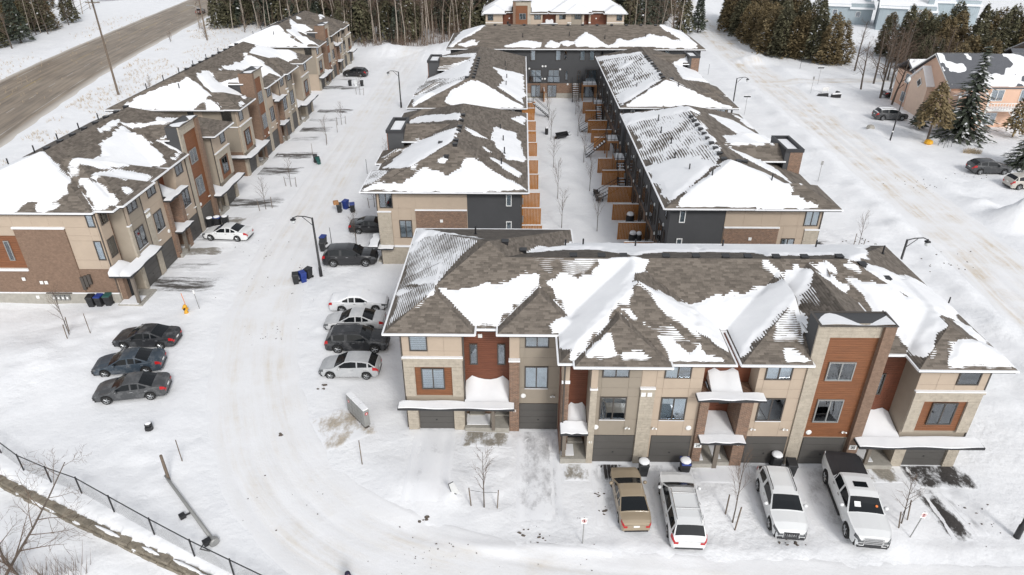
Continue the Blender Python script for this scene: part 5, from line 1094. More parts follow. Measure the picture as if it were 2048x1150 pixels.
# snowy lean-to by the highway, top left
r = empty('roadside_house', (-112, 268, 0), R(8), 'low roadside house with snowy roof beyond the highway', 'house'); ob('wall', MB().box(0, 18, 0, 9, -.3, 3).mesh('wall', M['taupe']), r); ob('roof', gable(0, 18, 0, 4.5, 9, 3, 5, M['snow_roof']), r); fr = Fr(r, 0, 0, 0); fr.window(3, 5, 1, 2.4, -.03, 2, 'dark', 'white'); fr.window(10, 12, 1, 2.4, -.03, 2, 'dark', 'white')
# ---------------------------------------------------------------- trees
def conifer_mesh(h, r, n, seed, p=.9, z0=.06, mt='conif', size=.5, droop=.35, snow=0.):
    rs = np.random.RandomState(seed); t = rs.rand(n)**.85; a = rs.rand(n)*2*np.pi
    lump = .62+.75*vnoise(np.cos(a)*2.2+t*7+seed, np.sin(a)*2.2+t*4, .8, seed)
    Rr = r*np.clip(1-t, .02, 1)**p*lump; rho = Rr*np.sqrt(.25+.75*rs.rand(n))
    z = h*(z0+(1-z0)*t)*(.9+.2*vnoise(np.cos(a)*1.5+seed, np.sin(a)*1.5, .7, seed+2))+rs.randn(n)*.12
    c = np.stack([rho*np.cos(a), rho*np.sin(a), z], 1)
    aj = a+rs.randn(n)*.6; d = np.stack([np.cos(aj), np.sin(aj), -droop+rs.randn(n)*.35], 1); d /= np.linalg.norm(d, axis=1)[:, None]
    up = np.stack([rs.randn(n)*.5, rs.randn(n)*.5, np.ones(n)], 1); s = np.cross(d, up); s /= np.linalg.norm(s, axis=1)[:, None]
    sz = size*(.5+.9*rs.rand(n))*(.6+.6*(1-t)); sz = sz[:, None]
    V = np.stack([c-d*sz*.5, c+s*sz*.32, c+d*sz*.75, c-s*sz*.32], 1).reshape(-1, 3); F = np.arange(4*n).reshape(n, 4)
    mi = (rs.rand(n) < snow*(.3+.7*(d[:, 2] > -.3))).astype(int)
    return npmesh('crown', V, F, [M[mt], M['snow_roof']], False, mi)
def spruce_mesh(h, r, seed, mt='conif3', snow=.12, z0=.1):
    rs = random.Random(seed); V = []; F = []; mi = []
    z = h*z0
    while z < h*.99:
        t = (z-h*z0)/(h*(1-z0)); R_ = r*(1-t)**.85*(.8+.4*rs.random()); nb = max(6, int(12*(1-t)+5)); a0 = rs.random()*6
        for b in range(nb):
            a = a0+b*2*math.pi/nb+rs.uniform(-.25, .25); L = R_*rs.uniform(.65, 1.1); ns = max(2, int(L/.32))
            for k in range(ns):
                q = (k+.6)/ns*L; cx, cy, cz = q*math.cos(a), q*math.sin(a), z-.22*q-.05*q*q/ max(r, 1)+rs.uniform(-.1, .1)
                s = .36*(1.2-.5*k/ns)+.12; aj = a+rs.uniform(-.7, .7); dx, dy = math.cos(aj), math.sin(aj); sx, sy = -dy, dx; n0 = len(V)
                V += [(cx-dx*s, cy-dy*s, cz+.05), (cx+sx*s*.55, cy+sy*s*.55, cz-.08), (cx+dx*s*1.2, cy+dy*s*1.2, cz-.18), (cx-sx*s*.55, cy-sy*s*.55, cz-.08)]
                F.append((n0, n0+1, n0+2, n0+3)); mi.append(1 if rs.random() < snow else 0)
        z += .34+.12*rs.random()
    return npmesh('crown', V, F, [M[mt], M['snow_roof']], False, mi)
def bare_mesh(h, seed, r0=.12, first=.35, spread=.8, levels=3, nb=9, upright=.5, trunk_bend=.04, twigm='twig', trunkm='bark', fork=False):
    rs = random.Random(seed); T = MB(); B = MB()
    def vec(): return Vector((rs.uniform(-1, 1), rs.uniform(-1, 1), rs.uniform(-1, 1)))
    def grow(p, d, L, r, lev, mb):
        n = 4 if lev == 0 else 3; pts = [p.copy()]; rr = [r]; dirs = [d]
        for i in range(n):
            d = (d+vec()*(trunk_bend if lev == 0 else .16)+Vector((0, 0, .06 if lev else 0))).normalized(); p = p+d*L/n; pts.append(p.copy()); rr.append(r*(1-(i+1)/n*(.8 if lev else .75))); dirs.append(d)
        mb.tube(pts, rr, 6 if lev == 0 else (4 if lev == 1 else 3), 0, cap=False)
        if lev < levels:
            k = nb if lev == 0 else max(3, int(nb*.62) if lev == 1 else 4)
            for i in range(k):
                t = first+(1-first)*(i+rs.random()*.7)/k if lev == 0 else .25+.75*(i+rs.random())/k
                t = min(t, .98); j = min(int(t*n), n-1); q = pts[j].lerp(pts[j+1], t*n-j); rr_ = max(.008, (rr[j]*(1-(t*n-j))+rr[j+1]*(t*n-j))*.55)
                a = rs.random()*6.28; ax = dirs[j+1]; u = ax.cross(Vector((.3, .7, .2))).normalized(); w = ax.cross(u); side = u*math.cos(a)+w*math.sin(a)
                nd = (ax*upright+side*spread).normalized()
                Lc = (h*.42*(1.15-t*.75) if lev == 0 else L*.5)*rs.uniform(.7, 1.15)
                grow(q, nd, Lc, rr_, lev+1, B)
    grow(Vector((0, 0, -.2)), Vector((0, 0, 1)), h, r0, 0, T)
    return T.mesh('trunk', M[trunkm], True), B.mesh('branches', M[twigm])
def trunk_mesh(h, r, m='bark'): return MB().tube([(0,0,-.3),(0,0,h*.5),(0,0,h*.95)], [r, r*.6, r*.1], 6).mesh('trunk', M[m], True)
def plant(name, parts, x, y, rot=0, s=1., label=None, group=None, z=None, tilt=(0, 0), cat='tree'):
    o = empty(name, (x, y, hz(x, y) if z is None else z), (tilt[0], tilt[1], rot), label, cat, group); o.scale = (s, s, s)
    for n, me in parts: ob(n, me, o)
    return o
CED = [[('trunk', trunk_mesh(10, .2)), ('crown', conifer_mesh(10.2, 2.9, 3600, s, .42, .02, m, .55, .1))] for s, m in ((31, 'conif2'), (32, 'conif'))]+[[('trunk', trunk_mesh(9, .2)), ('crown', conifer_mesh(8.8, 3.3, 3600, s, .36, .02, m, .5, -.1, .02))] for s, m in ((33, 'conif2'), (34, 'conif2'))]+[[('trunk', trunk_mesh(11, .2)), ('crown', conifer_mesh(11.4, 2.3, 2600, 35, .55, .05, 'conif', .6, .2, .05))]]
FIR = [[('trunk', trunk_mesh(15, .25)), ('crown', conifer_mesh(15.5, 2.9, 2200, s, .85, .05, m, .75, .35, .03))] for s, m in ((41, 'conif'), (42, 'conif3'), (43, 'conif'))]
SPR = [[('trunk', trunk_mesh(12, .28)), ('crown', spruce_mesh(13.2, 4.3, s, 'conif3', .13, .08))] for s in (51, 52)]
BIR = [[*zip(('trunk', 'branches'), bare_mesh(h, s, .145, .38, .7, 3, 12, .8, .09, 'twig', 'bark_pale'))] for h, s in ((17, 61), (18.5, 62), (16, 63), (19, 64), (15, 65))]
OAK = [[*zip(('trunk', 'branches'), bare_mesh(h, s, .2, .28, .9, 3, 10, .55, .07, 'twig', 'bark'))] for h, s in ((10, 71), (11, 72), (9, 73))]
SAP = [[*zip(('trunk', 'branches'), bare_mesh(h, s, .045, .35, .55, 2, 12, .9, .03, 'twig', 'bark'))] for h, s in ((4.3, 81), (4.6, 82), (4.0, 83))]
BSH = [[*zip(('trunk', 'branches'), bare_mesh(h, s, .06, .1, .7, 2, 14, .9, .1, 'twig', 'bark'))] for h, s in ((3.2, 91), (2.6, 92))]
SUM = [[*zip(('trunk', 'branches'), bare_mesh(h, s, .16, .25, .8, 2, 7, .8, .12, 'bark_pale', 'bark_pale'))] for h, s in ((8, 95), (9, 96))]
rs = random.Random(17)
def scatter(n, fx, md):
    out = []; tries = 0
    while len(out) < n and tries < n*60:
        tries += 1; p = fx()
        if p is None or any((p[0]-q[0])**2+(p[1]-q[1])**2 < md*md for q in out): continue
        out.append(p)
    return out
def zone_back():
    x = rs.uniform(-86, -9); y = rs.uniform(163, 224)
    lo = 164 if x > -34 else (166 if x > -54 else 188)
    if x > -12 and y < 186: return None
    if y < lo+rs.random()*2: return None
    return x, y
for x, y in scatter(84, lambda: (lambda p: p if p and p[1] < (178 if p[0] > -54 else 202) else None)(zone_back()), 1.5): plant('birch_tree', rs.choice(BIR), x, y, rs.random()*6, rs.uniform(.8, 1.08), 'tall pale-trunked bare tree at the front of the woods behind the terraces', 'pale bare trees in the woods')
for x, y in scatter(92, lambda: (lambda p: p if p and p[1] > (169 if p[0] > -54 else 191) else None)(zone_back()), 2.3): plant('evergreen_tree', rs.choice(FIR), x, y, rs.random()*6, rs.uniform(.75, 1.1), 'dark evergreen deep in the woods behind the terraces', 'dark evergreens in the woods')
for x, y in scatter(22, lambda: (rs.uniform(-9, 29), rs.uniform(183, 215)), 3.2): plant('evergreen_tree', rs.choice(FIR), x, y, rs.random()*6, rs.uniform(.8, 1.1), 'dark evergreen deep in the woods behind the terraces', 'dark evergreens in the woods')
for x, y in scatter(15, lambda: (rs.uniform(27, 44), rs.uniform(163, 200)), 2.2): plant('bare_tree', rs.choice(BIR+OAK), x, y, rs.random()*6, rs.uniform(.7, .95), 'bare tree in the copse between far terrace and snowy street', 'bare trees left of the street')
for x, y in scatter(14, lambda: (rs.uniform(28, 46), rs.uniform(178, 225)), 3): plant('evergreen_tree', rs.choice(FIR), x, y, rs.random()*6, rs.uniform(.7, 1.0), 'dark evergreen in the copse between far terrace and snowy street', 'evergreens left of the street')
# cedar hedge right of the street
ced = [(55.5,196),(54.8,189),(54.6,182),(54.8,176),(55.2,170.5),(55.6,165),(56,160),(57,156.8),(59,156),(61,154.6),(62.6,151.8),(64.3,148.8),(66.6,150.2)]
NTH = ['first', 'second', 'third', 'fourth', 'fifth', 'sixth', 'seventh', 'eighth', 'ninth', 'tenth', 'eleventh', 'twelfth', 'thirteenth']
for i, (x, y) in enumerate(reversed(ced)): plant('cedar_tree', rs.choice(CED), x+rs.uniform(-.4, .4), y, rs.random()*6, rs.uniform(.92, 1.12), 'olive cedar in the row along the street, %s from the side-road end' % NTH[i], 'cedars along the street')
for x, y in scatter(34, lambda: (lambda x, y: (x, y) if x > 58 and y > 158-(x-60)*.3 else None)(rs.uniform(57, 66.5), rs.uniform(153, 205)), 2.6): plant('cedar_tree', rs.choice(CED+FIR[:1]), x, y, rs.random()*6, rs.uniform(.85, 1.15), 'dense cedar behind the front row along the snowy street', 'cedars behind the street row')
for x, y in scatter(95, lambda: (rs.uniform(68, 128), rs.uniform(123, 160)), 2.6):
    if x < np.interp(y, [123, 150, 160], [70, 76.5, 80]) or x > y*.72+8 or (86 < x < 108 and y < 137): continue
    plant('cedar_tree', rs.choice(CED), x, y, rs.random()*6, float(np.interp(x, [68, 78, 90], [.62, .85, 1.05]))*rs.uniform(.8, 1.08), 'dense evergreen in the grove behind the peach house', 'evergreens behind the peach house')
for x, y in ((90,150),(94,154),(98,151),(101,156),(105,152),(86,158)): plant('sumac_tree', rs.choice(SUM), x, y, rs.random()*6, rs.uniform(.9, 1.3), 'pale-limbed bare tree rising from the grove behind the peach house', 'pale-limbed bare trees')
for i, (x, y, k, s) in enumerate(((61.9,126.9,0,.85),(65.8,130.6,1,.9),(62.7,120.9,2,1.05),(66.7,125.9,1,1.05),(62.5,116.2,0,.9),(70,134,2,.9),(73.5,137,1,.8))):
    plant('bare_tree', OAK[k], x, y, i*1.3, s, ['slim bare tree nearest the side road, left of the peach house', 'bare tree farther back beside the side road', 'bare tree between the dark parked car and the cedars', 'leaning bare tree behind the peach house corner', 'bare tree touching the peach house west wall', 'bare tree in the brown thicket behind the peach house', 'bare tree at the back of the thicket behind the peach house'][i], 'bare trees by the peach house', tilt=(0, R((-3, 2, 4, 12, 6, 0, -5)[i])))
for x, y in scatter(14, lambda: (rs.uniform(67, 78), rs.uniform(123, 142)), 2.0): plant('bare_tree', rs.choice(OAK), x, y, rs.random()*6, rs.uniform(.7, 1.0), 'bare brown tree in the thicket between cedars and peach house', 'brown thicket trees')
plant('spruce_tree', SPR[0], 63.6, 97.6, .4, .98, 'tall dark spruce in front of the peach house'); plant('juniper_tree', [('trunk', trunk_mesh(7, .16)), ('crown', conifer_mesh(7.6, 2.2, 1500, 57, .5, .33, 'conif2', .5))], 57.8, 95.6, 0, 1.05, 'brownish ornamental tree with yellow wrap at its base, by the peach house')
plant('spruce_tree', SPR[1], 64.6, 84.8, 1.2, .62, 'small dark spruce cut off by the right edge, near the parked cars'); plant('juniper_tree', [('trunk', trunk_mesh(3, .1)), ('crown', conifer_mesh(4.2, 1.3, 700, 58, .6, .1, 'conif3', .4))], 59.8, 101.8, 0, 1.0, 'small dark shrub-like conifer against the peach house wall')
plant('juniper_tree', [('trunk', trunk_mesh(5, .12)), ('crown', conifer_mesh(5.6, 1.7, 900, 59, .6, .15, 'conif2', .45))], 71.5, 98.2, 0, 1.0, 'olive shrub in front of the peach house balcony')
# across the highway
for x, y in scatter(44, lambda: (lambda x, y: (x, y) if -.76*y-8 < x < -114-(y-140)*.2 and not (y > 205 and x > -150) else None)(rs.uniform(-175, -113), rs.uniform(138, 232)), 2.8): plant('evergreen_tree', rs.choice(FIR+CED), x, y, rs.random()*6, rs.uniform(.7, 1.1), 'dark evergreen across the highway in the top left corner', 'evergreens across the highway')
for x, y in scatter(30, lambda: (lambda x, y: (x, y) if -122-(y-140)*.2 < x < -112-(y-140)*.2 else None)(rs.uniform(-150, -108), rs.uniform(130, 236)), 2.4): plant('bare_tree', rs.choice(OAK+BIR[:2]), x, y, rs.random()*6, rs.uniform(.7, 1.0), 'bare tree on the far bank of the highway', 'bare trees across the highway')
for x, y in ((-72,186),(-70,192),(-75,198),(-78,205),(-81,212)): plant('willow_shrub', BSH[0], x, y, rs.random()*6, rs.uniform(1.2, 1.9), 'bare multi-stemmed shrub on the highway verge near the woods', 'verge shrubs', cat='shrub')
for x, y in ((-66,122),(-84,170),(-79,178)): plant('willow_shrub', BSH[1], x, y, rs.random()*6, rs.uniform(1., 1.5), 'thin bare shrub beside the highway poles', 'verge saplings', cat='shrub')
# courtyard saplings
for i, (x, y) in enumerate([(4.34,65.7),(4.27,73.7),(4.19,84),(4.3,95.7),(4.34,106),(4.4,114)]): plant('courtyard_sapling', SAP[i % 3], x, y, i*2.1, 1.0, 'bare sapling in the left line of the courtyard, %s to the camera' % ORD[i], 'courtyard saplings')
for i, (x, y) in enumerate([(8.0,64.9),(8.2,76.2),(8.24,86.1),(8.28,97.4),(8.8,109.5)]): plant('courtyard_sapling', SAP[(i+1) % 3], x, y, i*1.7, 1.0, 'bare sapling in the right line of the courtyard, %s to the camera' % ORD[i], 'courtyard saplings')
stake_m = MB().box(-.03,.03,-.03,.03,-.3,1.45).mesh('stake', M['wood_pole'])
def staked(x, y, k, s, label, st=((-.75,.1),(.75,-.05)), tilt=(0, 0), tie=True):
    o = plant('street_sapling', SAP[k], x, y, k*1.9, s, label, 'staked street saplings', tilt=tilt)
    for a, b in st: ob('stake', stake_m, o, (a, b, 0), (R(3), R(4*a), 0))
    if tie and len(st) > 1: ob('tie', MB().tube([(st[0][0], st[0][1], 1.2), (0, 0, 1.15), (st[1][0], st[1][1], 1.2)], .015, 4).mesh('tie', M['black']), o)
    return o
staked(-1.95, 27.5, 0, 1.0, 'staked bare sapling between the two left driveways'); staked(11.85, 26.6, 1, .95, 'bare sapling tilting between two white cars', ((-.5,.15),(.6,.1)), (R(8), R(10)), False); staked(21.0, 26.45, 2, .9, 'staked bare sapling right of the white pickup', ((-.65,.05),(.5,.1)), (R(3), R(6)))
staked(-35.2, 44.1, 1, .9, 'staked bare sapling left of the dark sedans', ((-.7,0),(.5,.1))); staked(-28.3, 69.9, 2, .9, 'staked sapling beside the lane near the white sedan'); staked(-27.6, 77, 0, .85, 'staked sapling by the lane before the second terrace'); staked(-27.4, 93.5, 1, .85, 'staked sapling by the lane at the second terrace'); staked(-27.5, 103, 2, .85, 'staked sapling by the lane toward the far end'); staked(-28.4, 121, 0, .85, 'staked sapling by the lane near the far black car')
staked(-16.2, 60.6, 1, .8, 'slim sapling in front of the black parked off-roader'); staked(-16.4, 71, 2, .85, 'slim sapling by the near left courtyard block'); staked(-17.2, 84, 0, .85, 'slim sapling at the gap between left courtyard blocks'); staked(33.6, 61.5, 1, .8, 'slim sapling right of the near right courtyard block')
# bare tree in the bottom left corner
big = bare_mesh(8.0, 107, .09, .12, .9, 3, 12, .75, .09, 'twig', 'bark'); plant('bare_tree', [*zip(('trunk', 'branches'), big)], -27.0, 23.0, 0, 1.0, 'bare tree in the bottom left corner leaning over the fence', z=-1.1, tilt=(R(-15), R(36)))
plant('bare_tree', [*zip(('trunk', 'branches'), bare_mesh(5.5, 109, .06, .1, .9, 3, 12, .7, .1, 'twig', 'bark'))], -27.6, 24.2, 1.0, 1.0, 'smaller bare tree beside the leaning one in the bottom left corner', z=-1.0, tilt=(R(-8), R(12)))
plant('willow_shrub', BSH[0], -26.0, 23.2, .3, 1.0, 'low bare brush under the bottom left tree', z=-1.0, cat='shrub')
# brush along the wood edge, dry grass on the verge, dirt crumbs: nobody could count these
def twigs(name, pts, hgt, m, seed, n=5, w=.018, label=None, cat=None, spread=.35):
    rs_ = np.random.RandomState(seed); V = []; F = []
    for x, y in pts:
        z = hz(x, y) if len(pts) < 4000 else 0
        for k in range(n):
            a = rs_.rand()*6.28; L = hgt*(.5+rs_.rand()*.8); dx, dy = math.cos(a)*spread*L, math.sin(a)*spread*L; ox, oy = rs_.randn(2)*.18*hgt; b = len(V); ww = w*(.7+.6*rs_.rand())
            V += [(x+ox-ww, y+oy, z-.05), (x+ox+ww, y+oy, z-.05), (x+ox+dx+ww*.3, y+oy+dy, z+L), (x+ox+dx-ww*.3, y+oy+dy, z+L)]; F.append((b, b+1, b+2, b+3))
    ob(name, npmesh(name, V, F, M[m]), None, label=label, cat=cat, kind='stuff')
pts = [(rs.uniform(-48, -9), 0) for _ in range(120)]; pts = [(x, (163 if x > -34 else 165.5)+rs.random()*6) for x, _ in pts]
twigs('wood_edge_brush', pts, 2.0, 'twig', 5, 6, .022, 'low bare brush along the front of the woods', 'brush')
pts = []
for _ in range(420):
    q = zone_back()
    if q and q[1] < 190: pts.append((q[0], q[1]+rs.random()*3))
twigs('wood_understorey', pts, 6.5, 'twig', 15, 6, .04, 'thin bare stems filling the woods between the trunks', 'brush', .12)
vp = []
for _ in range(2600):
    y = rs.uniform(45, 215); x = np.interp(y, [45, 70, 110, 145, 190, 215], [-62, -67, -76, -83, -89, -92])+rs.uniform(0, 24)*rs.random()+1.5
    if x < -51 and fbm(np.array([x]), np.array([y]), 9, 2, 3)[0] > .44: vp.append((x, y))
twigs('verge_grass', vp, .38, 'drygrass', 6, 4, .018, 'dry grass poking through snow on the highway verge', 'grass')
vp = [(x-26-rs.uniform(0, 6), y+rs.uniform(-4, 4)) for x, y in vp[:420]]
twigs('far_verge_grass', vp, .42, 'drygrass', 7, 4, .02, 'dry grass on the far bank of the highway', 'grass')
twigs('dry_tuft', [(61.5+rs.uniform(-1.2, 1.2), 90.6+rs.uniform(-.3, .3)) for _ in range(40)], .6, 'drygrass', 8, 7, .02, 'tuft of dry ornamental grass in front of the peach house', 'grass')
twigs('brush_corner', [(-25.5+rs.uniform(-2.5, 2.5), 23.2+rs.uniform(-.6, .5)) for _ in range(40)], 1.2, 'twig', 9, 5, .012, 'thin bare weeds under the bottom left tree', 'brush')
# dirt crumbs kicked up by ploughs and tyres
V = []; F = []
def crumb(x, y, s):
    z = hz(x, y); b = len(V); r_ = [s*rs.uniform(.6, 1.3) for _ in range(6)]
    for k in range(6): V.append((x+math.cos(k*1.047)*r_[k], y+math.sin(k*1.047)*r_[k]*.8, z-.01))
    V.append((x, y, z+s*.5+.02))
    for k in range(6): F.append((b+k, b+(k+1) % 6, b+6))
for a, b, n, s in (((-5.2,26.6),.5,4,.16),((.4,25.8),.6,6,.14),((1.2,25.2),.5,4,.12),((-13.5,27.5),3,10,.05),((-4.5,24.2),2.6,34,.045),((3,25.0),3,14,.05),((-19.8,45),2.2,24,.06),((-18.9,56),2,14,.07),((-14.2,38.4),.5,4,.16),((-15.5,33.4),.3,2,.2),((48,78),4,22,.09),((40.5,58),4,18,.1),((33,62),2.5,14,.12),((55.5,82),2.5,10,.1),((14.6,25.4),.9,16,.10),((25.5,27),2,12,.08),((27.6,26),.6,4,.12),((4.6,28.6),.3,8,.10),((4.9,27.4),.3,8,.1),((-22,52),4,20,.05),((-25,60),4,18,.06)):
    for _ in range(n): crumb(a[0]+rs.gauss(0, b*.5), a[1]+rs.gauss(0, b*.35), s*rs.uniform(.5, 1.3))
me = bpy.data.meshes.new('dirt_crumbs'); me.from_pydata(V, [], F); me.materials.append(M['bark']); ob('dirt_crumbs', me, label='dark crumbs of dirt and ice scattered on the snow', cat='dirt', kind='stuff')
# ---------------------------------------------------------------- vehicles
M['headl'] = mat('headlamp', (.09, .095, .1), .12, spec=.8)
def paint(name, c, rough=.35, dust=0.):
    m = mat(name, c, rough, spec=.5, coat=.3 if dust < .3 else 0)
    if dust:
        g = NG(m); P = g.pos(); n1 = g.noise(P, 1.6, 4); n2 = g.noise(P, 9., 4)
        f = g.rng(g.math('ADD', n1, g.math('MULTIPLY', n2, .4)), .75-dust*.5, 1.0-dust*.25); g.link(g.mix(g.math('MULTIPLY', f, min(1., dust*1.5)), c, (.62, .62, .62)), g.p.inputs['Base Color']); g.p.inputs['Roughness'].default_value = .5
    return m
KIND = {   # x measured from the front bumper: shoulder line, roof line, wheels
 'sedan': dict(L=4.75, W=1.82, sh=[(0,.60),(.12,.70),(.5,.80),(1.25,.93),(2.2,.95),(3.2,.98),(3.95,1.02),(4.55,1.0),(4.7,.93),(4.75,.80)], rf=[(1.25,.93),(2.1,1.39),(2.6,1.44),(3.1,1.42),(4.0,1.03)], ws=(1.27,2.1), rg=(3.15,3.98), wheels=(.92,3.72), wr=.33, b=2.62),
 'suv': dict(L=4.7, W=1.90, sh=[(0,.70),(.12,.86),(.5,.98),(1.2,1.06),(2.2,1.08),(3.4,1.12),(4.3,1.14),(4.6,1.08),(4.7,.85)], rf=[(1.2,1.06),(1.95,1.58),(2.5,1.66),(3.6,1.63),(4.15,1.56),(4.55,1.12)], ws=(1.22,1.95), rg=(4.12,4.52), wheels=(.92,3.72), wr=.37, b=2.65),
 'hatch': dict(L=4.3, W=1.78, sh=[(0,.62),(.12,.74),(.5,.86),(1.15,.97),(2.2,.98),(3.2,1.03),(3.9,1.05),(4.2,.98),(4.3,.8)], rf=[(1.15,.97),(1.95,1.44),(2.4,1.5),(3.2,1.47),(3.7,1.38),(4.15,1.03)], ws=(1.17,1.95), rg=(3.65,4.12), wheels=(.85,3.45), wr=.33, b=2.5),
 'van': dict(L=5.1, W=1.98, sh=[(0,.70),(.12,.86),(.5,.96),(1.15,1.04),(2.2,1.06),(3.6,1.08),(4.7,1.10),(5.0,1.05),(5.1,.85)], rf=[(1.15,1.04),(2.0,1.60),(2.6,1.72),(4.2,1.70),(4.7,1.62),(5.0,1.10)], ws=(1.17,2.0), rg=(4.68,4.98), wheels=(.95,4.02), wr=.35, b=2.75),
 'pickup': dict(L=6.2, W=2.06, sh=[(0,.95),(.1,1.14),(.5,1.22),(1.5,1.30),(2.4,1.32),(3.9,1.34),(4.1,1.34),(5.9,1.36),(6.15,1.35),(6.2,1.25)], rf=[(1.5,1.30),(2.2,1.84),(2.6,1.93),(3.6,1.93),(3.95,1.86),(4.12,1.34)], ws=(1.52,2.2), rg=(3.93,4.1), wheels=(1.05,4.95), wr=.43, b=3.0),
}
def ip(tab, x): return np.interp(x, [p[0] for p in tab], [p[1] for p in tab])
_wheel = {}
def wheel_meshes(r):
    if r not in _wheel:
        ty = MB().lathe([(r*.62,-.11),(r*.95,-.115),(r,-.09),(r,.09),(r*.95,.115),(r*.62,.11)], 20, axis='y').mesh('tyre', M['tyre'], True)
        ri = MB().lathe([(r*.60,-.10),(r*.66,-.118),(r*.60,-.105),(r*.1,-.10)], 16, axis='y')
        for k in range(5):
            a = k*2*math.pi/5; ri.tube([(0, -.112, 0), (math.cos(a)*r*.58, -.112, math.sin(a)*r*.58)], .035, 4)
        _wheel[r] = (ty, ri.mesh('rim', M['rim']), MB().lathe([(r*.58,-.085),(r*.02,-.085)], 16, axis='y').mesh('brake_disc', M['black']))
    return _wheel[r]
_cars = {}
def car_meshes(kind, pm, snow):
    key = (kind, pm.name, snow)
    if key in _cars: return _cars[key]
    k = KIND[kind]; L, W = k['L'], k['W']; hw = W/2; xs = sorted(set([round(v, 3) for v in np.linspace(0, L, 46)]+[p[0] for p in k['sh']]+[p[0] for p in k['rf']]+[k['ws'][0], k['ws'][1], k['rg'][0], k['rg'][1], .04, L-.04]))
    rf0, rf1 = k['rf'][0][0], k['rf'][-1][0]; rows = []
    for x in xs:
        w = hw*(np.interp(x, [0, .05, .14, .3, .55, .95, L-.8, L-.35, L-.12, L-.03, L], [.66, .76, .85, .92, .965, 1, 1, .97, .92, .86, .80])); zs = float(ip(k['sh'], x)); zt = float(ip(k['rf'], x)) if rf0 <= x <= rf1 else zs
        zt = max(zt, zs); zb = .24 if kind != 'pickup' else .42
        if x < .1 or x > L-.1: zb += .08
        for xw in k['wheels']:
            dx = abs(x-xw); ra = k['wr']+.06
            if dx < ra: zb = max(zb, k['wr']+math.sqrt(ra*ra-dx*dx))
        zb = min(zb, zs-.08); g = (zt-zs)/.55; g = max(0, min(1, g)); wr = w*(.955-.20*g)
        crown = .065*min(1, x/.5)*min(1, (L-x)/.4) if zt-zs < .02 else .065*max(0, 1-(zt-zs)/.3)
        rows.append([(w*.95, zb), (w, zb+(zs-zb)*.35), (w*.995, zb+(zs-zb)*.72), (w*.955, zs-.015), (w*.93, zs+.012+crown*.2), (wr+.015, max(zs+.014, zt-.07)+crown*.35), (wr*.93, zt-.012+crown*.55), (wr*.5, zt+.012+crown*.9), (0., zt+.018+crown)])
    def pt(i, j, s): y, z = rows[i][j]; return (L/2-xs[i], s*y, z)
    parts = {}
    def q(name, i, j, s):
        mb = parts.setdefault(name, MB()); v = [pt(i, j, s), pt(i+1, j, s), pt(i+1, j+1, s), pt(i, j+1, s)]
        mb.add(v, [(0, 1, 2, 3) if s < 0 else (3, 2, 1, 0)])
    mid = (k['ws'][1]+k['rg'][0])/2+(-.15 if kind == 'pickup' else 0)
    for i in range(len(xs)-1):
        xm = (xs[i]+xs[i+1])/2
        for s in (1, -1):
            for j in range(8):
                nm = 'body'
                if j == 4 and k['ws'][0]+.42*(k['ws'][1]-k['ws'][0]) < xm < k['rg'][1]-(.25 if kind in ('suv', 'van', 'hatch') else .45)*(k['rg'][1]-k['rg'][0]):
                    if abs(xm-mid) > .06 and abs(xm-(k['rg'][0]-.05)) > .05: nm = ('front' if xm < mid else 'rear')+('L' if s > 0 else 'R')
                if j >= 6 and k['ws'][0]+.03 <= xm <= k['ws'][1]: nm = 'windscreen'
                if j >= 6 and k['rg'][0] <= xm <= k['rg'][1]-.03: nm = 'rear_window'
                if kind == 'pickup' and j >= 5 and 4.2 < xm < 6.12: nm = 'bed_cover'
                q(nm, i, j, s)
                if j in (2, 3) and (.0 < xm < (.42 if kind != 'pickup' else .34) or L-(.34 if kind != 'pickup' else .16) < xm < L):
                    mb = parts.setdefault(('headlight' if xm < 1 else 'taillight')+('' if s > 0 else 'R'), MB()); v = []
                    for (a, b) in ((i, j), (i+1, j), (i+1, j+1), (i, j+1)):
                        x, y, z = pt(a, b, s); zz = z if not (b == 4) else z-.02
                        v.append((x+(.014 if xm < 1 else -.014), y*1.012, zz+.006))
                    mb.add(v, [(0, 1, 2, 3) if s < 0 else (3, 2, 1, 0)])
                if snow:
                    top = (j >= 5 and not (k['ws'][0] < xm < k['ws'][1]) and not (k['rg'][0] < xm < k['rg'][1])) or (snow == 2 and j >= 5)
                    if top and .15 < xm < L-.1:
                        mb = parts.setdefault('snow_hood' if xm < k['ws'][0] else ('snow_boot' if xm > k['rg'][1] else 'snow_roof'), MB()); v = []
                        for (a, b) in ((i, j), (i+1, j), (i+1, j+1), (i, j+1)):
                            x, y, z = pt(a, b, s); v.append((x, y, z+(.012 if b == 5 else .05)))
                        mb.add(v, [(0, 1, 2, 3) if s < 0 else (3, 2, 1, 0)])
    for i, fl in ((0, 1), (len(xs)-1, -1)):
        ring = [pt(i, j, 1) for j in range(9)]+[pt(i, j, -1) for j in range(7, -1, -1)]; parts['body'].add(ring, [tuple(range(len(ring))) if fl < 0 else tuple(reversed(range(len(ring))))])
    res = {n: mb.mesh(n, M['headl'] if n[:5] == 'headl' else M['red'] if n[:5] == 'taill' else M['carglass'] if n[:5] in ('front', 'rearL', 'rearR', 'winds', 'rear_') else (M['snow_roof'] if n[:4] == 'snow' else (M['blacktrim'] if n == 'bed_cover' else pm)), True) for n, mb in parts.items()}
    zb = .24 if kind != 'pickup' else .42
    res['under'] = MB().box(-L/2+.12, L/2-.12, -hw*.86, hw*.86, zb-.02, zb+.42).mesh('underbody', M['tyre'])
    _cars[key] = res; return res
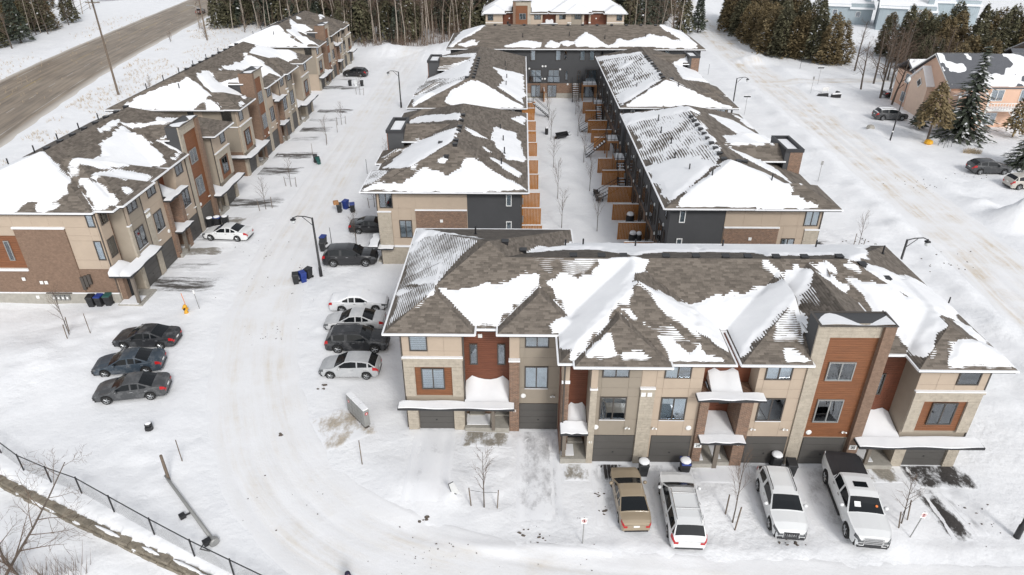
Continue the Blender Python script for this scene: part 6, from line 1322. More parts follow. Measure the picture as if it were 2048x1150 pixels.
def car(name, label, x, y, head, kind, pm, snow=0, z=None, plate=True, dark_grille=True, group='parked vehicles', cat=None, sc_=1., rails=False, extra=None):
    k = KIND[kind]; L, W = k['L'], k['W']; hw = W/2
    o = empty(name, (x, y, (hz(x, y)+.01) if z is None else z), R(head), label, cat or {'pickup': 'pickup truck', 'van': 'van', 'suv': 'SUV'}.get(kind, 'car'), group); o.scale = (sc_,)*3
    ms = car_meshes(kind, pm, snow)
    for n, me in ms.items(): ob({'body': 'body', 'under': 'underbody', 'windscreen': 'windscreen', 'rear_window': 'rear_window', 'snow_hood': 'hood_snow', 'snow_boot': 'boot_snow', 'snow_roof': 'roof_snow', 'headlight': 'headlight', 'headlightR': 'headlight', 'taillight': 'taillight', 'taillightR': 'taillight', 'bed_cover': 'bed_cover'}.get(n, 'side_window'), me, o)
    ty, ri, di = wheel_meshes(k['wr'])
    for xw in k['wheels']:
        for s in (1, -1):
            w = ob('wheel', ty, o, (L/2-xw, s*(hw-.13), k['wr']), 0 if s < 0 else math.pi); ob('rim', ri, w); ob('brake_disc', di, w)
    zs0 = float(ip(k['sh'], .12)); zr = float(ip(k['sh'], L-.15))
    for s in (1, -1):
        fz = float(ip(k['sh'], 0)); rz = float(ip(k['sh'], L)); bb = .32 if kind != 'pickup' else .5
        ob('headlight', MB().box(-.02,.016,-hw*.15,hw*.15,-.07,.05).mesh('headlight', M['headl']), o, (L/2, s*hw*.60, fz-.09)); ob('taillight', MB().box(-.016,.02,-hw*.12,hw*.12,-.08,.06).mesh('taillight', M['red']), o, (-L/2, s*hw*.70, rz-.12))
        ob('fog_lamp', MB().box(-.02,.02,-hw*.11,hw*.11,-.05,.05).mesh('fog_lamp', M['blacktrim']), o, (L/2, s*hw*.58, fz-.27))
        ob('wing_mirror', MB().lathe([(.05,0),(.10,.05),(.11,.16),(.05,.22)], 8, axis='y').mesh('wing_mirror', pm, True), o, (L/2-k['ws'][0]-.42, s*(hw+(.0 if s > 0 else -.0))-(0 if s > 0 else .22), float(ip(k['sh'], k['ws'][0]))+.08))
        for xh in (.52, 1.45) if kind != 'pickup' else (.7, 1.55): ob('door_handle', MB().box(-.1,.1,-.015,.015,-.018,.018).mesh('door_handle', M['chrome']), o, (L/2-k['ws'][1]-xh, s*(hw+.0), float(ip(k['sh'], 2.4))-.12))
    gh = {'pickup': .34, 'suv': .26}.get(kind, .16)
    ob('grille', MB().box(-.03,.06,-hw*.42,hw*.42,-gh,gh*.35).mesh('grille', M['blacktrim']), o, (L/2-.045, 0, zs0-.19-(.08 if kind == 'pickup' else 0)))
    ob('front_bumper', MB().box(-.1,.05,-hw*.74,hw*.74,-.05,.05).mesh('front_bumper', M['blacktrim']), o, (L/2-.03, 0, .34 if kind != 'pickup' else .5))
    ob('licence_plate', MB().box(-.01,.02,-.17,.17,-.06,.06).mesh('licence_plate', M['white']), o, (-L/2-.012, 0, zr-.28)); 
    ob('rear_bumper', MB().box(-.05,.1,-hw*.74,hw*.74,-.05,.05).mesh('rear_bumper', M['blacktrim']), o, (-L/2+.03, 0, .34 if kind != 'pickup' else .5))
    if rails:
        zt = max(p[1] for p in k['rf']); rl = MB()
        for s in (1, -1): rl.tube([(L/2-2.2, s*hw*.66, zt-.02), (L/2-2.3, s*hw*.66, zt+.07), (L/2-k['rg'][0]+.2, s*hw*.66, zt+.05), (L/2-k['rg'][0]+.1, s*hw*.66, zt-.04)], .025, 6)
        if rails == 2:
            for x_ in (2.6, 3.7): rl.tube([(L/2-x_, -hw*.66, zt+.08), (L/2-x_, hw*.66, zt+.08)], .028, 6)
        ob('roof_rails', rl.mesh('roof_rails', M['chrome'] if rails == 2 else M['black']), o)
    return o
white = paint('paint_white', (.74, .75, .75)); white2 = paint('paint_white_snowy', (.70, .71, .72), .4, .35); gold = paint('paint_tan', (.33, .265, .185), .3); black = paint('paint_black_frosty', (.02, .021, .024), .35, .12); blackc = paint('paint_black', (.018, .018, .02), .3); blue = paint('paint_blue_grey', (.030, .046, .064), .35, .14); grey = paint('paint_grey', (.05, .052, .055), .35, .1); silver = paint('paint_silver', (.42, .43, .44), .4, .3); silver2 = paint('paint_silver_snowy', (.45, .46, .47), .45, .6); champagne = paint('paint_champagne', (.48, .45, .40), .4, .2); brown = paint('paint_brown', (.08, .04, .03), .4)
# four in front of the nearest terrace
car('parked_sedan', 'tan sedan parked rear toward the camera, leftmost before the terrace', 6.3, 27.95, 92, 'sedan', gold, sc_=.95)
car('parked_minivan', 'white minivan with roof bars parked rear toward the camera', 9.05, 27.1, 88, 'van', white, 0, rails=2)
au = car('parked_crossover', 'white crossover parked facing the camera, dark grille', 14.72, 27.6, -94.5, 'suv', white, rails=1)
rg = MB()
for i in range(4):
    c0 = len(rg.v); n = 14
    for a in range(n):
        t = a*2*math.pi/n
        for rr, xx in ((.062, 0), (.062, .014), (.046, .014)): rg.v.append((xx, (i-1.5)*.088+rr*math.cos(t), rr*math.sin(t)))
    for a in range(n):
        b = (a+1) % n
        for w_ in range(2): rg.f.append((c0+a*3+w_, c0+b*3+w_, c0+b*3+w_+1, c0+a*3+w_+1)); rg.m.append(0)
ob('emblem', rg.mesh('emblem', M['chrome']), au, (KIND['suv']['L']/2+.035, 0, .60))
gb = MB()
for i in range(7): gb.box(0, .02, -.36+i*.12-.01, -.36+i*.12+.01, -.16, .05)
ob('grille_bars', gb.mesh('grille_bars', M['chrome']), au, (KIND['suv']['L']/2+.022, 0, .67))
tk = car('parked_pickup', 'white pickup truck with black bed cover parked facing the camera', 18.7, 27.5, -96, 'pickup', white)
L_ = KIND['pickup']['L']; gb = MB()
for i in range(4): gb.box(0, .02, -.5, .5, -.3+i*.11, -.24+i*.11)
ob('grille_bars', gb.mesh('grille_bars', M['chrome']), tk, (L_/2+.022, 0, 1.02)); ob('hood_scoop', MB().box(-.06,.06,-.35,.35,0,.03).mesh('hood_scoop', M['black']), tk, (L_/2-.62, 0, 1.262))
ob('sunroof', MB().box(-.2,.2,-.36,.36,0,.012).mesh('sunroof', M['carglass']), tk, (L_/2-3.0, 0, 1.95)); ob('windscreen_paper', MB().add([(-.11,-.16,-.085),(.11,-.16,.085),(.11,.16,.085),(-.11,.16,-.085)], [(0,1,2,3)]).mesh('windscreen_paper', M['white']), tk, (L_/2-1.84, -.42, 1.63), (0, R(75), 0)); ob('windscreen_sticker', MB().lathe([(.07,0),(.05,.004)], 10).mesh('windscreen_sticker', M['orange']), tk, (L_/2-1.80, .55, 1.62), (0, R(37), 0))
for s in (1, -1): ob('side_step', MB().box(-1.3,1.0,-.08,.08,-.04,.04).mesh('side_step', M['black']), tk, (0, s*1.02, .42))
# dark sedans left of the lane
car('parked_sedan', 'black sedan with snow on its boot, farthest of three left of the lane', -28.8, 43.6, 181, 'sedan', black, 0)
car('parked_sedan', 'blue-grey sedan, middle of three left of the lane', -28.5, 40.25, 190, 'sedan', blue)
car('parked_sedan', 'dark grey sedan, nearest of three left of the lane', -26.8, 37.3, 191, 'sedan', grey)
# row right of the lane
car('parked_hatchback', 'silver hatchback, nearest in the row right of the lane', -12.3, 40.2, 180, 'hatch', silver)
car('parked_crossover', 'black crossover with frosted roof, second in the row right of the lane', -12.4, 43.3, 1, 'suv', black, rails=1)
car('parked_sedan', 'silver sedan dusted with snow, third in the row right of the lane', -13.2, 46.1, 181, 'sedan', silver2)
car('parked_sedan', 'white sedan buried under snow, farthest in the row right of the lane', -13.5, 49.1, 3, 'sedan', white2, 2)
car('parked_offroader', 'large black off-roader beside the near left courtyard block', -16.0, 57.2, 3, 'suv', blackc, 0, sc_=1.06)
car('parked_sedan', 'black sedan half hidden by the near left courtyard block', -15.3, 64.5, 2, 'sedan', blackc)
car('parked_sedan', 'white sedan parked nose to the near left terrace', -29.7, 62.6, 175, 'sedan', white)
car('parked_crossover', 'black crossover at the far end of the lane', -32.4, 136.2, 172, 'suv', blackc)
car('parked_sedan', 'white sedan peeking out behind the near right courtyard block', 29.4, 59.0, 95, 'sedan', white2, 1)
# right side
car('parked_crossover', 'dark grey crossover with snow on its roof before the peach house', 57.8, 107.1, -2, 'suv', grey, 1, rails=1, sc_=1.05)
car('parked_hatchback', 'dark grey hatchback parked near the right edge', 58.8, 82.8, -2, 'hatch', grey, 0, sc_=1.12)
car('parked_wagon', 'champagne crossover cut off by the right edge', 60.3, 77.8, 3, 'suv', champagne, 0)
car('parked_sedan', 'black sedan mostly hidden by trees behind the peach house corner', 65.6, 121.0, 0, 'sedan', blackc, 1)
car('moving_car', 'small dark car driving on the highway', -97.2, 219.5, 98, 'suv', brown, group=None)
# ---------------------------------------------------------------- bins
def bin_set(body, lid, snow):
    b = MB(); P = []
    for z, w, d in ((.06,.21,.24),(.5,.245,.285),(.96,.27,.32)): P.append([(-w,-d,z),(w,-d,z),(w,d,z),(-w,d,z),(-w,-d,z)])
    b.grid(P); b.add(P[0][:4], [(3,2,1,0)]); b.box(-.285,.285,-.345,-.30,.9,.97); b.box(-.14,.14,-.352,-.346,.55,.62)
    l = MB(); l.add([(-.29,-.36,.965),(.29,-.36,.965),(.29,.36,.965),(-.29,.36,.965),(-.26,-.33,1.03),(.26,-.33,1.03),(.27,.33,1.08),(-.27,.33,1.08)], [(0,3,2,1),(4,5,6,7),(0,1,5,4),(1,2,6,5),(2,3,7,6),(3,0,4,7)])
    w = MB().lathe([(.10,-.03),(.12,-.02),(.12,.02),(.10,.03)], 10, axis='y')
    w2 = MB(); w2.v = [(p[1], p[0], p[2]) for p in w.v]; w2.f = [tuple(reversed(f)) for f in w.f]; w2.m = w.m
    h = MB().tube([(-.22,.36,.9),(-.2,.42,.95),(.2,.42,.95),(.22,.36,.9)], .018, 5)
    parts = [('bin_body', b.mesh('bin_body', M[body])), ('lid', l.mesh('lid', M[lid])), ('handle', h.mesh('handle', M['binblk'])), ('wheel', w2.mesh('wheel', M['tyre']))]
    if snow: parts.append(('snow_cap', MB().lathe([(.31,1.02),(.33,1.07),(.30,1.13),(.20,1.165),(.05,1.175)], 10).mesh('snow_cap', M['snow_roof'], True)))
    return parts
_bins = {}
def wbin(x, y, rot, body, lid, label, snow=False, tip=None, s=1.0):
    k = (body, lid, snow)
    if k not in _bins: _bins[k] = bin_set(*k)
    o = empty('wheelie_bin', (x, y, hz(x, y)-.03+(.28 if tip else 0)), (tip[0], tip[1], R(rot)) if tip else R(rot), label, 'bin', 'wheelie bins put out in the snow'); o.scale = (s, s, s)
    for n, me in _bins[k]:
        if n == 'wheel': ob(n, me, o, (-.24, .27, .12)); ob(n, me, o, (.24, .27, .12))
        else: ob(n, me, o)
for a in ((-36.3,49.2,5,'binblk','binblk','black bin by the brick end wall, left of three'),(-35.6,49.25,-4,'binblk','binblue','blue-lidded bin by the brick end wall, middle of three'),(-34.9,49.35,3,'binblk','bingreen','green-lidded bin by the brick end wall, right of three'),
    (-32.6,65.3,80,'binblk','binblk','snow-capped bin left of three behind the white sedan',True),(-31.95,65.6,85,'binblk','binblue','snow-capped blue-lidded bin, middle of three behind the white sedan',True),(-31.2,65.8,95,'binblk','binblk','snow-capped bin right of three behind the white sedan',True),
    (-26.9,85.7,20,'binblk','binblk','upright black bin on the left verge of the lane'),(-19.95,69.4,10,'binblk','binblk','black bin left in the cluster above the black sedan'),(-19.45,70.3,-20,'binblue','binblue','blue bin in the cluster above the black sedan'),(-18.5,69.4,15,'binblk','binblue','overfull bin right in the cluster above the black sedan'),
    (-19.6,61.1,-10,'binblk','binblue','blue-lidded bin behind the lamp post, the farther of two'),(-19.35,59.8,8,'binblk','binblk','black bin behind the lamp post, the nearer of two'),(-20.1,53.3,15,'binblk','binblk','black bin left of a blue one below the lamp post'),(-19.25,54.3,-25,'binblk','binblk','open black bin right of a blue one below the lamp post'),(-19.55,53.6,40,'binblue','binblue','blue bin between two black ones below the lamp post'),
    (7.45,30.25,0,'binblk','binblk','black bin between the tan sedan and the stone pillar',True),(9.95,30.4,0,'binblk','binblue','blue bin with a thick snow cap by the brick pier',True),(15.55,30.95,0,'binblk','binblk','snow-topped black bin behind the white crossover',True),(16.25,30.35,-5,'binblk','binblk','black bin right behind the white crossover, nearer one'),
    (-31.7,128,0,'binblk','binblk','left of two far bins near the black crossover'),(-29.5,128,0,'binblk','binblk','right of two far bins near the black crossover'),(-30.6,128.2,0,'blindw','blindw','pale bin between two far dark bins')):
    wbin(*a)
wbin(-26.2, 84.7, 200, 'bingreen', 'bingreen', 'green bin tipped over on the left verge of the lane', False, (R(72), R(10)))
def carton(x, y, z, s, label): o = ob('cardboard_box', MB().box(-.25*s,.25*s,-.2*s,.2*s,0,.35*s).mesh('cardboard_box', M['deck']), None, (x, y, z), .4, label, 'box')
carton(-20.2, 69.2, hz(-20.2, 69.2)+1.02, 1.1, 'cardboard box piled on the bin cluster above the black sedan')
# ---------------------------------------------------------------- lamp posts
def lantern(mb, x, y, z):
    mb.lathe([(.03,.25),(.08,.12),(.24,.06),(.26,.0),(.17,-.02)], 12, (x, y, z))
def lamp_parts(hgt=5.8, arm=1.7):
    p = MB().lathe([(.16,-.2),(.15,.9),(.11,.95),(.085,hgt)], 8); a = MB().tube([(0,0,hgt-.05),(-.35*arm,0,hgt+.12),(-.75*arm,0,hgt+.16),(-arm,0,hgt-.02)], .045, 6).tube([(0,0,hgt-.75),(-.5*arm,0,hgt+.08)], .03, 5)
    l = MB(); lantern(l, -arm, 0, hgt-.2); g = MB().lathe([(.16,-.03),(.19,-.2),(.12,-.34),(.02,-.38)], 12, (-arm, 0, hgt-.2))
    return [('pole', p.mesh('pole', M['black'], True)), ('arm', a.mesh('arm', M['black'], True)), ('lamp_hood', l.mesh('lamp_hood', M['black'], True)), ('lamp_globe', g.mesh('lamp_globe', M['lamp'], True))]
LP = lamp_parts()
def lamp(x, y, rot, label, tilt=None, z=None):
    o = empty('lamp_post', (x, y, hz(x, y) if z is None else z), tilt if tilt else R(rot), label, 'lamp post', 'black curved-arm lamp posts')
    for n, me in LP: ob(n, me, o)
lamp(-18.2, 54.6, 0, 'black lamp post by the lane beside the black off-roader'); lamp(-19.9, 113, 0, 'black lamp post by the lane left of the far courtyard block'); lamp(33.9, 110, 180, 'black lamp post right of the far right courtyard block'); lamp(31.85, 51.2, 180, 'black lamp post behind the right end of the nearest terrace'); lamp(26.95, 25.8, 180, 'black lamp post cut off at the right edge near the bottom')
# street light with globe by the peach house
o = empty('street_light', (52.4, 95.3, hz(52.4, 95.3)), (R(0), R(1.5), 0), 'slim black street light with white globe before the peach house', 'street light')
ob('pole', MB().lathe([(.11,-.2),(.10,1.2),(.065,8.2)], 8).mesh('pole', M['black'], True), o); ob('collar', MB().lathe([(.10,1.2),(.12,1.25),(.1,1.4)], 8).mesh('collar', M['white']), o); ob('globe', MB().lathe([(.05,8.1),(.22,8.25),(.28,8.5),(.2,8.75),(.05,8.85)], 12).mesh('globe', M['lamp'], True), o)
# lamp post lying in the snow, bottom left
dx, dy = -16.25+20.6, 24.75-29.05; ang = math.atan2(dy, dx); zf = hz(-18.4, 26.9)+.18
o = empty('fallen_lamp_post', (-20.6, 29.05, zf), (0, R(90), ang), 'grey lamp post lying in the snow behind the chain-link fence', 'lamp post')
ob('pole', MB().lathe([(.06,-.6),(.085,.2),(.11,6.0)], 8).mesh('pole', M['galv'], True), o); ob('bracket', MB().tube([(0,0,3.3),(.05,-.45,3.2)], .06, 6).box(-.12,.12,-.65,-.35,3.05,3.35).mesh('bracket', M['black']), o); ob('base_plate', MB().lathe([(.22,5.95),(.27,6.0),(.27,6.25),(.2,6.3)], 10).mesh('base_plate', M['galv']), o)
ob('cable_loop', MB().tube([(.1,0,6.1),(-.25,-.35,6.0),(-.2,-.75,6.3),(0,-.4,6.6)], .05, 5).box(-.3,.0,-.5,-.1,5.9,6.2).mesh('cable_loop', M['black']), o)
def stake(x, y, h, label, name='marker_stake', m='wood_pole', r=.03, tilt=(0, 0)):
    o = ob(name, MB().tube([(0,0,-.3),(0,0,h*.5),(0,0,h)], [r, r, r*.9], 6).mesh(name, M[m]), None, (x, y, hz(x, y)), (tilt[0], tilt[1], 0), label, 'stake', None if name != 'marker_stake' else 'marker stakes in the snow')
stake(-20.75, 29.3, 2.0, 'thick weathered post standing beside the fallen lamp post', 'wooden_post', 'wood_pole', .09); stake(-20.6, 30.8, 1.7, 'thin stake behind the weathered post, bottom left'); stake(-9.55, 30.75, 1.9, 'dark stake below the mailbox cluster'); stake(-33.8, 44.5, 1.8, 'thin stake left of the black sedan'); stake(-18.8, 61.1, 1.9, 'dark stake behind the black off-roader', m='black'); stake(-19.3, 81.5, 1.9, 'dark stake by the gap between left courtyard blocks', m='black'); stake(-27.9, 88, 1.8, 'thin stake on the left verge of the lane'); stake(-27.2, 99, 1.8, 'thin stake farther along the left verge of the lane'); stake(55.9, 141.6, 2.2, 'dark stake on the snowbank beyond the side road', m='black'); stake(36.8, 138.2, 2.0, 'stake beside the far end of the right courtyard blocks', m='black'); stake(35.5, 49.0, 1.6, 'dark stake right of the nearest terrace roof', m='black', r=.06)
o = empty('reflector_post', (-26.85, 48.5, hz(-26.85, 48.5)), (0, R(-4), 0), 'white-tipped reflector post beside the yellow hydrant', 'post'); ob('shaft', MB().tube([(0,0,-.2),(0,0,1.7)], .03, 6).mesh('shaft', M['galv']), o); ob('reflector', MB().box(-.06,.06,-.03,.03,1.45,1.8).mesh('reflector', M['white']), o)
o = empty('fire_hydrant', (-27.75, 48.0, hz(-27.75, 48)), 0, 'yellow fire hydrant with a tall orange marker rod', 'hydrant')
ob('barrel', MB().lathe([(.19,-.2),(.19,.04),(.14,.06),(.14,.55),(.18,.57),(.18,.63),(.13,.72),(.05,.8)], 12).mesh('barrel', M['yellow'], True), o); ob('nozzle', MB().lathe([(.08,-.24),(.08,.24)], 8, (0,0,.45), axis='y').mesh('nozzle', M['black']), o); ob('nozzle', MB().tube([(-.24,0,.42),(.24,0,.42)], .09, 8).mesh('nozzle', M['yellow']), o); ob('marker_rod', MB().tube([(.05,.1,.6),(-.1,.15,1.8)], .025, 6).mesh('marker_rod', M['orange']), o)
# ---------------------------------------------------------------- signs
def sign(x, y, h, label, kind='nostop', tilt=(0, 0), face=0, w=.3):
    o = empty('traffic_sign', (x, y, hz(x, y)), (tilt[0], tilt[1], R(face)), label, 'sign', 'signs on posts'); ob('post', MB().tube([(0,0,-.3),(0,0,h)], .028, 6).mesh('post', M['galv']), o)
    if kind == 'nostop':
        b = ob('sign_plate', MB().box(-w/2,w/2,-.045,-.03,h-.42,h).mesh('sign_plate', M['white']), o); n = 20; rg = MB()
        for i in range(n):
            a0, a1 = i*2*math.pi/n, (i+1)*2*math.pi/n; c = h-.2
            rg.add([(.12*math.cos(a0),-.048,c+.12*math.sin(a0)),(.12*math.cos(a1),-.048,c+.12*math.sin(a1)),(.09*math.cos(a1),-.048,c+.09*math.sin(a1)),(.09*math.cos(a0),-.048,c+.09*math.sin(a0))], [(0,1,2,3)])
        rg.add([(-.085,-.049,h-.13),(-.065,-.049,h-.115),(.085,-.049,h-.27),(.065,-.049,h-.285)], [(0,3,2,1)]); ob('prohibition_ring', rg.mesh('ring', M['red']), b)
        ob('symbol', MB().box(-.035,.035,-.0475,-.046,h-.28,h-.12).mesh('symbol', M['black']), b)
    elif kind == 'name':
        b = ob('name_blade', MB().box(-.55,.55,-.02,.02,h-.05,h+.18).mesh('name_blade', M['binblk']), o); ob('blade_snow', MB().box(-.53,.53,-.03,.03,h+.181,h+.24).mesh('blade_snow', M['snow_roof']), b)
    else: ob('sign_plate', MB().box(-w/2,w/2,-.045,-.03,h-.5,h).mesh('sign_plate', M['galv' if kind == 'back' else 'white']), o)
sign(3.43, 25.0, 1.95, 'no-stopping sign on a post before the tan sedan'); sign(21.05, 25.55, 1.95, 'tilted no-stopping sign right of the white pickup', tilt=(0, R(7))); sign(55.4, 130.5, 2.9, 'dark street-name sign on the side road corner', 'name'); sign(51.4, 123.2, 2.9, 'plain sign at the corner opposite the side road', 'back'); sign(36.0, 110, 2.8, 'dark street-name sign beside the lamp post right of courtyard', 'name'); sign(36.4, 79.6, 2.6, 'sign beside the street right of the brick tower', 'back'); sign(33.0, 57.6, 2.3, 'small sign between nearest terrace roof and the street', 'back', w=.22)
o = empty('notice_frame', (53.6, 122.4, hz(53.6, 122.4)), R(10), 'small white notice frame in the snow by the corner', 'sign'); ob('board', MB().box(-.6,.6,-.03,.03,.6,1.2).mesh('board', M['white']), o)
for x in (-.5, .5): ob('leg', MB().box(x-.04,x+.04,-.04,.04,-.2,.6).mesh('leg', M['white']), o)
o = empty('stone_planter', (54.9, 120.8, hz(54.9, 120.8)), R(15), 'dark angular planter wall with a snow cap by the corner', 'planter'); ob('wall', MB().box(-.9,.9,-.2,.2,-.1,.6).box(.55,.9,.2,1.0,-.1,.9).mesh('wall', M['black']), o); ob('snow_cap', MB().box(-.88,.88,-.18,.18,.602,.78).mesh('snow_cap', M['snow_roof']), o)
o = empty('stone_planter', (52.5, 120.7, hz(52.5, 120.7)), R(-5), 'low dark curved planter wall left of the angular one', 'planter'); ob('wall', MB().add([(-1,-.2,-.1),(1,-.2,-.1),(1,.2,-.1),(-1,.2,-.1),(-.7,-.2,.4),(.9,-.2,.55),(.9,.2,.55),(-.7,.2,.4)], [(0,3,2,1),(4,5,6,7),(0,1,5,4),(1,2,6,5),(2,3,7,6),(3,0,4,7)]).mesh('wall', M['black']), o)
o = empty('swing_frame', (59.3, 93.7, hz(59.3, 93.7)), R(20), 'black metal garden frame in front of the tall spruce', 'frame')
for x in (-.7, 0, .7): ob('leg', MB().tube([(x,-.5,-.1),(x+.15,-.3,1.2),(x+.3,.5,1.3),(x+.2,.6,-.1)], .04, 5).mesh('leg', M['black']), o)
ob('bar', MB().tube([(-.6,-.3,1.2),(.9,-.3,1.2)], .04, 5).tube([(-.4,.5,1.3),(1.0,.5,1.9)], .04, 5).mesh('bar', M['black']), o)
ob('yellow_bag', MB().lathe([(.35,-.1),(.6,.15),(.5,.5),(.2,.62)], 9).mesh('yellow_bag', M['yellow'], False), None, (57.5, 94.6, hz(57.5, 94.6)), .3, 'yellow wrapped bundle at the foot of the ornamental tree', 'bag')
ob('boulder', MB().lathe([(.5,-.2),(.62,.1),(.45,.45),(.15,.55)], 7).mesh('boulder', M['concrete']), None, (51.9, 100.6, hz(51.9, 100.6)), .5, 'grey boulder beside the snowy street before the peach house', 'rock')
# leaning white board by the staked sapling
o = empty('fallen_board', (-3.5, 28.3, hz(-3.5, 28.3)), (R(18), R(-14), R(-35)), 'black-framed white board leaning in the snow left of the sapling', 'board'); ob('board', MB().add([(-.5,0,0),(.35,0,.25),(.45,.02,1.5),(-.2,.02,1.0)], [(0,1,2,3)]).mesh('board', M['white']), o); ob('frame', MB().tube([(-.5,-.01,0),(-.2,.01,1.0),(.45,.01,1.5)], .03, 4).tube([(-.5,-.01,0),(-.05,-.01,.12)], .03, 4).mesh('frame', M['black']), o)
# pedestal poking out of the snow
o = empty('utility_pedestal', (-24.0, 33.7, hz(-24, 33.7)), R(20), 'small black utility pedestal poking out of the snow', 'pedestal'); ob('body', MB().lathe([(.24,-.2),(.24,.42),(.2,.5)], 10).mesh('body', M['binblk'], True), o); ob('cap', MB().box(-.2,.2,-.3,-.05,.1,.35).mesh('cap', M['black']), o); ob('snow_ring', MB().lathe([(.2,.505),(.15,.56),(.03,.58)], 10).mesh('snow_ring', M['snow_roof'], True), o)
# community mailbox: three modules
ax = Vector((-1.5, 1.73, 0)).normalized(); ang = math.atan2(ax.y, ax.x)
o = empty('community_mailbox', (-10.0, 33.9, hz(-10.3, 34.3)), ang, 'grey community mailbox of three modules with snowy tops', 'mailbox')
for i in range(3):
    m = ob('module', MB().box(0,.745,-.42,0,.22,1.5).mesh('module', M['galv']), o, (i*.765, 0, 0)); ob('plinth', MB().box(.06,.69,-.36,-.06,-.2,.219).mesh('plinth', M['bronze']), m); ob('snow_top', MB().box(.02,.725,-.40,-.02,1.503,1.6).mesh('snow_top', M['snow_roof']), m)
    dmesh = MB().box(0,.335,0,.02,0,.29).mesh('compartment_door', M['galv'])
    for c in range(2):
        for r_ in range(4): ob('compartment_door', dmesh, m, (.025+c*.36, .0015, .27+r_*.305))
disc = MB().lathe([(.11,0),(.11,-.012),(.0,-.012)], 14, axis='y').mesh('emblem', M['red']); disc2 = MB().lathe([(.05,0),(.05,-.016),(.0,-.016)], 12, axis='y').mesh('emblem_centre', M['white'])
e = ob('emblem', disc, o, (-.001, -.22, 1.22), R(-90)); ob('emblem_centre', disc2, e); e = ob('emblem', disc, o, (1.9, .024, 1.2), R(180)); ob('emblem_centre', disc2, e)
# ---------------------------------------------------------------- fence and retaining wall, bottom left
posts = [(-42,36.6),(-38.2,34.6),(-35,33.0),(-32.2,31.4),(-29.8,29.9),(-27.6,29.0),(-25.3,28.15),(-22.65,26.75),(-19.65,25.2),(-17.0,23.98),(-14.5,22.85),(-11.5,21.5),(-8.5,20.2)]
fz = [hz(*p) for p in posts]
fo = empty('chain_link_fence', (posts[0][0], posts[0][1], 0), 0, 'black chain-link fence on the retaining wall, bottom left corner', 'fence'); ox, oy = posts[0]
for (x, y), z in zip(posts, fz): ob('post', MB().tube([(0,0,-.3),(0,0,1.28)], .045, 6).mesh('post', M['black']), fo, (x-ox, y-oy, z))
ob('top_rail', MB().tube([(x-ox, y-oy, z+1.2) for (x, y), z in zip(posts, fz)], .032, 6).mesh('top_rail', M['black']), fo)
V = []; F = []
for i in range(len(posts)-1):
    a = Vector((posts[i][0]-ox, posts[i][1]-oy, fz[i])); b = Vector((posts[i+1][0]-ox, posts[i+1][1]-oy, fz[i+1])); L_ = (b-a).length; d = (b-a)/L_; n = int(L_/.075)
    for k in range(n):
        for sgn in (1, -1):
            p0 = k*.075; p1 = p0+sgn*1.15
            z0_, z1_ = .05, 1.18
            if p1 < 0: z1_ = z0_+(p0)/1.15*1.13; p1 = 0
            if p1 > L_: z1_ = z0_+(L_-p0)/1.15*1.13; p1 = L_
            q0 = a+d*p0+Vector((0,0,z0_)); q1 = a+d*p1+Vector((0,0,z1_)); w = .006; b0 = len(V)
            V += [tuple(q0-d*w), tuple(q0+d*w), tuple(q1+d*w), tuple(q1-d*w)]; F.append((b0, b0+1, b0+2, b0+3))
ob('chain_link', npmesh('chain_link', V, F, M['galv']), fo, kind='stuff')
wo_ = empty('retaining_wall', (-30, 29, 0), 0, 'dry stone retaining wall dusted with snow below the chain-link fence', 'wall')
sp = spline(list(zip(WALLX, WALLY)), .25); cum = np.concatenate([[0], np.cumsum(np.linalg.norm(np.diff(sp, axis=0), axis=1))]); rw = random.Random(4)
stm = []
for i in range(5):
    mb = MB(); mb.box(-.28,.28,-.2,.2,-.11,.11); mb.v = [(x+rw.uniform(-.03,.03), y+rw.uniform(-.03,.03), z+rw.uniform(-.02,.02)) for x, y, z in mb.v]; stm.append(mb.mesh('wall_stone', M['wallstone']))
snm = MB(); snm.lathe([(.26,.10),(.27,.15),(.2,.2),(.05,.22)], 8); snm.v = [(x, y*.62, z) for x, y, z in snm.v]; snm = snm.mesh('stone_snow', M['snow_roof'], True)
cnt = 0
for row in range(2):
    s = cum[np.searchsorted(sp[:,0], -37)]+.28*(row % 2)
    while s < cum[-1]:
        x = float(np.interp(s, cum, sp[:,0])); y = float(np.interp(s, cum, sp[:,1])); x2 = float(np.interp(s+.3, cum, sp[:,0])); y2 = float(np.interp(s+.3, cum, sp[:,1]))
        if x > -12: break
        st = ob('wall_stone', rw.choice(stm), wo_, (x+30+rw.uniform(-.03,.03), y-29-.12-.07*(1-row), -.50+row*.24+rw.uniform(-.035,.035)), (0, 0, math.atan2(y2-y, x2-x)+rw.uniform(-.06,.06))); cnt += 1
        s += .60
s = cum[np.searchsorted(sp[:,0], -37)]
while s < cum[-1]:                          # broken ribbons of snow lying along the wall top
    ln = rw.uniform(.5, 2.6); P = []; n = max(4, int(ln/.2))
    if float(np.interp(s+ln, cum, sp[:,0])) > -11: break
    off = rw.uniform(-.24, .08); zt_ = -.14 if off > -.1 else -.36
    for k_ in range(n+1):
        q = s+ln*k_/n; x = float(np.interp(q, cum, sp[:,0]))+30; y = float(np.interp(q, cum, sp[:,1]))-29+off-.1; e = math.sin(math.pi*k_/n)**.5; w = .13*e*rw.uniform(.7, 1.3)+.01
        P.append([(x, y-w, zt_-.06), (x, y-w*.6, zt_+.03*e+.01), (x, y+w*.5, zt_+.06*e+.01), (x, y+w, zt_-.06)])
    ob('wall_snow', MB().grid(P).mesh('wall_snow', M['snow_roof'], True), wo_)
    s += ln+rw.uniform(-.3, 1.2)
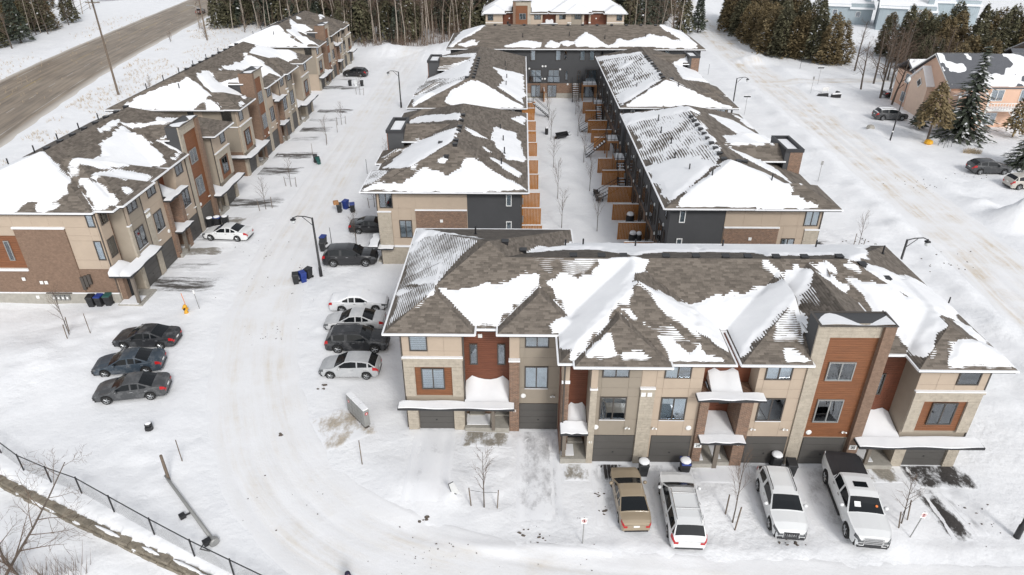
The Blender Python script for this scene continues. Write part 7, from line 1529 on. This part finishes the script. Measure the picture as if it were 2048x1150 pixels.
# ---------------------------------------------------------------- utility poles and wires
def upole(x, y, h, label, arm=False):
    o = empty('utility_pole', (x, y, hz(x, y)), 0, label, 'utility pole', 'wooden utility poles'); ob('pole', MB().tube([(0,0,-.5),(0,0,h)], [.2,.13], 8).mesh('pole', M['wood_pole'], True), o); ob('crossarm', MB().box(-1.2,1.2,-.06,.06,h-.9,h-.75).mesh('crossarm', M['wood_pole']), o)
    for dx_ in (-1.05, 0, 1.05): ob('insulator', MB().lathe([(.05,0),(.06,.12),(.02,.18)], 8, (dx_,0,h-.75)).mesh('insulator', M['lamp']), o)
    if arm: ob('light_arm', MB().tube([(0,0,7.2),(-1.6,-.3,8.0),(-2.6,-.4,8.1)], .05, 6).box(-3.1,-2.4,-.52,-.28,8.0,8.18).mesh('light_arm', M['galv']), o)
upole(-71.2, 120.8, 16, 'wooden utility pole on the highway verge, the nearer one'); upole(-77.4, 175.2, 16, 'wooden utility pole farther along the highway with a light arm', True); upole(-62.5, 64, 16, 'wooden utility pole left of the frame carrying the wires')
pl = [(-62.5,64,15.4),(-71.2,120.8,15.4),(-77.4,175.2,15.4)]
for k, dx_ in enumerate((-1.05, 0, 1.05)):
    pts = []
    for a, b in zip(pl[:-1], pl[1:]):
        for t in np.linspace(0, 1, 14): pts.append((a[0]+(b[0]-a[0])*t+dx_, a[1]+(b[1]-a[1])*t, a[2]+(b[2]-a[2])*t-1.6*4*t*(1-t)+hz(-70, 120)))
    ob('power_line', MB().tube(pts, .02, 4, cap=False).mesh('power_line', M['black']), None, label=['left power line strung along the highway poles', 'middle power line strung along the highway poles', 'right power line strung along the highway poles'][k], cat='wire', group='power lines')
# ---------------------------------------------------------------- a person at the bottom edge
def person(x, y, rot, label):
    J = {'pel': (0,0,.95,.15), 'spi': (0,.01,1.15,.155), 'che': (0,.0,1.33,.165), 'nec': (0,.0,1.47,.065), 'hea': (0,-.02,1.60,.10), 'top': (0,-.01,1.69,.085)}
    E_ = [('pel','spi'),('spi','che'),('che','nec'),('nec','hea'),('hea','top')]
    for s, n in ((1,'l'),(-1,'r')):
        J.update({n+'sh': (s*.18,0,1.40,.075), n+'el': (s*.27,-.03,1.14,.055), n+'wr': (s*.20,-.22,1.02,.04), n+'ha': (s*.14,-.30,1.02,.038), n+'hi': (s*.09,0,.88,.10), n+'kn': (s*.10,-.03,.48,.07), n+'an': (s*.10,.02,.09,.05), n+'to': (s*.11,-.16,.04,.045)})
        E_ += [('che',n+'sh'),(n+'sh',n+'el'),(n+'el',n+'wr'),(n+'wr',n+'ha'),('pel',n+'hi'),(n+'hi',n+'kn'),(n+'kn',n+'an'),(n+'an',n+'to')]
        for i, (dy_, dz_, ln) in enumerate(((-.03,.03,.06),(-.045,.015,.08),(-.05,0,.085),(-.045,-.015,.075),(-.03,-.03,.06))):
            J[n+'f%d' % i] = (s*(.14-.01), -.30+dy_*1.5, 1.02+dz_, .011); J[n+'g%d' % i] = (s*(.10-.01*i*.2), -.30+dy_*1.5-.02, 1.0+dz_, .009); E_ += [(n+'ha', n+'f%d' % i), (n+'f%d' % i, n+'g%d' % i)]
    ks = list(J); me = bpy.data.meshes.new('person_body'); me.from_pydata([J[k][:3] for k in ks], [(ks.index(a), ks.index(b)) for a, b in E_], [])
    t = bpy.data.objects.new('t', me); COL.objects.link(t); t.modifiers.new('s', 'SKIN')
    for k, v in zip(ks, me.skin_vertices[0].data): v.radius = (J[k][3],)*2; v.use_root = (k == 'pel')
    t.modifiers.new('d', 'SUBSURF').levels = 1
    body = bpy.data.meshes.new_from_object(t.evaluated_get(bpy.context.evaluated_depsgraph_get())); bpy.data.objects.remove(t, do_unlink=True)
    body.materials.clear(); body.materials.append(M['navy']); body.polygons.foreach_set('use_smooth', [True]*len(body.polygons))
    o = ob('person', None, None, (x, y, hz(x, y)), R(rot), label, 'person'); ob('body', body, o)
    ob('hood', MB().lathe([(.16,1.40),(.15,1.5),(.145,1.6),(.12,1.70),(.06,1.75),(.01,1.76)], 14).mesh('hood', M['navy'], True), o, (0,.03,0))
    ob('coat', MB().lathe([(.24,.62),(.22,.95),(.225,1.2),(.215,1.36),(.13,1.45),(.09,1.48)], 16).mesh('coat', M['navy'], True), o)
    ob('face', MB().lathe([(.03,1.50),(.07,1.54),(.08,1.62),(.05,1.68)], 10, (0,-.075,0)).mesh('face', M['skin'], True), o); ob('nose', MB().lathe([(.02,1.585),(.018,1.60),(.006,1.625)], 6, (0,-.16,0)).mesh('nose', M['skin']), o)
    em = MB().lathe([(.012,-.006),(.012,.006)], 8, axis='y').mesh('eye', M['black'])
    for s in (1, -1): ob('eye', em, o, (s*.03, -.148, 1.635)); 
    ob('mouth', MB().box(-.025,.025,-.157,-.148,1.552,1.56).mesh('mouth', M['red']), o)
person(-8.25, 21.75, 20, 'person in a dark navy hooded coat cut off by the bottom edge')
